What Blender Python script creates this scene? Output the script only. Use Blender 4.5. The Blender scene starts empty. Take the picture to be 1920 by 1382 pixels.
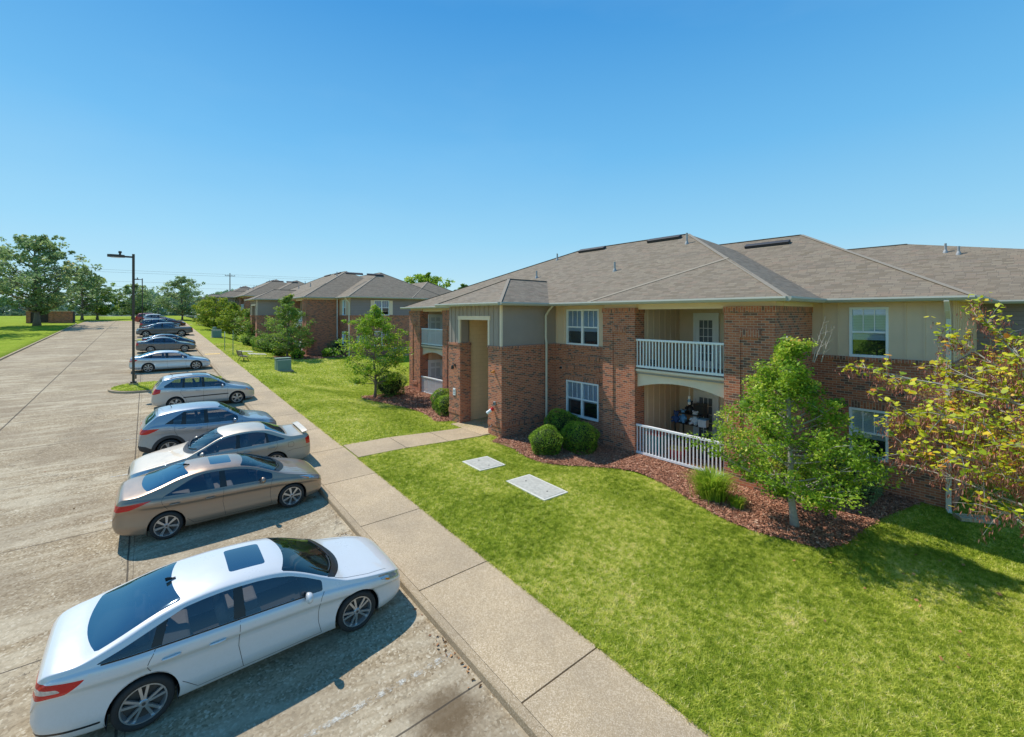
import bpy, bmesh, math, random
import numpy as np
from mathutils import Vector, Matrix
from mathutils.bvhtree import BVHTree
PI = math.pi
rad = math.radians
SC = bpy.context.scene
COL = SC.collection
random.seed(7)
RNG = np.random.default_rng(7)

# ------------------------------------------------------------ object helpers
def link(name, me, mat=None, parent=None):
    o = bpy.data.objects.new(name, me)
    COL.objects.link(o)
    if mat is not None and me is not None:
        for m in (mat if isinstance(mat, (list, tuple)) else [mat]):
            me.materials.append(m)
    if parent is not None:
        o.parent = parent
    return o

def tag(o, label=None, cat=None, group=None, kind=None):
    if label: o['label'] = label
    if cat: o['category'] = cat
    if group: o['group'] = group
    if kind: o['kind'] = kind
    return o

def thing(name, loc, label, cat, rz=0.0, group=None):
    o = bpy.data.objects.new(name, None)
    COL.objects.link(o)
    o.location = loc
    o.rotation_euler = (0, 0, rz)
    o.empty_display_size = 0.2
    return tag(o, label, cat, group)

def copy_tree(o, parent=None):
    c = o.copy(); COL.objects.link(c)
    if parent is not None: c.parent = parent
    for ch in list(o.children):
        copy_tree(ch, c)
    return c

class MB:
    """collects verts and faces; planar metre UVs; one mesh object out"""
    def __init__(self):
        self.v = []; self.f = []; self.mi = []
    def quad(self, a, b, c, d, mi=0):
        n = len(self.v); self.v += [tuple(a), tuple(b), tuple(c), tuple(d)]
        self.f.append((n, n+1, n+2, n+3)); self.mi.append(mi)
    def poly(self, pts, mi=0):
        n = len(self.v); self.v += [tuple(p) for p in pts]
        self.f.append(tuple(range(n, n+len(pts)))); self.mi.append(mi)
    def box(self, x0, x1, y0, y1, z0, z1, mi=0):
        if x0 > x1: x0, x1 = x1, x0
        if y0 > y1: y0, y1 = y1, y0
        if z0 > z1: z0, z1 = z1, z0
        n = len(self.v)
        self.v += [(x0,y0,z0),(x1,y0,z0),(x1,y1,z0),(x0,y1,z0),(x0,y0,z1),(x1,y0,z1),(x1,y1,z1),(x0,y1,z1)]
        for q in ((0,3,2,1),(4,5,6,7),(0,1,5,4),(1,2,6,5),(2,3,7,6),(3,0,4,7)):
            self.f.append(tuple(n+i for i in q)); self.mi.append(mi)
    def obox(self, c, ax, ay, az, hx, hy, hz, mi=0):
        """oriented box: centre c, unit axes, half sizes"""
        c = Vector(c); n = len(self.v)
        for dz in (-1, 1):
            for dx, dy in ((-1,-1),(1,-1),(1,1),(-1,1)):
                self.v.append(tuple(c + ax*hx*dx + ay*hy*dy + az*hz*dz))
        for q in ((0,3,2,1),(4,5,6,7),(0,1,5,4),(1,2,6,5),(2,3,7,6),(3,0,4,7)):
            self.f.append(tuple(n+i for i in q)); self.mi.append(mi)
    def bar(self, p, q, w, h=None, mi=0):
        p = Vector(p); q = Vector(q); d = (q-p); L = d.length
        if L < 1e-6: return
        d /= L
        up = Vector((0,0,1)) if abs(d.z) < .95 else Vector((1,0,0))
        a = d.cross(up).normalized(); b = a.cross(d)
        self.obox((p+q)/2, a, d, b, w/2, L/2, (h or w)/2, mi)
    def tube(self, pts, rads, n=8, mi=0, cap=True):
        pts = [Vector(p) for p in pts]
        if not hasattr(rads, '__len__'): rads = [rads]*len(pts)
        base = len(self.v); prev = None
        for i, p in enumerate(pts):
            d = (pts[min(i+1, len(pts)-1)] - pts[max(i-1, 0)])
            d = d.normalized() if d.length > 1e-9 else Vector((0,0,1))
            if prev is None:
                up = Vector((0,0,1)) if abs(d.z) < .9 else Vector((1,0,0))
                a = d.cross(up).normalized()
            else:
                a = (prev - d*prev.dot(d))
                a = a.normalized() if a.length > 1e-6 else d.orthogonal().normalized()
            prev = a; b = d.cross(a)
            for k in range(n):
                t = 2*PI*k/n
                self.v.append(tuple(p + (a*math.cos(t) + b*math.sin(t))*rads[i]))
        for i in range(len(pts)-1):
            for k in range(n):
                k2 = (k+1) % n
                self.f.append((base+i*n+k, base+i*n+k2, base+(i+1)*n+k2, base+(i+1)*n+k)); self.mi.append(mi)
        if cap:
            self.f.append(tuple(base+k for k in reversed(range(n)))); self.mi.append(mi)
            self.f.append(tuple(base+(len(pts)-1)*n+k for k in range(n))); self.mi.append(mi)
    def lathe(self, prof, c=(0,0,0), n=24, axis='z', mi=0):
        """prof: list of (r, h)"""
        base = len(self.v); c = Vector(c)
        for r, h in prof:
            for k in range(n):
                t = 2*PI*k/n
                x, y = r*math.cos(t), r*math.sin(t)
                p = (x, y, h) if axis == 'z' else ((x, h, y) if axis == 'y' else (h, x, y))
                self.v.append(tuple(c + Vector(p)))
        for i in range(len(prof)-1):
            for k in range(n):
                k2 = (k+1) % n
                self.f.append((base+i*n+k, base+i*n+k2, base+(i+1)*n+k2, base+(i+1)*n+k)); self.mi.append(mi)
    def build(self, name, mat, parent=None, smooth=False, bevel=0, uv=True):
        me = bpy.data.meshes.new(name)
        me.from_pydata(self.v, [], self.f)
        ms = mat if isinstance(mat, (list, tuple)) else [mat]
        for m in ms: me.materials.append(m)
        me.polygons.foreach_set('material_index', np.array(self.mi, dtype=np.int32))
        if smooth:
            me.polygons.foreach_set('use_smooth', np.ones(len(self.f), dtype=bool))
        me.update()
        bm = bmesh.new(); bm.from_mesh(me)
        bmesh.ops.recalc_face_normals(bm, faces=bm.faces)
        if uv: planar_uv(bm)
        bm.to_mesh(me); bm.free()
        o = bpy.data.objects.new(name, me); COL.objects.link(o)
        if parent is not None: o.parent = parent
        if bevel:
            b = o.modifiers.new('bevel', 'BEVEL'); b.width = bevel; b.segments = 2; b.limit_method = 'ANGLE'
        return o

def split_build(mb, name, mat, parent=None, **kw):
    """one object for every separate piece collected in mb"""
    par = list(range(len(mb.v)))
    def find(a):
        while par[a] != a: par[a] = par[par[a]]; a = par[a]
        return a
    for f in mb.f:
        for i in f[1:]: par[find(i)] = find(f[0])
    G = {}
    for f, mi in zip(mb.f, mb.mi): G.setdefault(find(f[0]), []).append((f, mi))
    out = []
    for fs in G.values():
        m = MB(); idx = {}
        for f, mi in fs:
            for i in f:
                if i not in idx: idx[i] = len(m.v); m.v.append(mb.v[i])
            m.f.append(tuple(idx[i] for i in f)); m.mi.append(mi)
        out.append(m.build(name, mat, parent, **kw))
    return out

def planar_uv(bm):
    uvl = bm.loops.layers.uv.verify()
    for f in bm.faces:
        n = f.normal
        if abs(n.z) > .97:
            for l in f.loops: l[uvl].uv = (l.vert.co.x, l.vert.co.y)
        else:
            h = Vector((-n.y, n.x, 0)).normalized()
            if abs(n.z) < .15:
                # walls: snap to axis so bricks line up round corners
                if abs(n.x) > abs(n.y): h = Vector((0, 1, 0))
                else: h = Vector((1, 0, 0))
                for l in f.loops: l[uvl].uv = (l.vert.co.dot(h), l.vert.co.z)
            else:
                u2 = n.cross(h)
                if u2.z < 0: u2 = -u2
                for l in f.loops: l[uvl].uv = (l.vert.co.dot(h), l.vert.co.dot(u2))

def np_mesh(name, verts, faces, mat, parent=None, tint=None, smooth=False):
    """fast mesh from numpy; faces (N,k)"""
    me = bpy.data.meshes.new(name)
    nv = len(verts); nf, k = faces.shape
    me.vertices.add(nv); me.vertices.foreach_set('co', verts.astype(np.float32).ravel())
    me.loops.add(nf*k); me.loops.foreach_set('vertex_index', faces.astype(np.int32).ravel())
    me.polygons.add(nf); me.polygons.foreach_set('loop_start', np.arange(0, nf*k, k, dtype=np.int32))
    me.polygons.foreach_set('loop_total', np.full(nf, k, dtype=np.int32))
    me.polygons.foreach_set('use_smooth', np.full(nf, bool(smooth)))
    if tint is not None:
        a = me.attributes.new('tint', 'FLOAT', 'FACE'); a.data.foreach_set('value', tint.astype(np.float32))
    me.update(calc_edges=True)
    for m in (mat if isinstance(mat, (list, tuple)) else [mat]): me.materials.append(m)
    o = bpy.data.objects.new(name, me); COL.objects.link(o)
    if parent is not None: o.parent = parent
    return o

# ------------------------------------------------------------ node helpers
class NT:
    def __init__(self, name):
        self.m = bpy.data.materials.new(name); self.m.use_nodes = True
        self.t = self.m.node_tree; self.t.nodes.clear()
        self.out = self.t.nodes.new('ShaderNodeOutputMaterial')
    def n(self, typ, **kw):
        nd = self.t.nodes.new('ShaderNode'+typ)
        for k, v in kw.items():
            if k.startswith('_'): setattr(nd, k[1:], v)
            else:
                key = k.replace('__', ' ')
                nd.inputs[key].default_value = v
        return nd
    def l(self, a, ai, b, bi):
        self.t.links.new(a.outputs[ai] if not hasattr(a, 'is_output') else a, b.inputs[bi])
    def noise(self, vec, scale, detail=4, rough=.6, dist=0):
        nd = self.n('TexNoise'); nd.inputs['Scale'].default_value = scale
        nd.inputs['Detail'].default_value = detail; nd.inputs['Roughness'].default_value = rough
        nd.inputs['Distortion'].default_value = dist
        if vec is not None: self.t.links.new(vec, nd.inputs['Vector'])
        return nd
    def ramp(self, fac, stops, interp='LINEAR'):
        nd = self.n('ValToRGB'); cr = nd.color_ramp; cr.interpolation = interp
        while len(cr.elements) < len(stops): cr.elements.new(.5)
        while len(cr.elements) > len(stops): cr.elements.remove(cr.elements[-1])
        for e, (p, c) in zip(cr.elements, stops):
            e.position = p; e.color = (*c, 1) if len(c) == 3 else c
        self.t.links.new(fac, nd.inputs[0]); return nd
    def mix(self, fac, a, b, mode='MIX'):
        nd = self.t.nodes.new('ShaderNodeMix'); nd.data_type = 'RGBA'; nd.blend_type = mode
        for i, x in ((0, fac), (6, a), (7, b)):
            if hasattr(x, 'is_output'): self.t.links.new(x, nd.inputs[i])
            elif i == 0: nd.inputs[0].default_value = x
            else: nd.inputs[i].default_value = (*x, 1) if len(x) == 3 else x
        return nd.outputs[2]
    def math(self, op, a, b=None, c=None):
        nd = self.t.nodes.new('ShaderNodeMath'); nd.operation = op
        for i, x in enumerate((a, b, c)):
            if x is None: continue
            if hasattr(x, 'is_output'): self.t.links.new(x, nd.inputs[i])
            else: nd.inputs[i].default_value = x
        return nd.outputs[0]
    def bsdf(self, color=None, rough=.6, bump=None, bstr=.3, bdist=.01, **kw):
        p = self.n('BsdfPrincipled')
        if color is not None:
            if hasattr(color, 'is_output'): self.t.links.new(color, p.inputs['Base Color'])
            else: p.inputs['Base Color'].default_value = (*color, 1)
        if hasattr(rough, 'is_output'): self.t.links.new(rough, p.inputs['Roughness'])
        else: p.inputs['Roughness'].default_value = rough
        for k, v in kw.items():
            p.inputs[k.replace('__', ' ')].default_value = v
        if bump is not None:
            b = self.n('Bump'); b.inputs['Strength'].default_value = bstr; b.inputs['Distance'].default_value = bdist
            self.t.links.new(bump, b.inputs['Height']); self.t.links.new(b.outputs[0], p.inputs['Normal'])
        return p
    def done(self, sh):
        self.t.links.new(sh.outputs[0] if hasattr(sh, 'outputs') else sh, self.out.inputs[0]); return self.m
    def geo(self):
        return self.n('NewGeometry').outputs['Position']
    def objc(self):
        return self.n('TexCoord').outputs['Object']
    def uv(self):
        return self.n('TexCoord').outputs['UV']

def simple(name, col, rough=.6, noise=0.0, nscale=8, **kw):
    t = NT(name); c = col
    if noise:
        nz = t.noise(t.objc(), nscale, 5)
        c = t.mix(nz.outputs[0], tuple(x*(1-noise) for x in col), tuple(min(1, x*(1+noise)) for x in col))
        return t.done(t.bsdf(c, rough, bump=nz.outputs[0], bstr=.1, bdist=.003, **kw))
    return t.done(t.bsdf(c, rough, **kw))

M = {}
# exposed aggregate concrete of the lot
def mat_lot():
    t = NT('lot_concrete'); P = t.geo()
    sep = t.n('SeparateXYZ'); t.t.links.new(P, sep.inputs[0])
    vor = t.n('TexVoronoi'); vor.inputs['Scale'].default_value = 30; t.t.links.new(P, vor.inputs['Vector'])
    peb = t.ramp(vor.outputs['Color'], [(0, (.10,.075,.04)), (.35, (.31,.235,.14)), (.7, (.47,.37,.24)), (1, (.80,.72,.56))])
    vor.feature = 'F1'
    fine = t.noise(P, 90, 3)
    c = t.mix(.25, peb.outputs[0], (.39,.30,.19))
    c = t.mix(t.math('MULTIPLY', fine.outputs[0], .35), c, (.14,.11,.08))
    # large soft stains and pale drive streaks running across the stalls
    mp = t.n('Mapping'); mp.inputs['Scale'].default_value = (.14, .75, 1); t.t.links.new(P, mp.inputs[0])
    st = t.noise(mp.outputs[0], 1.5, 7, .68, 1.6)
    f = t.ramp(st.outputs[0], [(.45, (0,0,0)), (.60, (1,1,1))])
    c = t.mix(t.math('MULTIPLY', f.outputs[0], .50), c, (.60,.52,.38))
    bg = t.noise(P, .35, 8, .72)
    g = t.ramp(bg.outputs[0], [(.42, (1,1,1)), (.58, (0,0,0))])
    c = t.mix(t.math('MULTIPLY', g.outputs[0], .42), c, (.20,.15,.10))
    oil = t.noise(P, 1.1, 3, .5)
    oo = t.ramp(oil.outputs[0], [(.70, (0,0,0)), (.78, (1,1,1))])
    c = t.mix(t.math('MULTIPLY', oo.outputs[0], .5), c, (.09,.075,.06))
    # a dark brown stain near the kerb
    vd = t.n('VectorMath'); vd.operation = 'DISTANCE'; t.t.links.new(P, vd.inputs[0]); vd.inputs[1].default_value = (3.25, 5.35, .21)
    sn = t.noise(P, 5, 5, .7)
    sm_ = t.math('SUBTRACT', 1.0, t.math('MULTIPLY', vd.outputs['Value'], 1.7)); sm_ = t.math('MAXIMUM', t.math('MULTIPLY', t.math('ADD', sm_, t.math('SUBTRACT', sn.outputs[0], .5)), 1.3), 0.0)
    c = t.mix(t.math('MINIMUM', sm_, .75), c, (.11,.07,.035))
    # sawn joints
    wob = t.noise(P, 1.2, 3)
    wo = t.math('MULTIPLY', t.math('SUBTRACT', wob.outputs[0], .5), .03)
    X = t.math('ADD', sep.outputs[0], wo); Y = t.math('ADD', sep.outputs[1], wo)
    def line(v, at, w):
        return t.math('LESS_THAN', t.math('ABSOLUTE', t.math('SUBTRACT', v, at)), w)
    j = line(X, -.31, .016)
    for xx in (-.22,): j = t.math('MAXIMUM', j, t.math('MULTIPLY', line(X, xx, .006), .6))
    j = t.math('MAXIMUM', j, line(X, -4.6, .028))
    yy = t.math('ABSOLUTE', t.math('SUBTRACT', t.math('MODULO', t.math('ADD', Y, 101.45), 4.55), 2.27))
    j = t.math('MAXIMUM', j, t.math('LESS_THAN', yy, .014))
    # irregular cracks
    cr = t.n('TexVoronoi'); cr.feature = 'DISTANCE_TO_EDGE'; cr.inputs['Scale'].default_value = .16
    wp = t.noise(P, .9, 5, .7)
    vm = t.n('VectorMath'); vm.operation = 'SCALE'; vm.inputs['Scale'].default_value = 1.6
    t.t.links.new(wp.outputs['Color'], vm.inputs[0])
    va = t.n('VectorMath'); va.operation = 'ADD'; t.t.links.new(P, va.inputs[0]); t.t.links.new(vm.outputs[0], va.inputs[1])
    t.t.links.new(va.outputs[0], cr.inputs['Vector'])
    ck = t.math('LESS_THAN', cr.outputs['Distance'], .0016)
    j = t.math('MAXIMUM', j, t.math('MULTIPLY', ck, .7))
    c = t.mix(t.math('MULTIPLY', j, .8), c, (.055,.045,.035))
    h = t.math('SUBTRACT', t.math('MULTIPLY', vor.outputs['Distance'], -.6), j)
    return t.done(t.bsdf(c, .9, bump=h, bstr=.5, bdist=.006, Specular__IOR__Level=.15))
def mat_walk(name='walk_concrete', light=1.0):
    t = NT(name); P = t.geo()
    vor = t.n('TexVoronoi'); vor.inputs['Scale'].default_value = 75; t.t.links.new(P, vor.inputs['Vector'])
    peb = t.ramp(vor.outputs['Color'], [(0, (.22*light,.165*light,.095*light)), (.5, (.47*light,.35*light,.215*light)), (1, (.90*light,.76*light,.58*light))])
    c = t.mix(.45, peb.outputs[0], (.47*light,.355*light,.22*light))
    bg = t.noise(P, .8, 6, .65)
    g = t.ramp(bg.outputs[0], [(.35, (1,1,1)), (.6, (0,0,0))])
    c = t.mix(t.math('MULTIPLY', g.outputs[0], .38), c, (.25*light,.20*light,.145*light))
    at = t.n('Attribute', _attribute_name='tint')
    c = t.mix(t.math('MULTIPLY', at.outputs['Fac'], .18), c, (.27*light,.22*light,.17*light))
    return t.done(t.bsdf(c, .88, bump=vor.outputs['Distance'], bstr=.3, bdist=.004, Specular__IOR__Level=.2))
def mat_grass_ground():
    t = NT('lawn_ground'); P = t.geo()
    n1 = t.noise(P, .5, 6, .65); n2 = t.noise(P, 9, 6, .75); n3 = t.noise(P, 70, 3, .7)
    c1 = t.ramp(n1.outputs[0], [(.3, (.24,.33,.02)), (.5, (.36,.44,.03)), (.7, (.48,.52,.07))])
    c2 = t.ramp(n2.outputs[0], [(.35, (.10,.18,.015)), (.5, (.28,.42,.03)), (.7, (.55,.58,.12))])
    c3 = t.ramp(n3.outputs[0], [(.3, (.25,.25,.25)), (.7, (1.25,1.25,1.25))])
    c = t.mix(.5, c1.outputs[0], c2.outputs[0]); c = t.mix(.8, c, c3.outputs[0], 'MULTIPLY')
    return t.done(t.bsdf(c, .95, bump=n3.outputs[0], bstr=.9, bdist=.04, Specular__IOR__Level=.05))
def mat_blade(name, stops, trans=.35, rough=.5):
    t = NT(name)
    at = t.n('Attribute', _attribute_name='tint')
    cr = t.ramp(at.outputs['Fac'], stops)
    b = t.bsdf(cr.outputs[0], rough, Specular__IOR__Level=.35)
    tr = t.n('BsdfTranslucent'); t.t.links.new(cr.outputs[0], tr.inputs[0])
    mx = t.n('MixShader'); mx.inputs[0].default_value = trans
    t.t.links.new(b.outputs[0], mx.inputs[1]); t.t.links.new(tr.outputs[0], mx.inputs[2])
    return t.done(mx)
def mat_brick(name='red_brick', soldier=False):
    t = NT(name)
    u = t.uv()
    mp = t.n('Mapping'); t.t.links.new(u, mp.inputs[0])
    if soldier: mp.inputs['Rotation'].default_value = (0, 0, PI/2)
    wn = t.noise(u, 40, 2); 
    vs = t.n('VectorMath'); vs.operation = 'MULTIPLY_ADD'
    t.t.links.new(wn.outputs['Color'], vs.inputs[0]); vs.inputs[1].default_value = (.006,.006,0)
    t.t.links.new(mp.outputs[0], vs.inputs[2])
    br = t.n('TexBrick'); t.t.links.new(vs.outputs[0], br.inputs['Vector'])
    br.inputs['Scale'].default_value = 1; br.inputs['Brick Width'].default_value = .215
    br.inputs['Row Height'].default_value = .077; br.inputs['Mortar Size'].default_value = .006
    br.inputs['Mortar Smooth'].default_value = .1; br.inputs['Bias'].default_value = 0
    br.inputs['Color1'].default_value = (0,0,0,1); br.inputs['Color2'].default_value = (1,1,1,1)
    br.inputs['Mortar'].default_value = (.5,.5,.5,1)
    cr = t.ramp(br.outputs['Color'], [(0, (.07,.045,.04)), (.15, (.08,.05,.045)), (.22, (.32,.085,.045)), (.5, (.48,.13,.06)), (.8, (.62,.195,.085)), (1, (.38,.10,.05))])
    nz = t.noise(u, 7, 5); c = t.mix(t.math('MULTIPLY', nz.outputs[0], .45), cr.outputs[0], (.24,.09,.055))
    nb = t.noise(u, .6, 4); c = t.mix(t.math('MULTIPLY', nb.outputs[0], .25), c, (.62,.28,.15))
    c = t.mix(br.outputs['Fac'], c, (.54,.41,.31))
    h = t.math('SUBTRACT', 1.0, br.outputs['Fac'])
    return t.done(t.bsdf(c, .85, bump=h, bstr=.6, bdist=.006))
def mat_shingle():
    t = NT('asphalt_shingles'); u0 = t.uv()
    su = t.n('SeparateXYZ'); t.t.links.new(u0, su.inputs[0])
    row = t.math('FLOOR', t.math('DIVIDE', su.outputs[1], .13)); wn = t.n('TexWhiteNoise', _noise_dimensions='1D'); t.t.links.new(row, wn.inputs['W'])
    cu = t.n('CombineXYZ'); t.t.links.new(t.math('ADD', su.outputs[0], t.math('MULTIPLY', wn.outputs[0], 7.3)), cu.inputs[0]); t.t.links.new(su.outputs[1], cu.inputs[1])
    u = cu.outputs[0]
    br = t.n('TexBrick'); t.t.links.new(u, br.inputs['Vector'])
    br.inputs['Scale'].default_value = 1; br.inputs['Brick Width'].default_value = .30
    br.inputs['Row Height'].default_value = .13; br.inputs['Mortar Size'].default_value = .009
    br.inputs['Color1'].default_value = (0,0,0,1); br.inputs['Color2'].default_value = (1,1,1,1)
    br.inputs['Mortar'].default_value = (.5,.5,.5,1); br.offset = .43
    cr = t.ramp(br.outputs['Color'], [(0, (.175,.137,.092)), (.4, (.225,.18,.128)), (.75, (.265,.217,.155)), (1, (.255,.186,.132))])
    nz = t.noise(u, 60, 4, .8); c = t.mix(.6, cr.outputs[0], t.ramp(nz.outputs[0], [(.3, (.55,.55,.55)), (.7, (1.25,1.25,1.25))]).outputs[0], 'MULTIPLY')
    mp = t.n('Mapping'); mp.inputs['Scale'].default_value = (.9, .12, 1); t.t.links.new(u, mp.inputs[0])
    nb = t.noise(mp.outputs[0], 1.0, 6, .7); g = t.ramp(nb.outputs[0], [(.4, (0,0,0)), (.65, (1,1,1))])
    c = t.mix(t.math('MULTIPLY', g.outputs[0], .32), c, (.16,.14,.125))
    c = t.mix(t.math('MULTIPLY', br.outputs['Fac'], .6), c, (.10,.085,.07))
    sv = t.n('SeparateXYZ'); t.t.links.new(u, sv.inputs[0])
    ramp = t.math('FRACT', t.math('DIVIDE', sv.outputs[1], .13))
    h = t.math('ADD', t.math('MULTIPLY', ramp, -.8), t.math('MULTIPLY', br.outputs['Color'], .5))
    return t.done(t.bsdf(c, .95, bump=h, bstr=.7, bdist=.012))
def mat_board(name, col, pitch=.41, vert=True, lap=False):
    """painted board: faint weathering; horizontal lap when lap"""
    t = NT(name); u = t.uv()
    nz = t.noise(u, 1.3, 5, .6); n2 = t.noise(u, 30, 3)
    c = t.mix(nz.outputs[0], tuple(x*.84 for x in col), tuple(min(1, x*1.1) for x in col))
    c = t.mix(t.math('MULTIPLY', n2.outputs[0], .2), c, tuple(x*.7 for x in col))
    if lap:
        sv = t.n('SeparateXYZ'); t.t.links.new(u, sv.inputs[0])
        fr = t.math('FRACT', t.math('DIVIDE', sv.outputs[1], .16))
        d = t.math('GREATER_THAN', fr, .90); c = t.mix(t.math('MULTIPLY', d, .6), c, tuple(x*.35 for x in col))
        return t.done(t.bsdf(c, .6, bump=t.math('MULTIPLY', fr, -1), bstr=.6, bdist=.012))
    return t.done(t.bsdf(c, .6, bump=n2.outputs[0], bstr=.06, bdist=.003))
def mat_block():
    t = NT('tan_block'); u = t.uv()
    br = t.n('TexBrick'); t.t.links.new(u, br.inputs['Vector'])
    br.inputs['Scale'].default_value = 1; br.inputs['Brick Width'].default_value = .4
    br.inputs['Row Height'].default_value = .2; br.inputs['Mortar Size'].default_value = .006
    br.inputs['Color1'].default_value = (.78,.58,.35,1); br.inputs['Color2'].default_value = (.82,.61,.37,1)
    br.inputs['Mortar'].default_value = (.68,.50,.29,1)
    return t.done(t.bsdf(br.outputs['Color'], .8, bump=t.math('SUBTRACT', 1.0, br.outputs['Fac']), bstr=.3, bdist=.003))
def mat_glass(name, tint=(.03,.05,.07), see=.35, rough=.02, refl=None, rcol=(.95,.98,1)):
    """thin glazing: fresnel mirror over tinted see-through plus dark film"""
    t = NT(name)
    tr = t.n('BsdfTransparent'); tr.inputs[0].default_value = (*[min(1, x*3+see) for x in tint], 1)
    df = t.n('BsdfDiffuse'); df.inputs[0].default_value = (*tint, 1)
    gl = t.n('BsdfGlossy'); gl.inputs['Roughness'].default_value = rough; gl.inputs[0].default_value = (*rcol,1)
    m1 = t.n('MixShader'); m1.inputs[0].default_value = 1-see
    t.t.links.new(tr.outputs[0], m1.inputs[1]); t.t.links.new(df.outputs[0], m1.inputs[2])
    fr = t.n('Fresnel'); fr.inputs[0].default_value = 1.55
    m2 = t.n('MixShader')
    t.t.links.new(t.math('MULTIPLY_ADD', fr.outputs[0], 1.0, .03 if refl is None else refl), m2.inputs[0])
    t.t.links.new(m1.outputs[0], m2.inputs[1]); t.t.links.new(gl.outputs[0], m2.inputs[2])
    return t.done(m2)
def mat_paint(name, col, metal=.0, rough=.28, dust=.3, dustcol=(.42,.36,.28)):
    t = NT(name); P = t.objc()
    n1 = t.noise(P, 2.2, 5, .7); n2 = t.noise(P, 35, 3)
    sp = t.n('SeparateXYZ'); t.t.links.new(P, sp.inputs[0])
    low = t.math('SUBTRACT', 1.0, t.math('MULTIPLY', sp.outputs[2], 1.25))
    low = t.math('MAXIMUM', low, 0.0)
    f = t.math('MULTIPLY', t.math('ADD', t.math('MULTIPLY', n1.outputs[0], dust), t.math('MULTIPLY', low, dust*1.3)), t.math('ADD', n2.outputs[0], .4))
    f = t.math('MINIMUM', f, .8)
    c = t.mix(f, col, dustcol)
    r = t.math('ADD', t.math('MULTIPLY', f, .8), rough)
    p = t.bsdf(c, r, Metallic=metal)
    p.inputs['Coat Weight'].default_value = 1; p.inputs['Coat Roughness'].default_value = .03
    return t.done(p)

M['lot'] = mat_lot(); M['walk'] = mat_walk(); M['kerb'] = mat_walk('kerb_concrete', .85)
M['pad'] = mat_walk('pad_concrete', 1.05)
M['lawn'] = mat_grass_ground()
M['blade'] = mat_blade('grass_blades', [(0, (.12,.185,.015)), (.3, (.33,.43,.035)), (.6, (.62,.66,.09)), (.85, (.92,.87,.28)), (1, (.95,.82,.48))], .45, .9)
M['brick'] = mat_brick(); M['soldier'] = mat_brick('soldier_brick', True)
M['shingle'] = mat_shingle()
M['ridgecap'] = simple('ridge_cap', (.29,.245,.19), .95, .25, 14)
M['tan'] = mat_board('tan_board', (.78,.58,.41)); M['grey'] = mat_board('grey_board', (.36,.295,.255))
M['greylap'] = mat_board('grey_lap', (.29,.235,.24), lap=True)
M['trim'] = mat_board('tan_trim', (.88,.71,.54)); M['white'] = simple('white_paint', (.84,.85,.86), .45, .06, 20)
M['gutter'] = simple('gutter_metal', (.46,.46,.40), .45, .1, 3)
M['beige_pipe'] = simple('beige_metal', (.70,.64,.52), .45, .08, 3)
M['block'] = mat_block()
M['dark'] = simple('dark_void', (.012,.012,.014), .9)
M['black'] = simple('black_plastic', (.02,.02,.022), .45)
M['vent'] = simple('vent_black', (.035,.035,.042), .6, .2)
M['pipe'] = simple('vent_pipe', (.33,.34,.35), .45, .15)
M['pane'] = mat_glass('window_pane', (.012,.02,.03), .84, .02, .12, (.7,.88,1.0))
M['curtain'] = simple('curtain', (.5,.5,.48), .9, .15, 6)
M['blind'] = None
def mat_blind():
    t = NT('window_blind'); u = t.uv(); sv = t.n('SeparateXYZ'); t.t.links.new(u, sv.inputs[0])
    fr = t.math('FRACT', t.math('DIVIDE', sv.outputs[1], .05))
    c = t.mix(t.math('GREATER_THAN', fr, .8), (.60,.72,.86), (.34,.42,.52))  # blue of the sky reflection put into the slat colour
    return t.done(t.bsdf(c, .7))
M['blind'] = mat_blind()
M['bronze_metal'] = simple('bronze_metal', (.055,.04,.03), .45, .2, 5)
M['bark'] = simple('bark', (.19,.15,.115), .9, .45, 9)
M['bark_pale'] = simple('bark_pale', (.36,.33,.28), .9, .4, 9)
M['mulch'] = None
def mat_mulch():
    t = NT('mulch_bed'); P = t.geo()
    v = t.n('TexVoronoi'); v.inputs['Scale'].default_value = 28; t.t.links.new(P, v.inputs['Vector'])
    c = t.ramp(v.outputs['Color'], [(0, (.06,.028,.018)), (.5, (.22,.10,.06)), (1, (.40,.21,.13))])
    return t.done(t.bsdf(c.outputs[0], .95, bump=v.outputs['Distance'], bstr=.8, bdist=.03))
M['mulch'] = mat_mulch()
M['chip'] = mat_blade('mulch_chip', [(0, (.11,.045,.028)), (.4, (.38,.16,.09)), (.8, (.60,.31,.20)), (1, (.80,.58,.42))], .0, .9)
M['green_metal'] = simple('green_metal', (.17,.26,.19), .5, .15, 4)
M['asphalt_far'] = simple('far_road', (.45,.43,.40), .9, .1, 1)
GLOSS = dict()
# ------------------------------------------------------------ terrain
def sst(a, b, x):
    t = max(0.0, min(1.0, (x-a)/(b-a))); return t*t*(3-2*t)
ZY = [(-400,-1.2),(-30,-1.2),(0,0),(105,4.2),(120,4.62),(135,4.8),(150,5.35),(170,5.35),(400,4.0),(3000,3.0)]
PAD = [(-400,-1.0),(-20,-.6),(0,.18),(6,.40),(12,.50),(17,.58),(24,.50),(31,.55),(42.5,1.55),(50,1.72),(73,1.80),(82,2.75),(112,3.1),(120,4.0),(160,4.6),(400,4.0),(3000,3.0)]
def interp(T, x):
    if x <= T[0][0]: return T[0][1]
    for (a, va), (b, vb) in zip(T, T[1:]):
        if x <= b: return va + (vb-va)*(x-a)/(b-a)
    return T[-1][1]
KH = .12           # kerb height
def zroad(y): return interp(ZY, y)
def zlawn(x, y):
    z = zroad(y) + KH
    w = sst(6.6, 11.6, x)
    return z*(1-w) + interp(PAD, y)*w
KX0, KX1 = 3.93, 5.75      # walk from kerb edge to lawn edge
LX = -9.0                  # left kerb

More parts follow.
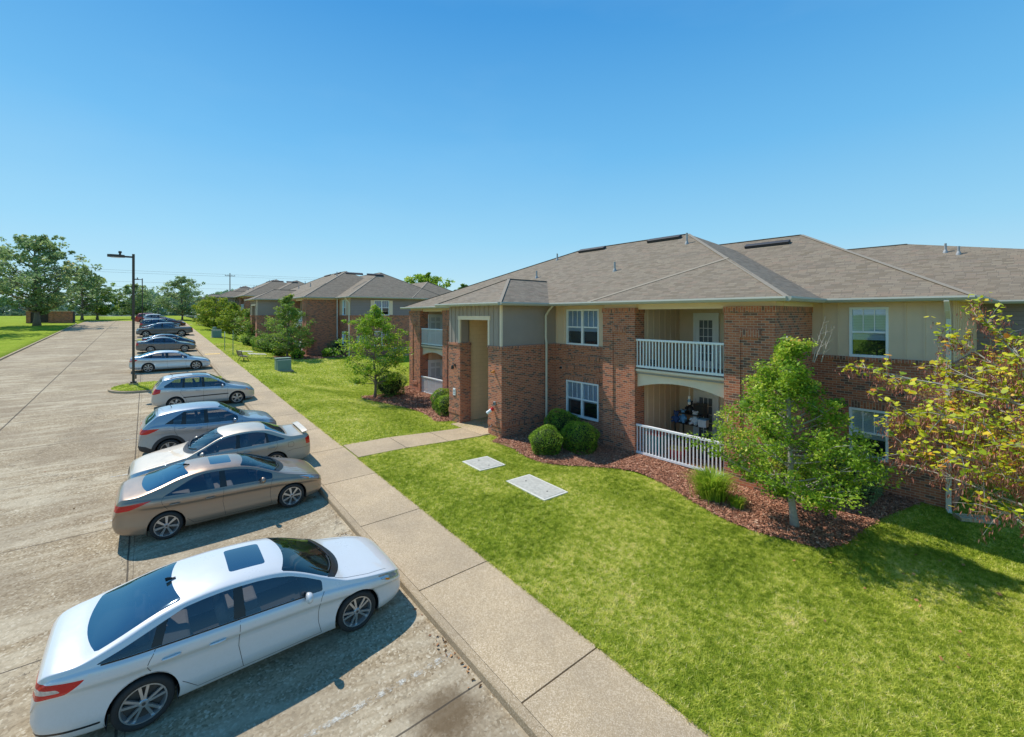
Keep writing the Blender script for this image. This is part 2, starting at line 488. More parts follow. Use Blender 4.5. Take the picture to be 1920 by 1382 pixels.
def grid_obj(name, xs, ys, zf, mat, kind='structure', parent=None):
    xs = np.array(xs); ys = np.array(ys)
    V = np.array([(x, y, zf(x, y)) for y in ys for x in xs])
    nx = len(xs); F = []
    for j in range(len(ys)-1):
        for i in range(nx-1):
            a = j*nx+i; F.append((a, a+1, a+1+nx, a+nx))
    o = np_mesh(name, V, np.array(F), mat, parent, smooth=True)
    if kind: o['kind'] = kind
    return o

def ysteps():
    a = list(np.arange(-30, 60, 1.0)) + list(np.arange(60, 180, 2.5)) + [180,200,240,300,400,600,1000,1800,3000]
    return [-400, -100] + a
def zground(x, y):
    inlot = (LX-.14 < x < KX0+.04) and y < 117
    if x <= LX-.14: 
        return zroad(y) + KH - .01
    if inlot: return zroad(y) - .06
    if y >= 117 and x < KX0: return zroad(y) - (.06 if y < 117.4 else 0) + (0 if y < 119 else .05)
    if x < KX1-.03 and y < 117: return zroad(y) + .03
    return zlawn(x, y)
gx = [-3000,-1200,-500,-200,-100,-60,-40,-25,-18,-13,-10,LX-.15,LX-.13,-6,-3,0,2,KX0+.03,KX0+.06,KX1-.06,KX1-.02,6.2,6.8,7.4,8,8.6,9.2,9.8,10.4,11,11.6,12.5,14,16,20,25,30,40,60,100,200,500,1200,3000]
grid_obj('ground', gx, ysteps(), zground, M['lawn'])
ly = list(np.arange(-30, 118.1, 1.0))
grid_obj('parking_lot', [LX, -4.6, -.3, 2, KX0], ly, lambda x, y: zroad(y), M['lot'])

def strip(name, pts, mat, kind='structure'):
    """vertical-sided kerb along a polyline of (x, y, w, base z func): pts list of (x,y) closed or open"""
    pass
def kerb_line(mb, P, w, h=.15, side=1, close=False, zf=None):
    """extrude a kerb section along XY polyline P; top at road + KH; w to the left of travel"""
    zf = zf or (lambda x, y: zroad(y))
    n = len(P); prof = []
    for i, (x, y) in enumerate(P):
        a = Vector(P[i-1] if (i > 0 or close) else P[i]); b = Vector(P[(i+1) % n] if (i < n-1 or close) else P[i])
        d = (b-a); d.normalize(); nn = Vector((-d.y, d.x))*side
        z = zf(x, y)
        c = []
        for off, dz in ((0, -.06), (.012, KH-.02), (.03, KH), (w, KH), (w, -.06)):
            c.append((x+nn.x*off, y+nn.y*off, z+dz))
        prof.append(c)
    m = n if close else n-1
    for i in range(m):
        A = prof[i]; B = prof[(i+1) % n]
        for k in range(4): mb.quad(A[k], B[k], B[k+1], A[k+1])
    if not close:
        mb.poly(prof[0]); mb.poly(list(reversed(prof[-1])))
# kerb on the walk side and on the far side of the lot
mb = MB(); kerb_line(mb, [(KX0, y) for y in np.arange(-12, 117, 1.5)], .15, side=-1)
tag(mb.build('kerb', M['kerb']), kind='structure')
mb = MB(); kerb_line(mb, [(LX, y) for y in np.arange(-12, 104, 1.5)] + [(-9.2,105.2),(-10,106.3),(-11.5,106.8)], .16, side=1)
tag(mb.build('kerb', M['kerb']), kind='structure')
# sidewalk slabs with open joints
def slabs(name, rows, mat):
    V = []; F = []; T = []
    for (x0, x1, y0, y1, zf) in rows:
        n = len(V); g = .014
        xs = (x0+g, x1-g); ys = (y0+g, y1-g)
        for dz in (-.10, 0):
            for (x, y) in ((xs[0],ys[0]),(xs[1],ys[0]),(xs[1],ys[1]),(xs[0],ys[1])):
                V.append((x, y, zf(x, y)+dz))
        F += [(n+4,n+5,n+6,n+7),(n,n+1,n+5,n+4),(n+1,n+2,n+6,n+5),(n+2,n+3,n+7,n+6),(n+3,n,n+4,n+7)]
        T += [random.random()]*5
    return tag(np_mesh(name, np.array(V), np.array(F), mat, tint=np.array(T)), kind='structure')
rows = []
y = 4.72-3.04*6
while y < 117:
    rows.append((KX0+.142, KX1, y, min(y+3.04, 117.5), lambda x, y: zroad(y)+KH+.004)); y += 3.04
slabs('sidewalk', rows, M['walk'])
# path from the walk to the entry
def zpath(x, y):
    return max(zlawn(x, y)+.035, 0)
rows = []
xs = [KX1+.0, 7.6, 9.45, 11.15]
for a, b in zip(xs, xs[1:]): rows.append((a, b, 15.45, 17.05, zpath))
slabs('path', rows, M['walk'])
rows = [(a, b, 57.3, 58.6, lambda x, y: zlawn(x, y)+.02) for a, b in ((KX1, 7.5), (7.5, 9.4))]
rows += [(a, b, 98.0, 99.3, lambda x, y: zlawn(x, y)+.03) for a, b in ((KX1, 7.5), (7.5, 9.4))]
slabs('path', rows, M['walk'])
# faded stall lines on the lot
def mat_line(name, col, lo=.42, hi=.62):
    t = NT(name); P = t.geo(); nz = t.noise(P, 6, 6, .8); f = t.ramp(nz.outputs[0], [(lo, (0,0,0)), (hi, (1,1,1))])
    b = t.bsdf(col, .8); tr = t.n('BsdfTransparent'); mx = t.n('MixShader')
    t.t.links.new(f.outputs[0], mx.inputs[0]); t.t.links.new(tr.outputs[0], mx.inputs[1]); t.t.links.new(b.outputs[0], mx.inputs[2])
    return t.done(mx)
M['line'] = mat_line('worn_line', (.62,.60,.53), .48, .64); M['yellow'] = mat_line('yellow_paint', (.75,.50,.16), .3, .5)
mb = MB()
for yl in [3.4, 6.2, 9.05+1.8, 14.75+.3, 18.55, 22.9, 25.8, 31.4, 38.6, 44, 51.5, 57, 61.5, 65.5, 71.5, 76.5, 81.5, 87, 92.5, 98, 103]:
    mb.quad((-.9, yl-.05, zroad(yl-.05)+.004), (3.85, yl-.05, zroad(yl-.05)+.004), (3.85, yl+.05, zroad(yl+.05)+.004), (-.9, yl+.05, zroad(yl+.05)+.004))
tag(mb.build('parking_lines', M['line']), kind='structure')
# accessible ramp strip
mb = MB(); yy = 49.4
mb.quad((4.15, yy, zroad(yy)+KH+.010), (5.35, yy, zroad(yy)+KH+.010), (5.35, yy+.75, zroad(yy+.75)+KH+.010), (4.15, yy+.75, zroad(yy+.75)+KH+.010))
tag(mb.build('ramp_marking', M['yellow']), kind='structure')
# islands
def island(y0, y1, xl, label):
    r = (y1-y0)/2; P = [(KX0-.02, y0)]
    cx = xl + r; cy = (y0+y1)/2
    for k in range(13):
        a = -PI/2 - PI*k/12
        P.append((cx+r*math.cos(a), cy+r*math.sin(a)))
    P.append((KX0-.02, y1))
    mb = MB(); kerb_line(mb, P, .16, side=-1)
    tag(mb.build('kerb', M['kerb']), kind='structure')
    rr = r-.15; Q = [(KX0-.02, y0+.15)]
    for k in range(13):
        a = -PI/2 - PI*k/12
        Q.append((cx+rr*math.cos(a), cy+rr*math.sin(a)))
    Q.append((KX0-.02, y1-.15))
    mb = MB(); mb.poly([(x, y, zroad(y)+KH+.006) for x, y in Q])
    tag(mb.build('island_turf', M['lawn']), kind='structure')
    return Q
IS1 = island(33.0, 36.2, -1.75, '')
IS2 = island(66.6, 69.4, -1.1, '')
# far road beyond the lot
mb = MB()
mb.quad((-600,150,zroad(150)+.07),(400,150,zroad(150)+.07),(400,161,zroad(161)+.09),(-600,161,zroad(161)+.09))
tag(mb.build('road', M['asphalt_far']), kind='structure')

# ------------------------------------------------------------ mulch beds
def pin(poly, x, y):
    c = False; j = len(poly)-1
    for i in range(len(poly)):
        xi, yi = poly[i]; xj, yj = poly[j]
        if (yi > y) != (yj > y) and x < (xj-xi)*(y-yi)/(yj-yi)+xi: c = not c
        j = i
    return c
def pin_np(poly, x, y):
    c = np.zeros(len(x), bool); j = len(poly)-1
    for i in range(len(poly)):
        xi, yi = poly[i]; xj, yj = poly[j]
        if yi != yj:
            c ^= ((yi > y) != (yj > y)) & (x < (xj-xi)*(y-yi)/(yj-yi)+xi)
        j = i
    return c
def smooth_poly(P, n=6):
    out = []; N = len(P)
    for i in range(N):
        p0, p1, p2, p3 = [Vector(P[(i+k-1) % N]) for k in range(4)]
        for k in range(n):
            t = k/n
            out.append(tuple(.5*((2*p1)+(p2-p0)*t+(2*p0-5*p1+4*p2-p3)*t*t+(3*p1-p0-3*p2+p3)*t**3)))
    return out
BED1 = [(11.45,14.75),(11.3,13.8),(10.85,12.35),(11.0,11.2),(12.1,9.95),(12.75,9.0),(12.7,8.1),(12.4,7.2),(12.0,6.2),(11.75,5.4),(11.75,4.55),(12.0,3.9),(12.15,3.4),(12.8,3.1),(13.8,3.0),(15.5,2.8),(17.7,2.35),(18.4,3.0),(18.2,15.2)]
BED2 = [(11.4,18.6),(11.2,20.0),(11.35,21.5),(11.2,23.6),(10.6,25.4),(10.2,26.6),(10.7,27.6),(12.2,28.0),(13.4,29.2),(18.2,29.8),(18.2,18.6)]
BED3 = [(11.6,44.2),(10.2,44.4),(9.3,45.2),(9.2,46.4),(10.3,47.4),(11.6,48.2),(11.8,50),(15.5,50),(15.5,44.5)]
def zb(x, y): return zlawn(x, y) + .0
def bed(P, grid=.5):
    S = smooth_poly(P, 4)
    bm = bmesh.new()
    vs = [bm.verts.new((x, y, 0)) for x, y in S]
    f = bm.faces.new(vs)
    bmesh.ops.triangulate(bm, faces=[f])
    for ax in (0, 1):
        lo = min(p[ax] for p in S); hi = max(p[ax] for p in S)
        t = lo + grid
        while t < hi:
            co = Vector((0,0,0)); co[ax] = t; no = Vector((0,0,0)); no[ax] = 1
            bmesh.ops.bisect_plane(bm, geom=bm.verts[:]+bm.edges[:]+bm.faces[:], plane_co=co, plane_no=no)
            t += grid
    for v in bm.verts: v.co.z = zlawn(v.co.x, v.co.y) + .035
    bmesh.ops.recalc_face_normals(bm, faces=bm.faces)
    me = bpy.data.meshes.new('mulch_bed'); bm.to_mesh(me); bm.free()
    o = link('mulch_bed', me, M['mulch']); tag(o, kind='structure')
    return S
S1 = bed(BED1); S2 = bed(BED2); S3 = bed(BED3)
zl_np = np.vectorize(zlawn)
def chips(S, dens, size, seed):
    rng = np.random.default_rng(seed)
    xs = [p[0] for p in S]; ys = [p[1] for p in S]
    n = int((max(xs)-min(xs))*(max(ys)-min(ys))*dens)
    x = rng.uniform(min(xs)-.05, max(xs)+.05, n); y = rng.uniform(min(ys)-.05, max(ys)+.05, n)
    k = pin_np(S, x+rng.normal(0,.05,n), y+rng.normal(0,.05,n)); x = x[k]; y = y[k]; n = len(x)
    z = zl_np(x, y) + .035 + rng.uniform(0, .035, n)
    L = size*rng.uniform(.5, 1.6, n); W = L*rng.uniform(.2, .45, n)
    a = rng.uniform(0, 2*PI, n); tl = rng.normal(0, .35, n); tr = rng.normal(0, .5, n)
    u = np.stack([np.cos(a)*np.cos(tl), np.sin(a)*np.cos(tl), np.sin(tl)], 1)
    v = np.stack([-np.sin(a)*np.cos(tr), np.cos(a)*np.cos(tr), np.sin(tr)], 1)
    c = np.stack([x, y, z], 1)
    V = np.stack([c-u*L[:,None]/2-v*W[:,None]/2, c+u*L[:,None]/2-v*W[:,None]/2, c+u*L[:,None]/2+v*W[:,None]/2, c-u*L[:,None]/2+v*W[:,None]/2], 1).reshape(-1, 3)
    F = np.arange(n*4).reshape(-1, 4)
    o = np_mesh('mulch_chips', V, F, M['chip'], tint=rng.beta(2,2.2,n))
    tag(o, 'reddish brown wood chips covering the planting bed', 'mulch', kind='stuff')
chips(S1, 2600, .048, 1); chips(S2, 500, .08, 2); chips(S3, 200, .1, 3)

# ------------------------------------------------------------ grass
COVERS = [(8.55,9.65,12.0,13.1),(8.72,9.72,9.1,10.85)]
def blades(name, x0, x1, y0, y1, dens, h, w, seed, avoid=(), region=None, zf=None, gz=0.0):
    rng = np.random.default_rng(seed)
    n = int((x1-x0)*(y1-y0)*dens)
    x = rng.uniform(x0, x1, n); y = rng.uniform(y0, y1, n)
    keep = np.ones(n, bool)
    for S in avoid: keep &= ~pin_np(S, x+rng.normal(0,.04,n), y+rng.normal(0,.04,n))
    for (a, b, c, d) in COVERS: e1 = rng.uniform(-.02,.07,n); keep &= ~((x > a+e1) & (x < b-e1) & (y > c+e1) & (y < d-e1))
    keep &= ~((y > 15.45) & (y < 17.05) & (x < 11.3))
    if region is not None: keep &= pin_np(region, x, y)
    x = x[keep]; y = y[keep]; n = len(x)
    z = zf(x, y) if zf else zl_np(x, y)
    def lat(s, sd):
        g_ = np.random.default_rng(sd).random((256, 256)); a_ = x/s; b_ = y/s; i_ = np.floor(a_).astype(int); j_ = np.floor(b_).astype(int); u_ = a_-i_; v_ = b_-j_; u_ = u_*u_*(3-2*u_); v_ = v_*v_*(3-2*v_)
        f_ = lambda p, q: g_[p % 256, q % 256]
        return (f_(i_,j_)*(1-u_)+f_(i_+1,j_)*u_)*(1-v_)+(f_(i_,j_+1)*(1-u_)+f_(i_+1,j_+1)*u_)*v_
    # patchiness
    pt = (np.sin(x*2.1+y*1.3)+np.sin(x*.9-y*2.7+1)+np.sin(x*5.1+y*3.7)+np.sin(y*6.3-x*4.1+2))/4
    dry = np.zeros(n)
    for (px_, py_, pr_) in ((12.1,5.1,.35),(11.6,4.6,.25),(11.0,1.55,.4),(8.0,10.6,.3),(10.4,13.6,.25),(7.2,5.2,.3),(9.0,3.0,.35),(7.4,20.5,.5),(10.2,24.0,.5)):
        dry += .28*np.exp(-((x-px_)**2+((y-py_)*1.3)**2)/pr_**2)*(lat(.09, 12)+.2)
    hh = h*rng.uniform(.5, 1.4, n)*(.8+.45*lat(.12, 9)); a = rng.uniform(0, 2*PI, n); ww = w*rng.uniform(.6, 1.5, n)
    lean = rng.uniform(.3, 2.0, n)*hh; la = rng.uniform(0, 2*PI, n)
    b0 = np.stack([x-np.cos(a)*ww/2, y-np.sin(a)*ww/2, z-.005], 1); b1 = np.stack([x+np.cos(a)*ww/2, y+np.sin(a)*ww/2, z-.005], 1)
    tp = np.stack([x+np.cos(la)*lean, y+np.sin(la)*lean, z+hh], 1)
    V = np.stack([b0, b1, tp], 1).reshape(-1, 3); F = np.arange(n*3).reshape(-1, 3)
    ti = np.clip(.50 + .04*pt + .66*(lat(.06, 3)-.5) + .16*(lat(.38, 4)-.5) + .34*(lat(1.6, 5)-.5) + rng.normal(0, .12, n) + (rng.random(n) < .05)*.35 + dry, 0, 1)
    o = np_mesh(name, V, F, M['blade'], tint=ti)
    tag(o, None, None, kind='stuff'); return o
AV = [S1, S2]
g1 = blades('grass', KX1-.03, 14.5, -1.0, 8.0, 7500, .040, .011, 11, AV)
g2 = blades('grass', KX1-.03, 12.6, 8.0, 17.0, 4500, .042, .014, 12, AV)
g3 = blades('grass', KX1-.03, 16, 17.0, 32.0, 1500, .05, .024, 13, AV)
g4 = blades('grass', 14.5, 22, -2.0, 3.4, 2800, .045, .016, 14, AV)
g5 = blades('grass', KX1-.03, 18, 32.0, 60.0, 450, .06, .042, 15, [S3])
for g, l in ((g1,'short green lawn grass beside the near sidewalk slabs'),(g2,'lawn grass between the sidewalk and the entrance path'),(g3,'bright lawn grass beyond the entrance path'),
             (g4,'shaded lawn grass at the foot of the brick wall'),(g5,'sunlit lawn grass around the utility box')):
    g['label'] = l; g['category'] = 'grass'
g7 = blades('grass', KX1-.055, KX1+.06, -1.0, 30.0, 2600, .045, .012, 18, AV)
tag(g7, 'ragged grass edge growing over the sidewalk', 'grass')
g6 = blades('grass', -1.8, KX0, 33, 36.2, 900, .06, .025, 16, region=IS1, zf=lambda x, y: .04*y+KH)
tag(g6, 'grass on the kerbed island around the lamp post', 'grass')
# ------------------------------------------------------------ apartment buildings
def split_rect(u0, u1, z0, z1, holes):
    """cells of rect minus holes [(a,b,c,d)]"""
    us = sorted({u0, u1, *[min(max(h[0],u0),u1) for h in holes], *[min(max(h[1],u0),u1) for h in holes]})
    zs = sorted({z0, z1, *[min(max(h[2],z0),z1) for h in holes], *[min(max(h[3],z0),z1) for h in holes]})
    out = []
    for a, b in zip(us, us[1:]):
        for c, d in zip(zs, zs[1:]):
            if b-a < 1e-6 or d-c < 1e-6: continue
            m, k = (a+b)/2, (c+d)/2
            if any(h[0] < m < h[1] and h[2] < k < h[3] for h in holes): continue
            out.append((a, b, c, d))
    return out
def wallX(mb, X, y0, y1, z0, z1, holes=(), th=.14):
    """wall facing -X with reveals"""
    for (a, b, c, d) in split_rect(y0, y1, z0, z1, holes): mb.quad((X,a,c),(X,b,c),(X,b,d),(X,a,d))
    for (a, b, c, d) in holes:
        c2, d2 = max(c, z0), min(d, z1)
        if c2 >= d2: continue
        mb.quad((X,a,c2),(X+th,a,c2),(X+th,a,d2),(X,a,d2)); mb.quad((X,b,c2),(X+th,b,c2),(X+th,b,d2),(X,b,d2))
        if d < z1: mb.quad((X,a,d),(X+th,a,d),(X+th,b,d),(X,b,d))
        if c > z0: mb.quad((X,a,c),(X+th,a,c),(X+th,b,c),(X,b,c))
def wallY(mb, Y, x0, x1, z0, z1, holes=(), th=.14):
    """wall facing -Y"""
    for (a, b, c, d) in split_rect(x0, x1, z0, z1, holes): mb.quad((a,Y,c),(b,Y,c),(b,Y,d),(a,Y,d))
    for (a, b, c, d) in holes:
        c2, d2 = max(c, z0), min(d, z1)
        if c2 >= d2: continue
        mb.quad((a,Y,c2),(a,Y+th,c2),(a,Y+th,d2),(a,Y,d2)); mb.quad((b,Y,c2),(b,Y+th,c2),(b,Y+th,d2),(b,Y,d2))
        if d < z1: mb.quad((a,Y,d),(a,Y+th,d),(b,Y+th,d),(b,Y,d))
        if c > z0: mb.quad((a,Y,c),(a,Y+th,c),(b,Y+th,c),(b,Y,c))
def window(root, face, X, a, b, c, d, n=1, upper_blind=.9, full=True, muntins=3):
    """sash window. face 'x' faces -X at plane X spanning y a..b ; 'y' faces -Y at plane Y=X spanning x a..b"""
    def P(u, off, z): return (X+off, u, z) if face == 'x' else (u, X+off, z)
    def bx(mb, u0, u1, o0, o1, z0, z1):
        p, q = P(u0, o0, z0), P(u1, o1, z1); mb.box(p[0], q[0], p[1], q[1], z0, z1)
    f = MB(); fw = .055
    bx(f, a-.012, b+.012, -.03, .08, d-fw, d+.015); bx(f, a-.012, b+.012, -.045, .08, c-.03, c+fw)
    bx(f, a-.012, a+fw, -.028, .079, c+fw, d-fw); bx(f, b-fw, b+.012, -.028, .079, c+fw, d-fw)
    w = (b-a)/n; mid = (c+d)/2
    for i in range(1, n): bx(f, a+w*i-.05, a+w*i+.05, -.026, .078, c+fw, d-fw)
    for i in range(n):
        u0 = a+w*i+.05; u1 = a+w*(i+1)-.05
        bx(f, u0, u1, .02, .076, mid-.03, mid+.03)
    fo = f.build('window', M['white'], root)
    p = MB()
    q = [P(a+fw, .05, c+fw), P(b-fw, .05, c+fw), P(b-fw, .05, d-fw), P(a+fw, .05, d-fw)]; p.quad(*q)
    p.build('pane', M['pane'], fo)
    if full:
        for i in range(n):
            u0 = a+w*i+.05; u1 = a+w*(i+1)-.05
            for k in range(1, muntins): 
                m = MB(); uu = u0+(u1-u0)*k/muntins; bx(m, uu-.012, uu+.012, .03, .046, mid+.03, d-fw); m.build('muntin', M['white'], fo)
        bl = MB(); zz = d-(d-c)*upper_blind
        q = [P(a+fw, .075, zz), P(b-fw, .075, zz), P(b-fw, .075, d), P(a+fw, .075, d)]; bl.quad(*q)
        bl.build('blind', M['blind'] if upper_blind < .95 else M['curtain'], fo)
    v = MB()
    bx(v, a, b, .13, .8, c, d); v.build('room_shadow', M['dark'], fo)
    return fo

PITCH = .53
def roofsolid(mb, x0, x1, y0, y1, ze, pitch=PITCH, rid=None, mi=0):
    """hip roof solid; rid = (ya, yb) ridge ends along y when given, ridge centred in x"""
    w = (x1-x0)/2; h = w*pitch
    if rid is None: rid = (y0+w, y1-w)
    cx = (x0+x1)/2; A = (cx, rid[0], ze+h); B = (cx, rid[1], ze+h)
    p = [(x0,y0,ze),(x1,y0,ze),(x1,y1,ze),(x0,y1,ze)]
    mb.poly([p[0], p[3], B, A]); mb.poly([p[1], A, B, p[2]][::1]); mb.poly([p[0], A, p[1]]); mb.poly([p[3], p[2], B])
    mb.poly(p)
    return A, B
def roofsolid_x(mb, x0, x1, y0, y1, ze, pitch, xe):
    """hip roof with ridge along X from the front hip to xe"""
    w = (y1-y0)/2; h = w*pitch; cy = (y0+y1)/2
    A = (x0+w, cy, ze+h); B = (xe, cy, ze+h)
    mb.poly([(x0,y0,ze),(x0,y1,ze),A]); mb.poly([(x0,y0,ze),A,B,(xe,y0,ze)]); mb.poly([(x0,y1,ze),(xe,y1,ze),B,A])
    mb.poly([(x0,y0,ze),(xe,y0,ze),(xe,y1,ze),(x0,y1,ze)]); mb.poly([(xe,y0,ze),B,(xe,y1,ze)])
    return A, B
def cap(mb, p, q, w=.16):
    mb.bar(Vector(p)+Vector((0,0,.008)), Vector(q)+Vector((0,0,.008)), w, .012)
def gutter_run(mb, p, q, nrm):
    """K-profile gutter below eave edge from p to q, nrm points outward"""
    p = Vector(p); q = Vector(q); n = Vector(nrm)
    prof = [(0, .02), (.11, .02), (.12, -.03), (.085, -.09), (.06, -.115), (0, -.115)]
    A = [p + n*a + Vector((0,0,b)) for a, b in prof]; B = [q + n*a + Vector((0,0,b)) for a, b in prof]
    n0 = len(mb.v); N = len(prof); mb.v += [tuple(v) for v in A+B]
    for k in range(N): k2 = (k+1) % N; mb.f.append((n0+k, n0+N+k, n0+N+k2, n0+k2)); mb.mi.append(0)
    mb.f.append(tuple(range(n0, n0+N))); mb.mi.append(0); mb.f.append(tuple(range(n0+2*N-1, n0+N-1, -1))); mb.mi.append(0)
def railing(root, X, y0, y1, zb, zt, solid_low=False):
    r = MB(); n = max(3, int((y1-y0)/.135))
    for i in range(n+1):
        yy = y0+.04+(y1-y0-.08)*i/n
        r.box(X-.018, X+.018, yy-.02, yy+.02, zb+.05, zt-.05)
    ro = r.build('railing', M['white'], root)
    t = MB(); t.box(X-.05, X+.05, y0, y1, zt-.055, zt+.02); t.build('top_rail', M['white'], ro, bevel=.006)
    b = MB(); b.box(X-.035, X+.035, y0, y1, zb-.02, zb+.06); b.build('bottom_rail', M['white'], ro)
    return ro
def arch_beam(root, X, y0, y1, z0, ztop, rise, th, mat):
    """board with a shallow arch cut out of its lower edge"""
    mb = MB(); n = 16
    for s in range(n):
        ya = y0+(y1-y0)*s/n; yb = y0+(y1-y0)*(s+1)/n
        za = z0+rise*(1-((ya-y0)/(y1-y0)*2-1)**2); zb_ = z0+rise*(1-((yb-y0)/(y1-y0)*2-1)**2)
        mb.quad((X,ya,za),(X,yb,zb_),(X,yb,ztop),(X,ya,ztop))
        mb.quad((X+th,ya,za),(X+th,yb,zb_),(X+th,yb,ztop),(X+th,ya,ztop))
        mb.quad((X,ya,za),(X+th,ya,za),(X+th,yb,zb_),(X,yb,zb_))
    mb.box(X-.05, X+th, y0, y1, ztop, ztop+.06)
    return mb.build('balcony_beam', mat, root)

def pier(root, x0, x1, y0, y1, zbot, near=True):
    """brick pier with recessed middle strip, soldier top and blocks"""
    b = MB(); b.box(x0, x1, y0, y1, zbot, 5.86); 
    if near:
        w = (y1-y0); a = y0+w*.27; c = y1-w*.33
        b.box(x0-.035, x0+.1, y0-.0015, a, zbot, 5.861); b.box(x0-.035, x0+.1, c, y1+.0015, zbot, 5.861)
        b.box(x0-.034, x0+.1, a, c, zbot, 1.0); b.box(x0-.034, x0+.1, a, c, 5.33, 5.862)
    po = b.build('brick_pier', M['brick'], root)
    s = MB(); s.box(x0-.06, x1+.001, y0-.03, y1+.03, 5.87, 6.06)
    if near:
        s.box(x0-.07, x0+.05, a-.02, c+.02, 5.10, 5.34); s.box(x0-.07, x0+.05, a-.02, c+.02, .99, 1.22)
    split_build(s, 'soldier_course', M['soldier'], po)
    return po

def french_door(root, face, X, a, b, z0, z1, glazed=True, nx=3, nz=5):
    def bx(mb, u0, u1, o0, o1, c, d):
        if face == 'x': mb.box(X+o0, X+o1, u0, u1, c, d)
        else: mb.box(u0, u1, X+o0, X+o1, c, d)
    f = MB(); bx(f, a, b, -.05, 0, z0, z1); bx(f, a-.08, a, -.07, 0, z0, z1+.09); bx(f, b, b+.08, -.07, 0, z0, z1+.09); bx(f, a, b, -.07, 0, z1, z1+.09)
    o = f.build('door', M['white'], root)
    if glazed:
        ga, gb, gc, gd = a+.17, b-.17, z0+.28, z1-.2
        g = MB(); bx(g, ga, gb, -.054, -.051, gc, gd); g.build('pane', M['pane_curt'], o)
        m = MB()
        for k in range(nx+1): u = ga+(gb-ga)*k/nx; bx(m, u-.012, u+.012, -.068, -.054, gc-.01, gd+.01)
        for k in range(nz+1): z = gc+(gd-gc)*k/nz; bx(m, ga, gb, -.066, -.054, z-.011, z+.011)
        m.build('muntin', M['white'], o)
    else:
        m = MB()
        for (u0, u1) in ((a+.12, (a+b)/2-.05), ((a+b)/2+.05, b-.12)):
            for (c, d) in ((z0+.25, z0+.85), (z0+1.0, z0+1.6), (z0+1.72, z0+1.98)):
                bx(m, u0, u1, -.058, -.05, c, d)
        m.build('door_panel', M['door_panel'], o)
    h = MB()
    if face == 'x': h.lathe([(.001,-.03),(.03,-.03),(.03,0),(.012,.01),(.012,.05)], c=(X-.09, b-.09, z0+1.0), axis='x', n=10)
    else: h.lathe([(.001,-.03),(.03,-.03),(.03,0),(.012,.01),(.012,.05)], c=(b-.09, X-.09, z0+1.0), axis='y', n=10)
    h.build('handle', M['pipe'], o, smooth=True)
    return o
M['pane_curt'] = simple('curtained_glass', (.16,.19,.22), .08, .35, 7)
M['door_panel'] = simple('door_panel', (.62,.63,.64), .5)
M['floor_grey'] = simple('balcony_floor', (.33,.30,.26), .85, .2, 4)

def downspout(root, pts, mat, w=.085):
    mb = MB()
    for p, q in zip(pts, pts[1:]):
        mb.bar(p, q, w, w*.8)
    return mb.build('downspout', mat, root, bevel=.012)

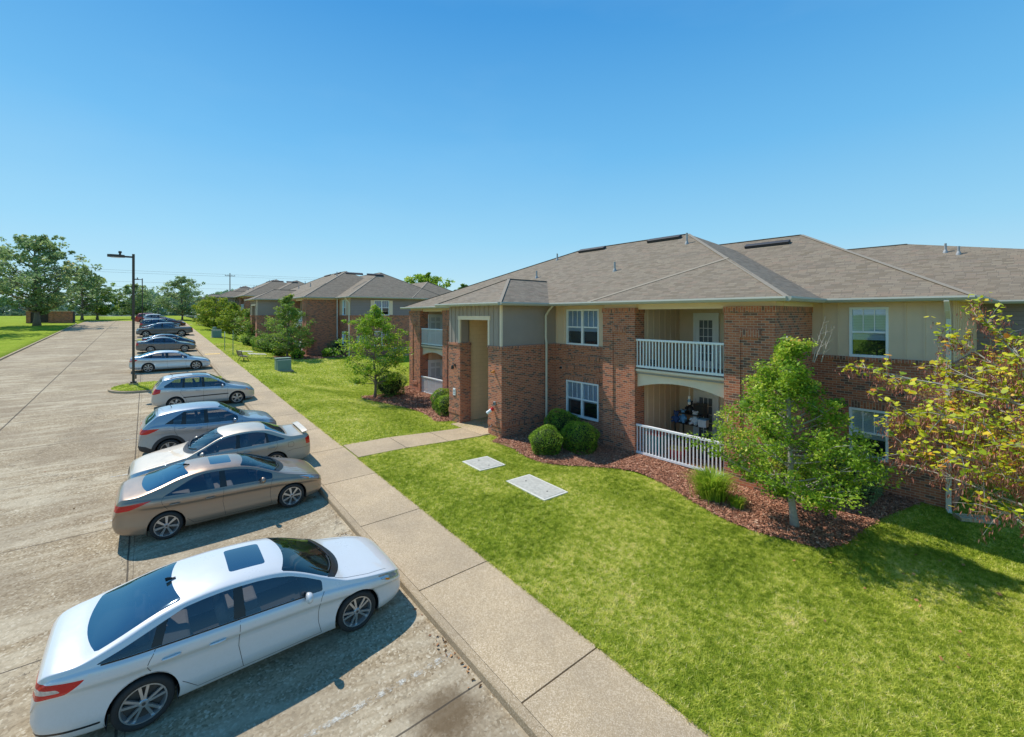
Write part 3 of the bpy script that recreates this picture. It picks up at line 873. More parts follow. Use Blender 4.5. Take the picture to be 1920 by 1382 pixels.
def apartment(name, loc, label, full=True, third=True, group=None):
    R = thing(name, loc, label, 'apartment building', group=group)
    zbot = -.4; F = .62
    bk = M['brick']; nr = full
    # ---- portico
    PX0, PY0, PY1 = 11.55, 14.65, 18.85; OY0, OY1 = 15.6, 17.85
    b = MB()
    wallX(b, PX0, PY0, OY0, zbot, 4.33); wallX(b, PX0, OY1, PY1, zbot, 4.33)
    wallY(b, PY0, PX0, 14.85, zbot, 4.33)
    b.quad((PX0,PY1,zbot),(14.5,PY1,zbot),(14.5,PY1,4.33),(PX0,PY1,4.33))
    b.quad((PX0,OY1,zbot),(PX0+.62,OY1,zbot),(PX0+.62,OY1,4.33),(PX0,OY1,4.33))   # inner cheeks of the opening
    b.quad((PX0,OY0,zbot),(PX0+.62,OY0,zbot),(PX0+.62,OY0,4.33),(PX0,OY0,4.33))
    b.box(PX0-.02, PX0+.6, PY0-.02, OY0+.01, 1.18, 1.21); b.box(PX0-.02, PX0+.6, OY1-.01, PY1+.02, 1.18, 1.21)
    wo = b.build('entry_wall', bk, R)
    b = MB(); b.box(PX0-.04, PX0+.64, PY0-.04, OY0+.03, 4.331, 4.45); b.box(PX0-.04, PX0+.64, OY1-.03, PY1+.04, 4.331, 4.45)
    b.box(PX0+.64, 14.87, PY0-.04, PY0+.1, 4.331, 4.45)
    b.box(PX0-.022, PX0+.5, PY0-.022, OY0+.012, 1.0, 1.18); b.box(PX0-.022, PX0+.5, OY1-.012, PY1+.022, 1.0, 1.18)
    b.box(PX0+.5, 14.87, PY0-.021, PY0+.1, 1.0, 1.18)
    split_build(b, 'ledge_course', M['soldier'], wo)
    g = MB()
    g.box(PX0, PX0+.5, PY0+.02, OY0-.02, 4.45, 6.28); g.box(PX0, PX0+.5, OY1+.02, PY1-.02, 4.45, 6.28)
    g.box(PX0, PX0+.5, OY0-.02, OY1+.02, 5.56, 6.28)
    g.box(PX0+.5, 14.9, PY0+.02, PY0+.14, 4.45, 6.28); g.box(PX0+.5, 14.9, PY1-.14, PY1-.02, 4.45, 6.28)
    y = PY0+.25
    while y < PY1-.1:
        lo = 4.45 if (y < OY0-.1 or y > OY1+.1) else 5.74
        g.box(PX0-.022, PX0, y-.025, y+.025, lo, 6.27); y += .34
    go = g.build('entry_siding', M['grey'], R)
    s = MB()
    s.box(PX0-.03, PX0+.06, OY0-.11, OY0, 4.45, 5.74); s.box(PX0-.03, PX0+.06, OY1, OY1+.11, 4.45, 5.74)
    s.box(PX0-.034, PX0+.05, OY0-.16, OY1+.16, 5.56, 5.74)
    s.box(PX0-.024, PX0+.06, PY0-.003, PY0+.10, 4.45, 6.27); split_build(s, 'door_surround', M['trim'], go)
    t = MB()   # inside of the breezeway
    t.quad((PX0+.62,OY0-.15,F),(24,OY0-.15,F),(24,OY0-.15,6.2),(PX0+.62,OY0-.15,6.2))
    t.quad((PX0+.62,OY1+.15,F),(24,OY1+.15,F),(24,OY1+.15,6.2),(PX0+.62,OY1+.15,6.2))
    t.quad((PX0+.62,OY0-.15,F),(PX0+.62,OY0,F),(PX0+.62,OY0,5.56),(PX0+.62,OY0-.15,5.56))
    t.quad((24,OY0-.15,F),(24,OY1+.15,F),(24,OY1+.15,6.2),(24,OY0-.15,6.2))
    t.quad((PX0+.5,OY0-.15,5.62),(24,OY0-.15,5.62),(24,OY1+.15,5.62),(PX0+.5,OY1+.15,5.62))
    t.build('breezeway_wall', M['block'], R)
    t = MB(); t.box(PX0-.42, 24, OY0-.14, OY1+.14, .2, F); t.build('entry_slab', M['pad'], R)
    # ---- recessed wall 1 (and its mirror hidden on the far side)
    X1 = 14.78
    for mir in (0, 1):
        def Y(v): return v if not mir else 2*16.75-v
        def rng_(a, b_): a, b_ = Y(a), Y(b_); return (a, b_) if a < b_ else (b_, a)
        ya, yb = rng_(11.45, 14.68)
        wy0, wy1 = rng_(12.10, 13.95)
        b = MB(); wallX(b, X1, ya, yb, zbot, 4.33, [(wy0, wy1, 1.28, 2.82)])
        w1 = b.build('front_wall', bk, R)
        b = MB(); b.box(X1-.05, X1+.1, ya, yb, 4.331, 4.45)
        b.box(X1-.03, X1+.05, wy0-.06, wy1+.06, 2.84, 3.06)
        b.box(X1-.04, X1+.05, wy0-.06, wy1+.06, 3.34, 3.52); b.box(X1-.04, X1+.05, wy0-.06, wy1+.06, 3.80, 3.98)
        split_build(b, 'ledge_course', M['soldier'], w1)
        b = MB(); wallX(b, X1+.02, ya, yb, 4.45, 6.28, [(wy0, wy1, 4.44, 6.02)])
        y = ya+.2
        while y < yb-.05:
            if not (wy0-.06 < y < wy1+.06): b.box(X1-.002, X1+.02, y-.02, y+.02, 4.451, 6.27)
            y += .42
        b.build('front_siding', M['tan'], R)
        if not mir or full:
            window(R, 'x', X1, wy0, wy1, 1.28, 2.82, 2, .56, full)
            window(R, 'x', X1+.02, wy0, wy1, 4.47, 6.02, 2, .62, full)
        # ---- balcony block
        pa = rng_(9.98, 11.5) if not mir else (22.55, 24.15); pb = rng_(5.1, 6.6) if not mir else (27.1, 28.7)
        oa, ob = rng_(6.6, 9.98) if not mir else (24.15, 27.1)
        pier(R, 14.35, 14.95 if True else 0, pa[0], pa[1], zbot, full)
        pier(R, 14.35, 14.95, pb[0], pb[1], zbot, full)
        near, far = pb if not mir else pa, pa
        # end side wall of block (facing -Y) and beyond the opening
        b = MB()
        ys = pb[0] if not mir else pb[1]
        b.quad((14.95,ys,zbot),(17.6,ys,zbot),(17.6,ys,5.86),(14.95,ys,5.86))
        so = b.build('side_wall', bk, R)
        b = MB(); d = -.03 if not mir else .03
        b.box(14.9502, 17.6, min(ys+d, ys-d*.5), max(ys+d, ys-d*.5), 5.87, 6.06); b.build('soldier_course', M['soldier'], so)
        if mir:
            b = MB(); b.quad((14.95,pa[0],zbot),(17.6,pa[0],zbot),(17.6,pa[0],5.86),(14.95,pa[0],5.86)); b.build('side_wall', bk, R)
        # interior tan walls
        t = MB(); XB = 17.55
        for z0, z1 in ((F-.05, 3.32), (3.62, 6.22)):
            t.quad((14.96,ob,z0),(XB,ob,z0),(XB,ob,z1),(14.96,ob,z1))
            t.quad((14.96,oa,z0),(XB,oa,z0),(XB,oa,z1),(14.96,oa,z1))
            t.quad((XB,oa,z0),(XB,ob,z0),(XB,ob,z1),(XB,oa,z1))
            x = 15.2
            while x < XB-.1: t.box(x-.02, x+.02, ob-.02, ob, z0, z1); x += .41
        t.quad((14.5,oa,3.32),(XB,oa,3.32),(XB,ob,3.32),(14.5,ob,3.32)); t.quad((14.4,oa,6.21),(XB,oa,6.21),(XB,ob,6.21),(14.4,ob,6.21))
        t.build('balcony_wall', M['tan'], R)
        t = MB(); t.box(14.42, XB-.001, oa+.001, ob-.001, 3.56, 3.62); t.box(14.30, XB-.001, oa+.001, ob-.001, .25, F-.15); split_build(t, 'balcony_floor', M['floor_grey'], R)
        arch_beam(R, 14.50, oa, ob, 3.04, 3.60, .27, .18, M['trim'])
        s = MB(); s.box(14.38, 14.62, oa+.001, ob-.001, 3.661, 3.74)
        s.box(14.505, 14.9, oa+.001, ob-.001, 6.0, 6.28); split_build(s, 'balcony_fascia', M['trim'], R)
        railing(R, 14.44, oa, ob, 3.82, 4.86); railing(R, 14.44, oa, ob, .55, 1.62)
        if full:
            if not mir:
                for z0 in (F-.14, 3.63):
                    french_door(R, 'x', XB, 8.35, 9.25, z0, z0+2.15)
                    d2 = MB(); d2.box(XB-.06, XB, 7.3, 8.2, z0, z0+2.2); d2.build('shutter_panel', M['trim'], R)
            else:
                for z0 in (F-.14, 3.63): french_door(R, 'y', ob, 15.0, 15.95, z0, z0+2.1, False)
        # frieze board round the block
        s = MB(); s.box(14.42, 14.95, pa[0], pa[1], 6.061, 6.28); s.box(14.42, 14.95, pb[0], pb[1], 6.061, 6.28)
        s.box(14.951, 17.6, ys-.02 if not mir else ys-.1, ys+.1 if not mir else ys+.02, 6.061, 6.28); split_build(s, 'frieze', M['trim'], R)
        # ---- outer recess wall
        X2 = 17.55; oy = rng_(1.65, 5.12) if not mir else (28.68, 31.85)
        wy0, wy1 = rng_(3.09, 4.05)
        b = MB(); wallX(b, X2, oy[0], oy[1], zbot, 4.33, [(wy0, wy1, 1.30, 2.80)])
        yend = oy[0] if not mir else oy[1]
        xe = 24 if third else 31.5
        eh = [(20.0, 21.6, 1.3, 2.8)] if not third else []
        if mir: b.quad((X2,yend,zbot),(31.5,yend,zbot),(31.5,yend,4.33),(X2,yend,4.33))
        else: wallY(b, yend, X2, xe, zbot, 4.33, eh)
        ow = b.build('front_wall', bk, R)
        b = MB(); b.box(X2-.05, X2+.1, oy[0]-(.05 if not mir else 0), oy[1], 4.331, 4.45); b.box(X2-.03, X2+.05, wy0-.06, wy1+.06, 2.82, 3.05)
        if not mir: b.box(X2+.1, xe, yend-.05, yend+.05, 4.331, 4.45)
        split_build(b, 'ledge_course', M['soldier'], ow)
        b = MB(); wallX(b, X2+.02, oy[0]+.02, oy[1], 4.45, 6.28, [(wy0, wy1, 4.44, 6.02)])
        y = oy[0]+.2
        while y < oy[1]-.05:
            if not (wy0-.06 < y < wy1+.06): b.box(X2-.002, X2+.02, y-.02, y+.02, 4.451, 6.27)
            y += .42
        b.build('front_siding', M['tan'], R)
        b = MB()
        if mir: b.quad((X2,yend,4.45),(31.5,yend,4.45),(31.5,yend,6.28),(X2,yend,6.28))
        elif third:
            wallY(b, yend+.02, X2, xe, 4.45, 6.28); x = X2+.1
            while x < xe: b.box(x-.02, x+.02, yend-.002, yend+.02, 4.451, 6.27); x += .42
        else: wallY(b, yend+.02, X2, xe, 4.45, 6.28, [(20.0, 21.6, 4.47, 6.0)])
        b.build('end_siding', M['tan'] if (third and not mir) else M['greylap'], R)
        if not mir or full:
            window(R, 'x', X2, wy0, wy1, 1.30, 2.80, 1, .62, full)
            window(R, 'x', X2+.02, wy0, wy1, 4.47, 6.02, 1, .66, full)
        if not third and not mir:
            window(R, 'y', yend, 20.0, 21.6, 1.3, 2.8, 2, .5, full); window(R, 'y', yend+.02, 20.0, 21.6, 4.47, 6.0, 2, .5, full)
            sh = MB()
            for (a, c) in ((19.6, 19.97), (21.63, 22.0)): sh.box(a, c, yend-.02, yend+.01, 4.5, 6.0)
            split_build(sh, 'shutter', M['trim'], R)
            mt = MB(); 
            for a in (18.1, 18.55, 19.0): mt.box(a, a+.34, yend-.14, yend-.051, 1.5, 2.4)
            split_build(mt, 'meter_box', M['pipe'], R, bevel=.01)
    if third:
        b = MB(); wallX(b, 24, -9, 1.7, zbot, 4.33, [(-.6, .9, 1.3, 2.8)]); ow = b.build('wing_wall', bk, R)
        b = MB(); b.box(23.95, 24.1, -9, 1.6, 4.331, 4.45); split_build(b, 'ledge_course', M['soldier'], ow)
        b = MB(); wallX(b, 24.02, -9, 1.7, 4.45, 6.28); b.build('wing_siding', M['greylap'], R)
        window(R, 'x', 24, -.6, .9, 1.3, 2.8, 2, .5, full)
    # closing walls at the back
    b = MB(); b.quad((31.5, 1.65, zbot), (31.5, 31.85, zbot), (31.5, 31.85, 6.2), (31.5, 1.65, 6.2)); b.build('rear_wall', bk, R)
    # ---- roof
    ze = 6.30; rf = MB(); caps = MB()
    A, B = roofsolid(rf, 13.9, 26.9, 4.65, 28.95+.1, ze, PITCH, (11.15, 17.9))
    cap(caps, (13.9,4.65,ze), A); cap(caps, A, B); cap(caps, B, (13.9,29.05,ze))
    A2, B2 = roofsolid(rf, 17.1, 28.9, 1.2, 32.3, ze, PITCH*1.003, (7.1, 26.4) if not third else (7.1, 15.0))
    cap(caps, (17.1,1.2,ze), A2); cap(caps, A2, B2)
    if not third: 
        A4, B4 = roofsolid(rf, 24, 32.4, 1.21, 32.29, ze, PITCH*.99); cap(caps, A2, (28.9,1.2,ze))
        cap(caps, (24,1.21,ze), A4); cap(caps, A4, (32.4,1.21,ze)); cap(caps, B2, (17.1,32.3,ze))
    if third:
        A3, B3 = roofsolid(rf, 23.5, 34.9, -9.5, 24, ze+.003, PITCH*.997, (4.4, 18)); 
        rf2 = None
        cap(caps, A3, B3)
    # front facet over the balcony block
    C = (16.95, 7.65, ze+3.05*PITCH+.025)
    rf.poly([(13.9,4.651,ze+.004),(13.9,11.95,ze+.004),C]); 
    fa = Vector((13.9,11.95,ze+.004)); fc = Vector(C); fd = (fc-fa).normalized(); fn = (Vector((13.9,4.651,ze+.004))-fa).cross(fc-fa).normalized()
    if fn.z < 0: fn = -fn
    caps.obox((fa+fc)/2+fn*.012, fd, fd.cross(fn).normalized(), fn, (fc-fa).length/2, .07, .006)
    PA, PB = roofsolid_x(rf, 11.1, 16.6, 14.2, 19.3, ze-.003, .49, 16.45)
    cap(caps, (11.1,14.2,ze), PA, .13); cap(caps, (11.1,19.3,ze), PA, .13); cap(caps, PA, (16.2, PB[1], PB[2]), .13)
    ro = rf.build('roof', M['shingle'], R)
    # flat caps need the shingle direction from the slope: separate object
    split_build(caps, 'ridge_cap', M['ridgecap'], ro)
    gt = MB(); sf = MB()
    segs = [((13.9,4.65),(13.9,14.2),(-1,0)),((13.9,19.3),(13.9,29.05),(-1,0)),((11.1,14.2),(11.1,19.3),(-1,0)),((11.1,14.2),(13.85,14.2),(0,-1)),
            ((13.9,4.65),(17.05,4.65),(0,-1)),((17.1,1.2),(17.1,4.6),(-1,0)),((17.1,1.2),(23.4 if third else 32.4,1.2),(0,-1)),((17.1,29.1),(17.1,32.3),(-1,0))]
    if third: segs.append(((23.5,-9.5),(23.5,1.15),(-1,0)))
    for p, q, n in segs: gutter_run(gt, (*p, ze), (*q, ze), (*n, 0))
    split_build(gt, 'gutter', M['gutter'], ro)
    for (x0, x1, y0, y1) in ((13.9,26.9,4.65,29.05),(17.1,28.9 if third else 32.4,1.2,4.649),(17.1,28.9,29.051,32.3),(11.1,13.899,14.2,19.3)) + (((23.5,34.9,-9.5,1.199),) if third else ()):
        sf.box(x0, x1, y0, y1, ze-.10, ze-.035)
    split_build(sf, 'soffit', M['trim'], ro)
    # roof vents, pipes
    def slot(name_, y0, y1, x, off=.0):
        z = ze + PITCH*(x-(13.9 if off == 0 else off))
        m = MB(); up = Vector((1,0,PITCH)).normalized(); nn = Vector((-PITCH,0,1)).normalized()
        m.obox(Vector((x,(y0+y1)/2,z))+nn*.07, up, Vector((0,1,0)), nn, .14, (y1-y0)/2, .07)
        m.build('ridge_vent', M['vent'], ro, bevel=.02)
    def stack(x, y, z, h, r=.045):
        m = MB(); m.lathe([(r*2.6, -.12), (r*1.9, .02), (r*1.05, .12), (r, .12), (r, h), (r*.8, h), (r*.8, h-.1)], c=(x, y, z), n=12); m.build('vent_pipe', M['pipe'], ro, smooth=False)
    for (y0, y1, x, off) in VENTS['main' if third else 'other']: slot('', y0, y1, x, off)
    for (x, y, z, h) in PIPES['main' if third else 'other']: stack(x, y, z, h)
    if not third:
        m = MB()
        for xx in (19.6, 22.0):
            yy = 6.3; z = ze+PITCH*(yy-1.2); up = Vector((0,1,PITCH)).normalized(); nn = Vector((0,-PITCH,1)).normalized()
            m.obox(Vector((xx,yy,z))+nn*.07, Vector((1,0,0)), up, nn, .95, .13, .07)
        split_build(m, 'ridge_vent', M['vent'], ro)
    # downspouts
    downspout(R, [(14.05,14.1,6.2),(14.05,14.35,6.0),(14.05,14.56,5.75),(14.05,14.56,4.75),(14.05,14.52,4.5),(14.05,14.52,.75)], M['beige_pipe'])
    downspout(R, [(17.02,1.75,6.2),(17.2,1.75,5.95),(17.44,1.75,5.7),(17.44,1.75,.3),(17.30,1.7,.2)], M['beige_pipe'], .11)
    if not third: downspout(R, [(17.3,4.9,6.2),(17.3,4.9,.2)], M['white'], .1)
    return R
VENTS = {'main': [(15.9, 17.8, 20.0, 0), (11.3, 13.1, 20.0, 0), (7.3, 9.2, 22.2, 17.1)], 'other': [(15.9, 17.8, 20.0, 0), (12.0, 13.8, 20.0, 0)]}
PIPES = {'main': [(19.1,10.5,9.05,.5), (16.8,12.8,7.84,.42), (16.85,18.2,7.86,.4), (19.2,18.9,9.1,.4), (27.9,2.9,8.63,.40), (27.6,2.45,8.48,.34)],
         'other': [(19.1,10.5,9.05,.5), (16.8,12.8,7.84,.42), (16.85,18.2,7.86,.4), (18.2,20.5,8.58,.4)]}
apartment('apartment_building', (0,0,0), 'nearest two-storey brick apartment building with white railed balconies and open entry', True, True, 'brick apartment buildings in a row')
apartment('apartment_building', (-1.9,42.5,1.28), 'second brick apartment building in the row with mauve siding on its end wall', True, False, 'brick apartment buildings in a row')
apartment('apartment_building', (-1.4,82.0,2.75), 'third brick apartment building in the row beyond the one with mauve end wall', False, False, 'brick apartment buildings in a row')
apartment('apartment_building', (-.6,121.0,3.5), 'farthest brick apartment building at the far end of the row', False, False, 'brick apartment buildings in a row')

# ------------------------------------------------------------ cars
def pchip(P, x):
    """monotone cubic through P"""
    X = [p[0] for p in P]; Y = [p[1] for p in P]; n = len(X)
    if x <= X[0]: return Y[0]
    if x >= X[-1]: return Y[-1]
    h = [X[i+1]-X[i] for i in range(n-1)]; d = [(Y[i+1]-Y[i])/h[i] for i in range(n-1)]
    def m(i):
        if i == 0: return d[0]
        if i == n-1: return d[-1]
        if d[i-1]*d[i] <= 0: return 0
        w1 = 2*h[i]+h[i-1]; w2 = h[i]+2*h[i-1]; return (w1+w2)/(w1/d[i-1]+w2/d[i])
    for i in range(n-1):
        if x <= X[i+1]:
            t = (x-X[i])/h[i]; a, b = m(i), m(i+1)
            return ((2*t**3-3*t*t+1)*Y[i]+(t**3-2*t*t+t)*h[i]*a+(-2*t**3+3*t*t)*Y[i+1]+(t**3-t*t)*h[i]*b)
class Shape:
    def __init__(s, top, belt, wid, bot, tumble=.5, drop=.065, crease=.02, ybf=.935, crown=1.0):
        s.top, s.belt, s.wid, s.bot, s.tumble, s.drop, s.crease, s.ybf = top, belt, wid, bot, tumble, drop, crease, ybf
        s.L = top[-1][0]
    def zt(s, x): return pchip(s.top, x)
    def zb(s, x): return min(pchip(s.belt, x), s.zt(x)-.012)
    def w(s, x): return pchip(s.wid, x)
    def zs(s, x): return pchip(s.bot, x)
    def rail(s, x):
        zb, zt, w = s.zb(x), s.zt(x), s.w(x)
        zr = max(zb+.004, zt-s.drop*min(1, max(0,(zt-zb-.02)/.25)) - (.008))
        yb = s.ybf*w
        return yb-(zr-zb)*s.tumble - .004, zr
    def section(s, x):
        zb, zt, w, zs = s.zb(x), s.zt(x), s.w(x), s.zs(x)
        yr, zr = s.rail(x); yb = s.ybf*w
        H = zb-zs; cr = s.crease
        g = (zr-zb)
        pts = [(0,zt),(.45*yr, zt-.10*(zt-zr)),(.78*yr, zt-.38*(zt-zr)),(yr*.95, zt-.75*(zt-zr)),(yr,zr),
               (yr+(yb-yr)*.33+.02*g, zr-g*.33),(yr+(yb-yr)*.68+.02*g, zr-g*.68),(yb,zb),
               (w*.972, zb-.035*min(1,H/.4)),(w*.996, zb-.20*H),(w*(1-cr*.9), zb-.30*H),(w*(1-cr*.6), zb-.55*H),(w*.998, zb-.76*H),(w*.975, zs+.10*H),(w*.93, zs+.01*H),(w*.6, zs),(0,zs)]
        return pts
def catmull(P, k):
    P = np.array(P, float); out = []
    n = len(P)
    for i in range(n-1):
        p0 = P[max(i-1,0)] if i > 0 else np.array([-P[1][0], P[1][1]]); p1 = P[i]; p2 = P[i+1]; p3 = P[i+2] if i+2 < n else 2*P[i+1]-P[i]
        for j in range(k):
            t = j/k
            # tension .5 keeps close points tidy
            m1 = (p2-p0)*.5; m2 = (p3-p1)*.5
            d = np.linalg.norm(p2-p1)
            for m in (m1, m2):
                L = np.linalg.norm(m)
                if L > 1.0*d and L > 1e-9: m *= d/L
            out.append((2*t**3-3*t*t+1)*p1+(t**3-2*t*t+t)*m1+(-2*t**3+3*t*t)*p2+(t**3-t*t)*m2)
    out.append(P[-1]); return out

def body_bm(sh, step, k, extra=()):
    """lofted skin; front bumper at X=0, body along -X; returns bmesh"""
    L = sh.L
    xs = sorted(set([0, .012, .03, .06, .10, .15] + [L-v for v in (0, .012, .03, .06, .10, .15)] + list(np.linspace(.2, L-.2, int((L-.4)/step))) + list(extra)))
    bm = bmesh.new(); rows = []
    for x in xs:
        sec = catmull(sh.section(x), k)
        row = [bm.verts.new((-x, y, z)) for y, z in sec]
        left = [bm.verts.new((-x, -y, z)) for y, z in sec[1:-1]]
        rows.append((row, left))
    def ring(r): a, b = r; return a + list(reversed(b))
    for r0, r1 in zip(rows, rows[1:]):
        A, B = ring(r0), ring(r1); n = len(A)
        for i in range(n): bm.faces.new((A[i], B[i], B[(i+1) % n], A[(i+1) % n]))
    for r, fl in ((rows[0], False), (rows[-1], True)):
        a, b = r; n = len(a)
        # cap strips between mirrored points
        R_ = a; Lf = [a[0]] + b + [a[-1]]
        for i in range(n-1):
            q = [R_[i], R_[i+1], Lf[i+1], Lf[i]]
            q2 = []
            for v in q:
                if v not in q2: q2.append(v)
            if len(q2) >= 3:
                try: bm.faces.new(q2 if fl else list(reversed(q2)))
                except ValueError: pass
    bmesh.ops.recalc_face_normals(bm, faces=bm.faces)
    return bm

def cut(bm, poly, axes, filt, mi):
    """cut the skin along a closed 2D polygon; faces inside get material mi. filt(center, normal)"""
    a0, a1 = axes; n = len(poly)
    lo0 = min(p[0] for p in poly); hi0 = max(p[0] for p in poly); lo1 = min(p[1] for p in poly); hi1 = max(p[1] for p in poly)
    for i in range(n):
        p = poly[i]; q = poly[(i+1) % n]
        d0, d1 = q[0]-p[0], q[1]-p[1]
        if abs(d0)+abs(d1) < 1e-6: continue
        l0, h0 = min(p[0],q[0])-.03, max(p[0],q[0])+.03; l1, h1 = min(p[1],q[1])-.03, max(p[1],q[1])+.03
        fs = []
        for f in bm.faces:
            c0 = [v.co[a0] for v in f.verts]; c1 = [v.co[a1] for v in f.verts]
            if max(c0) < l0 or min(c0) > h0 or max(c1) < l1 or min(c1) > h1: continue
            if not filt(f.calc_center_median(), f.normal): continue
            fs.append(f)
        if not fs: continue
        es = set(); vs = set()
        for f in fs: es.update(f.edges); vs.update(f.verts)
        co = Vector((0,0,0)); co[a0], co[a1] = p; no = Vector((0,0,0)); no[a0], no[a1] = -d1, d0
        bmesh.ops.bisect_plane(bm, geom=fs+list(es)+list(vs), plane_co=co, plane_no=no.normalized(), dist=1e-5)
    P = [(p[0], p[1]) for p in poly]; got = []
    for f in bm.faces:
        c = f.calc_center_median()
        if lo0 <= c[a0] <= hi0 and lo1 <= c[a1] <= hi1 and filt(c, f.normal) and pin(P, c[a0], c[a1]):
            f.material_index = mi; got.append(f)
    return got
def cm2(P, k):
    P = [np.array(p, float) for p in P]; P = [2*P[0]-P[1]] + P + [2*P[-1]-P[-2]]; out = []
    for i in range(1, len(P)-2):
        for j in range(k):
            t = j/k; out.append(.5*((2*P[i])+(P[i+1]-P[i-1])*t+(2*P[i-1]-5*P[i]+4*P[i+1]-P[i+2])*t*t+(3*P[i]-P[i-1]-3*P[i+1]+P[i+2])*t**3))
    out.append(P[-2]); return out
def rounded(P, r=.03, n=3):
    out = []; N = len(P)
    for i in range(N):
        p = Vector(P[i]); a = Vector(P[i-1])-p; b = Vector(P[(i+1) % N])-p
        ra = min(r, a.length*.45); rb = min(r, b.length*.45); A = p+a.normalized()*ra; B = p+b.normalized()*rb
        for k in range(n+1):
            t = k/n; out.append(tuple(A*(1-t)**2+p*2*t*(1-t)+B*t*t))
    return out

WHEELS = {}
def wheel_mesh(style, R, w):
    key = (style, round(R,3))
    if key in WHEELS: return WHEELS[key]
    rr = R*.735
    # tyre: axis y, outer face at -y
    t = MB(); h = w/2
    t.lathe([(rr,-h*.72),(rr+.012,-h*.93),(R*.84,-h),(R*.94,-h*.93),(R*.985,-h*.72),(R,-h*.45),(R,h*.45),(R*.985,h*.72),(R*.94,h*.93),(R*.84,h),(rr,h*.8)], axis='y', n=40)
    tyre = t.build('tyre', M['tyre'], smooth=True)
    r = MB()
    r.lathe([(rr+.004,-h*.72),(rr+.004,-h*.80),(rr-.012,-h*.80),(rr-.018,-h*.55),(rr-.03,-h*.1),(rr-.03,h*.5)], axis='y', n=40)
    yo = -h*.62; hub = .055
    def spoke(a0, a1, w0, w1, d=.0):
        ca, sa = math.cos(a0), math.sin(a0); cb, sb = math.cos(a1), math.sin(a1)
        p = Vector((ca*hub*.6, yo-.012, sa*hub*.6)); q = Vector((cb*(rr-.012), yo+.004, sb*(rr-.012)))
        dr = (q-p).normalized(); s = dr.cross(Vector((0,1,0))).normalized()
        A = [p+s*w0/2, p-s*w0/2, q-s*w1/2, q+s*w1/2]; B = [v+Vector((0,.028,0)) for v in A]
        m_ = (A[0]+A[1]+A[2]+A[3])/4
        r.quad(*A)
        for i in range(4): r.quad(A[i], A[(i+1)%4], B[(i+1)%4], B[i])
    if style == 'split5':
        for k in range(5):
            a = 2*PI*k/5+.3
            spoke(a-.16, a-.20, .028, .034); spoke(a+.16, a+.20, .028, .034)
            r.box(0,0,0,0,0,0)
    elif style == 'seven':
        for k in range(7): a = 2*PI*k/7; spoke(a, a, .03, .058)
    elif style == 'five':
        for k in range(5): a = 2*PI*k/5+.2; spoke(a, a+.25, .05, .045); spoke(a, a-.05, .04, .03)
    elif style == 'multi':
        for k in range(10): a = 2*PI*k/10; spoke(a, a, .03, .03)
    else:
        for k in range(9): a = 2*PI*k/9; spoke(a, a, .035, .05)
        r.lathe([(.001,yo-.01),(rr*.5,yo-.02),(rr*.52,yo+.01)], axis='y', n=20)
    r.lathe([(.001,yo-.02),(.045,yo-.02),(.055,yo-.008),(.06,yo+.03)], axis='y', n=20)
    rim = r.build('rim', M['alloy'], smooth=False)
    c = MB(); c.lathe([(.001,-.0),(rr-.03,.0),(rr-.03,.03)], c=(0,yo+.055,0), axis='y', n=24); c.lathe([(.001,yo-.0225),(.022,yo-.0225),(.022,yo-.02)], axis='y', n=14)
    disc = c.build('brake_disc', M['brake'])
    WHEELS[key] = (tyre, rim, disc)
    WK.extend([tyre, rim, disc])
    return WHEELS[key]
WK = []
def add_wheel(root, x, y, R, style, out, w=.21):
    ty, ri, di = wheel_mesh(style, R, w)
    d = bpy.data.objects.new('wheel', di.data); COL.objects.link(d); d.parent = root
    d.location = (x, y, R); d.rotation_euler = (0, random.uniform(0, 6), 0 if out < 0 else PI)
    for src, nm in ((ty,'tyre'),(ri,'rim')):
        o = bpy.data.objects.new(nm, src.data); COL.objects.link(o); o.parent = d
    return d
M['tyre'] = simple('tyre_rubber', (.028,.027,.026), .85, .35, 30)
M['alloy'] = simple('alloy_metal', (.52,.53,.54), .32, .08, 20, Metallic=.75)
M['brake'] = simple('brake_dark', (.06,.055,.05), .6, .3, 12)
M['cglass'] = mat_glass('car_side_glass', (.004,.008,.012), .80, .01, .04, (.62,.80,1.0))
M['wglass'] = mat_glass('windscreen_glass', (.015,.035,.03), .85, .01, .04, (.7,.9,1.0))
M['rglass'] = mat_glass('rear_glass', (.02,.05,.07), .5, .03, .22, (.6,.85,1.0))
M['sun'] = mat_glass('sunroof_glass', (.01,.02,.04), .04, .02, .22)
M['red_lens'] = simple('red_lens', (.62,.004,.008), .25, Coat__Weight=.3)
M['clear_lens'] = simple('clear_lens', (.50,.52,.54), .06, .35, 30, Metallic=.5, Coat__Weight=1)
M['amber'] = simple('amber_lens', (.85,.25,.02), .1, Coat__Weight=1)
M['seat'] = simple('seat_cloth', (.20,.19,.175), .9, .2, 20)
M['seat_dark'] = simple('seat_dark', (.045,.045,.05), .8, .2, 20)
M['chrome'] = simple('chrome', (.75,.76,.78), .12, Metallic=1.0)
M['trimblk'] = simple('black_trim', (.014,.014,.016), .35)
M['cladding'] = simple('grey_cladding', (.028,.030,.034), .6, .2, 15)
M['defrost'] = simple('defroster', (.10,.15,.19), .4)
M['linerm'] = simple('cabin_liner', (.035,.034,.033), .9)

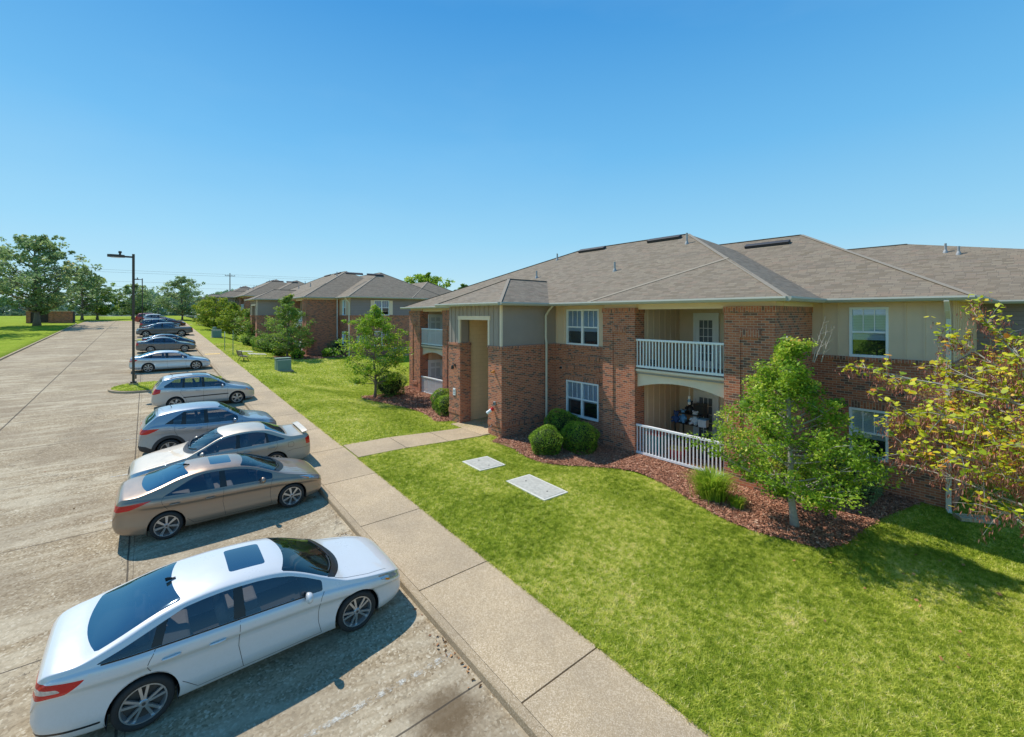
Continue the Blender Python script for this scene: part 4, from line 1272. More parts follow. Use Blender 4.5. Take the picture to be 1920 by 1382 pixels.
def car(label, cat, kind, sh, loc, flip, paint, spec, near=True, group='cars parked along the sidewalk'):
    """spec: dict with cab points"""
    R = thing(kind, loc, label, cat, PI if flip else 0, group)
    step = .05 if near else .10; k = 3 if near else 2
    c = spec; L = sh.L
    bm = body_bm(sh, step, k)
    body_mats = [paint, M['cglass'], M['wglass'], M['rglass'], M['sun'], M['red_lens'], M['clear_lens'], M['amber'], M['trimblk'], M['cladding']]
    # wheel arches
    Rw = c['Rw']; arch = Rw + c.get('gap', .055)
    for xw in (c['fw'], c['rw']):
        P = [(-xw+arch*math.cos(t), Rw+arch*math.sin(t)) for t in np.linspace(-.45, PI+.45, 26)]
        P += [(P[-1][0], -.1), (P[0][0], -.1)]
        fs = cut(bm, P, (0, 2), lambda q, n: abs(q.y) > .30, 20)
        bmesh.ops.delete(bm, geom=[f for f in bm.faces if f.material_index == 20], context='FACES')
    # side glazing
    a, b = c['win']; ns = 12; m = .035
    lo = []; hi = []
    def upz(x):
        z = sh.rail(x)[1]-m
        if x > c['kink'][0]:
            t = (x-c['kink'][0])/(b-c['kink'][0]); z0 = sh.rail(c['kink'][0])[1]-m
            z = min(z, z0+(sh.zb(b)+c['kink'][1]-z0)*t)
        return z
    for i in range(ns+1):
        x = a+(b-a)*i/ns; lo.append((-x, sh.zb(x)+.022)); hi.append((-x, max(upz(x), sh.zb(x)+.03)))
    P = rounded(lo + list(reversed(hi)), .02, 1) if near else lo+list(reversed(hi))
    side = lambda q, n: abs(q.y) > .42 and abs(n.z) < .93
    cut(bm, P, (0, 2), side, 1)
    # pillars inside the glazing
    for (x0, x1, x2, x3) in c['pillars']:   # bottom x0..x1, top x2..x3
        zlo = sh.zb((x0+x1)/2)-.05; zhi = sh.zt((x0+x1)/2)+.05
        Q = [(-x0, zlo), (-x1, zlo), (-x3, zhi), (-x2, zhi)]
        cut(bm, Q, (0, 2), lambda q, n: abs(q.y) > .42 and any(True for _ in (0,)) and sh.zb(-q.x)+.018 < q.z < max(upz(-q.x), sh.zb(-q.x)+.03)+.001 and a < -q.x < b, 8)
    # windscreen and rear glass from above
    def topglass(x0, x1, bow0, bow1, inset, mi):
        P = []
        n = 8
        def yy(x): return max(.05, sh.rail(x)[0]-inset)
        A = []; y0 = yy(x0+bow0); y1 = yy(x1+bow1)
        for i in range(n+1):
            t = -1+2*i/n; A.append((-(x0+bow0*t*t), y0*t))
        B = []
        for i in range(n+1):
            t = 1-2*i/n; B.append((-(x1+bow1*t*t), y1*t))
        s1 = [(-(x0+bow0+(x1+bow1-x0-bow0)*t), yy(x0+bow0+(x1+bow1-x0-bow0)*t)) for t in (.25,.5,.75)]
        s2 = [(p[0], -p[1]) for p in reversed(s1)]
        P = A + s1 + B + s2
        cut(bm, rounded(P, .03, 1), (0, 1), lambda q, n: n.z > .12 and q.z > sh.zb(-q.x)-.02, mi)
    topglass(*c['ws'], .035, 2)
    topglass(*c['rs'], c.get('rin', .085), 3)
    if 'sunroof' in c:
        x0, x1, yw = c['sunroof']; 
        cut(bm, rounded([(-x0,-yw),(-x1,-yw),(-x1,yw),(-x0,yw)], .06, 3), (0, 1), lambda q, n: n.z > .8, 4)
    for P, mi, ymin in c['lights']:
        P = [(-x, z) for x, z in P]
        cut(bm, rounded(P, .02, 2) if near else P, (0, 2), lambda q, n, y=ymin: abs(q.y) > y and n.z < .75, mi)
    for P, mi in c.get('front', ()):      # grille etc. in the y-z plane at the nose
        cut(bm, rounded(P, .03, 2), (1, 2), lambda q, n: q.x > -.35 and abs(n.x) > .3, mi)
    for P, mi in c.get('tail', ()):
        cut(bm, rounded(P, .03, 2), (1, 2), lambda q, n: q.x < -L+.35 and abs(n.x) > .3, mi)
    if 'clad' in c:
        z0 = c['clad']
        cut(bm, [(.5, -.2), (-L-.5, -.2), (-L-.5, z0), (.5, z0)], (0, 2), lambda q, n: abs(q.y) > .2, 9)
        for xw in (c['fw'], c['rw']):
            P = [(-xw+(arch+.10)*math.cos(t), Rw+(arch+.10)*math.sin(t)) for t in np.linspace(0, PI, 20)] + [(-xw-arch-.10, .1), (-xw+arch+.10, .1)]
            cut(bm, P, (0, 2), lambda q, n: abs(q.y) > .3, 9)
    if 'deckcut' in c: # pickup bed opening
        x0, x1, yw = c['deckcut']
        cut(bm, [(-x0,-yw),(-x1,-yw),(-x1,yw),(-x0,yw)], (0, 1), lambda q, n: n.z > .6, 8)
    # BVH for seams before splitting
    bmesh.ops.triangulate(bm, faces=[f for f in bm.faces if len(f.verts) > 4])
    bvh = BVHTree.FromBMesh(bm)
    names = {1:'side_window',2:'windshield',3:'rear_window',4:'sunroof',5:'taillight',6:'headlight',7:'turn_signal',8:'black_trim',9:'lower_cladding'}
    me = bpy.data.meshes.new('body'); 
    mats_used = {}
    def islands(cond):
        todo = {f for f in bm.faces if cond(f)}; out = []
        while todo:
            st = [todo.pop()]; isl = set(st)
            while st:
                f = st.pop()
                for v in f.verts:
                    for g in v.link_faces:
                        if g in todo: todo.discard(g); isl.add(g); st.append(g)
            out.append(isl)
        return out
    def extract(cond, name, mat, off=0.0, parent=None):
        b2 = bmesh.new(); vm = {}
        for f in bm.faces:
            if not cond(f): continue
            vs = []
            for v in f.verts:
                if v not in vm: vm[v] = b2.verts.new(v.co)
                vs.append(vm[v])
            try: nf = b2.faces.new(vs); nf.smooth = True
            except ValueError: pass
        if not b2.faces: b2.free(); return None
        m_ = bpy.data.meshes.new(name); b2.to_mesh(m_); 
        # true normals of the whole skin, so cuts do not show in the shading
        b2.verts.ensure_lookup_table()
        inv = {nv.index: ov for ov, nv in vm.items()}
        b2.verts.index_update()
        nr = [None]*len(b2.verts)
        for ov, nv in vm.items(): nr[nv.index] = tuple(ov.normal)
        b2.free()
        try: m_.normals_split_custom_set_from_vertices(nr)
        except Exception: pass
        return link(name, m_, mat, parent or R)
    bm.normal_update()
    for mi in names:
        for isl in islands(lambda f: f.material_index == mi):
            if len(isl) < 3 and mi != 4:
                for f in isl: f.material_index = 0
    body = extract(lambda f: f.material_index == 0, 'body', paint)
    for mi, nm in names.items():
        for isl in islands(lambda f: f.material_index == mi):
            if len(isl) < 3 and mi != 4: continue
            extract(lambda f: f in isl, nm, body_mats[mi])
    # liners behind the arches
    for xw in (c['fw'], c['rw']):
        for s in (-1, 1):
            lm = MB()
            yo = sh.w(xw)*.965*s; yi = .52*s; n = 14; aa = arch+.01
            pr = [(-xw+aa*math.cos(t), Rw+aa*math.sin(t)) for t in np.linspace(-.4, PI+.4, n+1)]
            for p, q in zip(pr, pr[1:]): lm.quad((p[0],yo,p[1]),(q[0],yo,q[1]),(q[0],yi,q[1]),(p[0],yi,p[1]))
            lm.poly([(p[0],yi,p[1]) for p in pr]); lm.build('wheel_arch', M['linerm'], R)
    for xw in (c['fw'], c['rw']):
        for s in (-1, 1): add_wheel(R, -xw, s*(sh.w(xw)*.985-.105), Rw, c['wheel'], s)
    # seams
    if near or c.get('seams'):
        sm = MB()
        def seam(pts, view, w=.007, both=True):
            if len(pts) > 3: pts = [tuple(q) for q in cm2(pts, 5)]
            for s in ((-1, 1) if both else (1,)):
                out = []; P = []
                for (p, q) in zip(pts, pts[1:]):
                    n = max(1, int(math.dist(p, q)/.04))
                    for i in range(n): t = i/n; P.append((p[0]+(q[0]-p[0])*t, p[1]+(q[1]-p[1])*t))
                P.append(pts[-1])
                prev = None
                for (u, v) in P:
                    if view == 'side': o = Vector((-u, 2*s, v)); d = Vector((0, -s, 0))
                    elif view == 'top': o = Vector((-u, v*s, 3)); d = Vector((0,0,-1))
                    elif view == 'rear': o = Vector((-L-1, u*s, v)); d = Vector((1,0,0))
                    else: o = Vector((1, u*s, v)); d = Vector((-1,0,0))
                    h, nn, idx, dist = bvh.ray_cast(o, d, 4)
                    if h is None: prev = None; continue
                    if nn.dot(d) > 0: nn = -nn
                    cur = (h+nn*.0018, nn)
                    if prev is not None and (cur[0]-prev[0]).length < .15:
                        dr = (cur[0]-prev[0]).normalized(); sd = dr.cross((cur[1]+prev[1]).normalized())*w/2
                        sm.quad(prev[0]-sd, cur[0]-sd, cur[0]+sd, prev[0]+sd)
                    prev = cur
        for pts, view in c.get('seams', ()): seam(pts, view)
        if near and c.get('defrost', False):
            keep = sm; sm = MB(); x0, x1 = c['rs'][0], c['rs'][1]
            for i in range(10):
                x = x0+.12+(x1-x0-.2)*i/9; yw = max(.1, sh.rail(x)[0]-.17)
                seam([(x, yw), (x, 0.0)], 'top', .004)
            if sm.v: sm.build('defroster_lines', M['defrost'], R, uv=False)
            sm = keep
        if sm.v: sm.build('panel_gap', M['trimblk'], body, uv=False)
        ch = MB()
        if c.get('chrome'):
            sm_save = sm
    # handles
    for (x, z) in c.get('handles', ()):
        for s in (-1, 1):
            h, nn, idx, d = bvh.ray_cast(Vector((-x, 2*s, z)), Vector((0, -s, 0)), 3)
            if h is None: continue
            m1 = MB(); m1.tube([h+Vector((.10,0,0)), h+Vector((.085,s*.022,.002)), h+Vector((0,s*.030,.004)), h+Vector((-.085,s*.022,.002)), h+Vector((-.10,0,0))], [.011,.014,.015,.014,.011], 8)
            m1.build('door_handle', paint if not c.get('chrome_handle') else M['chrome'], R, smooth=True)
    # mirrors
    mx, mz = c['mirror']
    for s in (-1, 1):
        yb = sh.w(mx)*sh.ybf*s
        b2 = bmesh.new(); bmesh.ops.create_uvsphere(b2, u_segments=16, v_segments=10, radius=1)
        for v in b2.verts:
            x_, y_, z_ = v.co
            f_ = 1-.35*max(0, -y_*s)   # tapers to the stalk
            v.co = Vector((x_*.075*f_ + (0 if x_ > 0 else x_*-.03), y_*.115, z_*.082*f_))
            if v.co.x < -.035: v.co.x = -.035
        bmesh.ops.translate(b2, verts=b2.verts, vec=Vector((-mx+.02, yb+s*.125, mz+.05)))
        for f in b2.faces: f.smooth = True
        m_ = bpy.data.meshes.new('mirror'); b2.to_mesh(m_); b2.free(); mo = link('mirror', m_, paint, R)
        st = MB(); st.bar((-mx+.02, yb-s*.06, mz-.01), (-mx+.02, yb+s*.07, mz+.02), .05, .035); st.build('stalk', M['trimblk'], mo)
    # interior
    if near or c.get('interior'):
        it = MB(); zf = .30; ww = sh.w(L*.5)*.80
        it.box(-(c['fw']+.55), -(c['rw']-.05), -ww, ww, zf-.02, zf)
        it.quad((-(c['ws'][0]-.1),-ww,zf),(-(c['ws'][0]-.1),ww,zf),(-(c['ws'][0]-.05),ww,sh.zb(1.2)-.04),(-(c['ws'][0]-.05),-ww,sh.zb(1.2)-.04))
        it.build('cabin_floor', M['linerm'], R)
        sx = c['seat']; sc_ = M['seat'] if c.get('light_int', True) else M['seat_dark']
        for ys in (-.37, .37):
            s_ = MB(); s_.box(-sx-.25, -sx+.25, ys-.25, ys+.25, zf+.12, zf+.30)
            s_.obox((-sx-.32, ys, zf+.56), Vector((.97,0,.24)), Vector((0,1,0)), Vector((-.24,0,.97)), .07, .24, .30)
            s_.obox((-sx-.41, ys, zf+.93), Vector((.97,0,.24)), Vector((0,1,0)), Vector((-.24,0,.97)), .045, .13, .08)
            s_.build('front_seat', sc_, R, bevel=.04)
        s_ = MB(); x2 = sx+.92
        s_.box(-x2-.25, -x2+.22, -.62, .62, zf+.14, zf+.30); s_.obox((-x2-.30, 0, zf+.52), Vector((.95,0,.31)), Vector((0,1,0)), Vector((-.31,0,.95)), .07, .60, .27)
        for ys in (-.38, .38): s_.obox((-x2-.40, ys, zf+.84), Vector((.95,0,.31)), Vector((0,1,0)), Vector((-.31,0,.95)), .04, .12, .06)
        s_.build('rear_seat', sc_, R, bevel=.04)
        d = MB(); xd = c['ws'][0]+.42; zd = sh.zb(xd)
        d.box(-xd-.1, -c['ws'][0]-.02, -ww+.02, ww-.02, zd-.3, zd-.06); d.build('dashboard', M['linerm'], R, bevel=.05)
        stw = MB(); cy = .37 ; ctr = Vector((-xd-.28, cy, zd-.10)); pts = []
        ax = Vector((-.35,0,1)).normalized(); 
        for i in range(17):
            t = 2*PI*i/16; pts.append(ctr + Vector((0,1,0))*.18*math.cos(t) + ax*.18*math.sin(t))
        stw.tube(pts, .016, 6, cap=False); stw.bar(ctr-Vector((0,.17,0)), ctr+Vector((0,.17,0)), .03); stw.bar(ctr, ctr+Vector((.2,0,-.05)), .06)
        stw.build('steering_wheel', M['black'], R)
        # parcel shelf
        if c.get('shelf', True):
            q = MB(); xr = c['rs'][0]; q.box(-c['rs'][1]-.02, -xr-.25, -ww+.12, ww-.12, sh.zb(c['rs'][1])-.10, sh.zb(c['rs'][1])-.08); q.build('parcel_shelf', M['seat_dark'], R)
    # cowl and wipers
    if near:
        x0, x1, b0, b1 = c['ws']; 
        w_ = MB()
        for (ya, yb_) in ((-.05, .55), (-.62, -.04)):
            pr = None
            for i in range(8):
                t = i/7; y = ya+(yb_-ya)*t; x = x0+.03+b0*(y/.7)**2+.05*t
                h, nn, idx, dd = bvh.ray_cast(Vector((-x, y, 3)), Vector((0,0,-1)), 4)
                if h is None: continue
                h = h+nn*.018
                if pr is not None: w_.bar(pr, h, .016)
                pr = h
        if w_.v: w_.build('wiper', M['trimblk'], R)
        cw = MB(); prev = None
        for i in range(15):
            t = -1+2*i/14; y = t*(sh.rail(x0+b0)[0]-.03)
            row = []
            for dx in (-.10, -.05, .02):
                x = x0+dx+b0*t*t
                h, nn, idx, dd = bvh.ray_cast(Vector((-x, y, 3)), Vector((0,0,-1)), 4)
                row.append(h+nn*.004 if h is not None else None)
            if prev and all(row) and all(prev):
                for j in range(2): cw.quad(prev[j], prev[j+1], row[j+1], row[j])
            prev = row
        if cw.v: cw.build('cowl', M['trimblk'], R)
    if 'antenna' in c:
        x, style = c['antenna']; z = sh.zt(x); a_ = MB()
        if style == 'fin':
            a_.poly([(-x+.0,0,z),(-x-.09,.0,z+.045),(-x-.14,0,z+.05),(-x-.13,0,z-.01)]); 
            a_.obox((-x-.07,0,z+.01), Vector((1,0,0)), Vector((0,1,0)), Vector((0,0,1)), .06, .014, .010)
            a_.obox((-x-.09,0,z+.025), Vector((.94,0,-.34)), Vector((0,1,0)), Vector((.34,0,.94)), .032, .006, .016)
        else: a_.tube([(-x,0,z),(-x-.05,0,z+.09),(-x-.14,0,z+.20)], [.012,.006,.004], 6)
        a_.build('antenna', M['trimblk'], R)
    ex = c.get('extra')
    if ex: ex(R, sh, bvh, paint)
    # dark plate added for shade under the car
    u = MB(); u.box(-.35, -L+.35, -.62, .62, .20, .24); u.build('shade_plate', M['linerm'], R)
    return R
# ------------------------------------------------------------ car shapes
PT = {}
PT['white'] = mat_paint('white_car_paint', (.66,.68,.70), .05, .2, .30, (.50,.47,.42))
PT['bronze'] = mat_paint('bronze_car_paint', (.32,.225,.16), .5, .25, .25, (.40,.33,.25))
PT['beige'] = mat_paint('silver_beige_paint', (.42,.375,.31), .4, .3, .5, (.47,.42,.34))
PT['steel'] = mat_paint('steel_blue_paint', (.30,.35,.41), .5, .25, .22)
PT['silver'] = mat_paint('silver_paint', (.53,.54,.55), .5, .25, .18)
PT['pale'] = mat_paint('pale_silver_paint', (.62,.65,.68), .35, .25, .12)
PT['grey'] = mat_paint('dark_grey_paint', (.12,.125,.135), .5, .25, .2)
PT['navy'] = mat_paint('navy_paint', (.02,.035,.07), .4, .25, .1)
PT['slate'] = mat_paint('slate_paint', (.07,.08,.10), .5, .28, .15)
PT['maroon'] = mat_paint('maroon_paint', (.13,.02,.025), .4, .25, .1)
PT['blackp'] = mat_paint('black_car_paint', (.02,.022,.028), .3, .2, .1)
PT['red'] = mat_paint('red_car_paint', (.35,.02,.02), .2, .25, .1)

fusion = Shape(
 top=[(0,.50),(.03,.60),(.10,.67),(.25,.745),(.5,.815),(.8,.88),(1.0,.925),(1.12,.955),(1.31,1.055),(1.61,1.215),(1.90,1.345),(2.1,1.41),(2.5,1.46),(2.9,1.475),(3.3,1.455),(3.6,1.405),(3.95,1.305),(4.25,1.19),(4.45,1.125),(4.62,1.105),(4.74,1.08),(4.80,1.02),(4.85,.85),(4.87,.70)],
 belt=[(0,.46),(.05,.56),(.2,.66),(.5,.745),(.9,.82),(1.3,.875),(1.9,.925),(2.6,.955),(3.4,.985),(4.0,1.02),(4.4,1.045),(4.65,1.03),(4.8,.93),(4.87,.66)],
 wid=[(0,.50),(.02,.60),(.08,.70),(.18,.775),(.35,.845),(.6,.895),(.95,.92),(1.6,.915),(2.5,.92),(3.4,.92),(3.9,.925),(4.25,.905),(4.5,.865),(4.68,.80),(4.80,.72),(4.87,.60)],
 bot=[(0,.34),(.05,.26),(.2,.20),(.6,.18),(2,.19),(3.5,.19),(4.3,.22),(4.7,.27),(4.82,.33),(4.87,.45)], tumble=.50, drop=.07, crease=.045)
def fusion_extra(R, sh, bvh, paint):
    # clear centre inside the red tail lamp and a chrome line under the side glass
    for s in (-1, 1):
        m = MB(); prev = None
        for i in range(24):
            x = 1.72+(4.22-1.72)*i/23; z = sh.zb(x)+.012
            h, nn, idx, d = bvh.ray_cast(Vector((-x, 2*s, z)), Vector((0, -s, 0)), 3)
            if h is None: prev = None; continue
            h = h+nn*.003*(1 if nn.y*s > 0 else -1)
            if prev is not None: m.bar(prev, h, .010, .016)
            prev = h
        m.build('window_trim', M['trimblk'], R)
    b = MB(); b.lathe([(.001,0),(.055,0),(.055,.004)], c=(0,0,0), axis='x', n=18)
FUSION = dict(fw=.95, rw=3.80, Rw=.335, wheel='split5', win=(1.52,4.26), kink=(3.35,.02), pillars=[(2.62,2.78,2.66,2.76),(3.63,3.75,3.50,3.60)],
 ws=(1.16,1.98,.24,.12), rs=(3.48,4.40,-.10,-.12), sunroof=(2.28,2.78,.36), gap=.05,
 lights=[([(.02,.56),(.10,.66),(.40,.755),(.56,.785),(.50,.70),(.28,.62),(.10,.575)],6,.42),([(.34,.665),(.44,.715),(.40,.66),(.34,.64)],7,.5),
         ([(4.9,.99),(4.62,.985),(4.36,.965),(4.40,.93),(4.55,.83),(4.9,.80)],5,.34),([(4.88,.93),(4.62,.925),(4.58,.885),(4.88,.87)],6,.45),([(4.95,.37),(4.22,.335),(4.22,.365),(4.95,.405)],8,.3)],
 front=[([(-.45,.30),(.45,.30),(.52,.50),(-.52,.50)],8)], tail=[([(-.5,.32),(.5,.32),(.55,.42),(-.55,.42)],8)],
 seams=[([(1.50,.90),(1.56,.80),(1.60,.50),(1.55,.26)],'side'),([(2.70,.95),(2.72,.60),(2.66,.27)],'side'),([(3.68,1.0),(3.76,.82),(3.62,.62),(3.34,.40),(3.22,.28)],'side'),
        ([(1.55,.26),(3.22,.27)],'side'),([(.35,.66),(.7,.74),(1.3,.76)],'top')],
 handles=[(2.98,.80),(3.86-.35,.855)][:2], mirror=(1.80,.93), seat=2.55, antenna=(3.42,'fin'), extra=fusion_extra, light_int=True)

elantra = Shape(
 top=[(0,.50),(.03,.60),(.10,.67),(.25,.74),(.5,.825),(.72,.89),(.88,.94),(.98,.97),(1.17,1.055),(1.5,1.21),(1.82,1.33),(2.08,1.39),(2.5,1.425),(2.75,1.435),(3.0,1.42),(3.3,1.37),(3.6,1.285),(3.9,1.185),(4.1,1.125),(4.25,1.105),(4.38,1.085),(4.45,1.02),(4.50,.85),(4.53,.68)],
 belt=[(0,.46),(.05,.56),(.2,.67),(.5,.76),(.9,.83),(1.3,.875),(1.9,.905),(2.6,.935),(3.2,.965),(3.7,1.0),(4.1,1.03),(4.3,1.02),(4.45,.92),(4.53,.64)],
 wid=[(0,.48),(.02,.58),(.08,.68),(.18,.75),(.35,.815),(.6,.865),(.9,.888),(1.6,.88),(2.5,.885),(3.2,.89),(3.6,.892),(3.95,.872),(4.2,.825),(4.36,.76),(4.46,.69),(4.53,.58)],
 bot=[(0,.34),(.05,.26),(.2,.20),(.6,.18),(2,.18),(3.3,.18),(4.0,.22),(4.35,.28),(4.48,.34),(4.53,.45)], tumble=.52, drop=.07, crease=.04)
ELANTRA = dict(fw=.87, rw=3.57, Rw=.320, wheel='seven', win=(1.34,3.62), kink=(3.0,.03), pillars=[(2.36,2.52,2.42,2.52)],
 ws=(1.03,1.94,.24,.12), rs=(3.20,4.02,-.08,-.10), sunroof=(2.22,2.68,.34), gap=.045,
 lights=[([(.03,.57),(.12,.67),(.40,.77),(.68,.82),(.55,.73),(.30,.64),(.10,.585)],6,.40),([(.42,.725),(.60,.79),(.66,.81),(.54,.735),(.42,.69)],7,.5),
         ([(4.6,.94),(4.35,.955),(4.05,.985),(3.84,.99),(4.05,.915),(4.25,.84),(4.6,.80)],5,.34)],
 front=[([(-.45,.28),(.45,.28),(.50,.44),(-.50,.44)],8)], tail=[([(-.5,.30),(.5,.30),(.5,.38),(-.5,.38)],8)],
 seams=[([(1.32,.90),(1.38,.80),(1.40,.50),(1.36,.25)],'side'),([(2.44,.93),(2.46,.60),(2.40,.26)],'side'),([(3.62,1.02),(3.66,.90),(3.50,.66),(3.18,.40),(3.05,.27)],'side'),
        ([(1.36,.25),(3.05,.26)],'side'),([(.35,.62),(.7,.70),(1.15,.72)],'top')],
 handles=[(2.72,.78),(3.42,.82)], mirror=(1.62,.91), seat=2.35, antenna=(3.08,'fin'), light_int=True)

camry = Shape(
 top=[(0,.52),(.03,.62),(.10,.69),(.25,.75),(.5,.81),(.9,.885),(1.20,.94),(1.34,.97),(1.55,1.08),(1.85,1.24),(2.08,1.35),(2.25,1.41),(2.55,1.455),(2.85,1.47),(3.2,1.455),(3.45,1.42),(3.7,1.32),(3.95,1.19),(4.10,1.12),(4.25,1.10),(4.55,1.09),(4.68,1.07),(4.75,1.0),(4.79,.85),(4.81,.65)],
 belt=[(0,.48),(.05,.58),(.2,.68),(.5,.76),(.9,.83),(1.3,.89),(1.9,.93),(2.6,.95),(3.2,.965),(3.8,.99),(4.4,1.02),(4.6,1.01),(4.74,.92),(4.81,.62)],
 wid=[(0,.52),(.02,.62),(.08,.71),(.18,.77),(.35,.83),(.6,.875),(.95,.895),(1.6,.895),(2.5,.90),(3.3,.90),(3.9,.895),(4.3,.875),(4.55,.84),(4.68,.79),(4.76,.73),(4.81,.62)],
 bot=[(0,.34),(.05,.26),(.2,.20),(.6,.19),(2,.19),(3.5,.19),(4.3,.22),(4.65,.27),(4.77,.33),(4.81,.45)], tumble=.45, drop=.06, crease=.012)
def spoiler_extra(R, sh, bvh, paint):
    m = MB(); z = 1.175; x = 4.60
    P = [(-x, y, z-.03*(y/.7)**4) for y in np.linspace(-.70, .70, 13)]
    for p, q in zip(P, P[1:]):
        m.obox(((p[0]+q[0])/2,(p[1]+q[1])/2,(p[2]+q[2])/2), Vector((.97,0,-.2)).normalized(), (Vector(q)-Vector(p)).normalized(), Vector((.2,0,.97)).normalized(), .09, .062, .010)
    for y in (-.64, .64): m.box(-x-.06, -x+.05, y-.03, y+.03, 1.06, z-.03)
    m.build('spoiler', paint, R, smooth=False, bevel=.008)
CAMRY = dict(fw=.95, rw=3.67, Rw=.32, wheel='nine', win=(1.58,3.95), kink=(3.30,.05), pillars=[(2.55,2.68,2.60,2.68),(3.42,3.50,3.36,3.42)],
 ws=(1.38,2.16,.20,.12), rs=(3.46,4.06,-.06,-.08), gap=.05,
 lights=[([(.03,.58),(.10,.69),(.36,.77),(.50,.78),(.42,.66),(.12,.58)],6,.36),([(4.9,1.0),(4.66,.98),(4.58,.95),(4.62,.76),(4.9,.74)],5,.45)],
 front=[([(-.32,.52),(.32,.52),(.36,.64),(-.36,.64)],8),([(-.5,.28),(.5,.28),(.52,.40),(-.52,.40)],8)], tail=[],
 seams=[([(1.46,.92),(1.5,.6),(1.48,.26)],'side'),([(2.60,.95),(2.62,.60),(2.60,.27)],'side'),([(3.70,1.0),(3.72,.85),(3.55,.62),(3.32,.40),(3.2,.28)],'side'),
        ([(1.48,.26),(3.2,.27)],'side'),([(.4,.66),(.7,.72),(1.25,.74)],'top'),([(4.05,.76),(4.05,.9),(4.2,.9),(4.2,.76),(4.05,.76)],'side'),([(4.75,.66),(4.2,.66),(4.02,.62)],'side')],
 handles=[(2.86,.82),(3.56,.84)], mirror=(1.72,.94), seat=2.5, extra=spoiler_extra, light_int=True)

kicks = Shape(
 top=[(0,.55),(.03,.68),(.10,.79),(.25,.87),(.5,.93),(.8,.985),(1.0,1.03),(1.12,1.08),(1.35,1.21),(1.6,1.36),(1.8,1.47),(1.98,1.535),(2.3,1.575),(2.7,1.59),(3.1,1.58),(3.45,1.55),(3.70,1.51),(3.80,1.47),(3.95,1.33),(4.10,1.18),(4.20,1.05),(4.25,.95),(4.28,.80),(4.30,.62)],
 belt=[(0,.50),(.05,.63),(.2,.77),(.5,.85),(.9,.92),(1.3,.97),(1.9,1.00),(2.6,1.03),(3.2,1.09),(3.6,1.15),(3.9,1.14),(4.1,1.06),(4.22,.94),(4.30,.58)],
 wid=[(0,.52),(.02,.62),(.08,.71),(.18,.77),(.35,.83),(.6,.87),(.85,.885),(1.6,.875),(2.5,.88),(3.2,.885),(3.6,.885),(3.85,.865),(4.05,.81),(4.18,.75),(4.25,.70),(4.30,.60)],
 bot=[(0,.38),(.05,.30),(.2,.24),(.6,.22),(2,.22),(3.3,.22),(3.9,.26),(4.15,.32),(4.26,.38),(4.30,.48)], tumble=.40, drop=.055, crease=.03)
KICKS = dict(fw=.84, rw=3.46, Rw=.335, wheel='five', win=(1.40,3.58), kink=(3.05,.03), pillars=[(2.30,2.44,2.34,2.44),(3.02,3.12,2.98,3.05)],
 ws=(1.16,1.90,.18,.12), rs=(3.84,4.12,-.03,-.04), gap=.06, clad=.36, shelf=False,
 lights=[([(.02,.68),(.10,.80),(.35,.87),(.55,.90),(.45,.80),(.12,.69)],6,.36),([(4.4,1.04),(4.12,1.05),(3.88,1.06),(3.72,1.05),(3.86,.98),(4.05,.90),(4.4,.88)],5,.38),([(4.5,.56),(4.10,.50),(3.86,.36),(3.86,.1),(4.5,.1)],9,-1)],
 front=[([(-.40,.50),(.40,.50),(.34,.72),(-.34,.72)],8)], tail=[],
 seams=[([(1.26,.98),(1.3,.6),(1.28,.38)],'side'),([(2.36,1.03),(2.38,.60),(2.36,.38)],'side'),([(3.30,1.10),(3.32,.95),(3.20,.70),(3.02,.50),(2.95,.38)],'side'),
        ([(.12,.35),(.2,.60),(.6,.70),(1.05,.70)],'top'),([(3.78,-.5),(3.76,.0),(3.78,.5)],'top')],
 handles=[(2.62,.90),(3.10,.98)], mirror=(1.55,1.0), seat=2.2, antenna=(3.35,'rod'), light_int=False)

def vibe_extra(R, sh, bvh, paint):
    for s in (-1, 1):
        m = MB(); P = []
        for x in np.linspace(1.95, 3.75, 10):
            P.append((-x, s*(sh.rail(x)[0]-.06), sh.rail(x)[1]+.055))
        P[0] = (P[0][0], P[0][1], P[0][2]-.05); P[-1] = (P[-1][0], P[-1][1], P[-1][2]-.05)
        m.tube(P, .016, 6); m.build('roof_rail', M['black'], R)
    m = MB()
    for s in (-1, 1):
        pr = None
        for x in np.linspace(1.25, 3.15, 14):
            h, nn, idx, d = bvh.ray_cast(Vector((-x, 2*s, .60)), Vector((0,-s,0)), 3)
            if h is None: continue
            if pr is not None: m.bar(pr, h, .02, .05)
            pr = h
    m.build('door_moulding', M['cladding'], R)
vibe = Shape(
 top=[(0,.50),(.03,.62),(.10,.71),(.25,.78),(.5,.85),(.85,.93),(1.05,.98),(1.16,1.02),(1.4,1.16),(1.65,1.30),(1.9,1.43),(2.08,1.50),(2.4,1.545),(2.8,1.56),(3.2,1.55),(3.6,1.52),(3.85,1.49),(3.95,1.44),(4.08,1.27),(4.18,1.12),(4.26,1.0),(4.32,.88),(4.36,.78),(4.38,.62)],
 belt=[(0,.46),(.05,.58),(.2,.70),(.5,.78),(.9,.85),(1.3,.91),(1.9,.95),(2.6,.98),(3.2,1.01),(3.7,1.06),(4.0,1.07),(4.2,.99),(4.32,.84),(4.38,.58)],
 wid=[(0,.50),(.02,.60),(.08,.69),(.18,.75),(.35,.81),(.6,.86),(.85,.885),(1.6,.875),(2.5,.88),(3.2,.885),(3.6,.89),(3.9,.875),(4.15,.83),(4.28,.78),(4.34,.72),(4.38,.62)],
 bot=[(0,.34),(.05,.27),(.2,.22),(.6,.2),(2,.2),(3.3,.2),(3.9,.24),(4.2,.28),(4.34,.34),(4.38,.45)], tumble=.38, drop=.055, crease=.012)
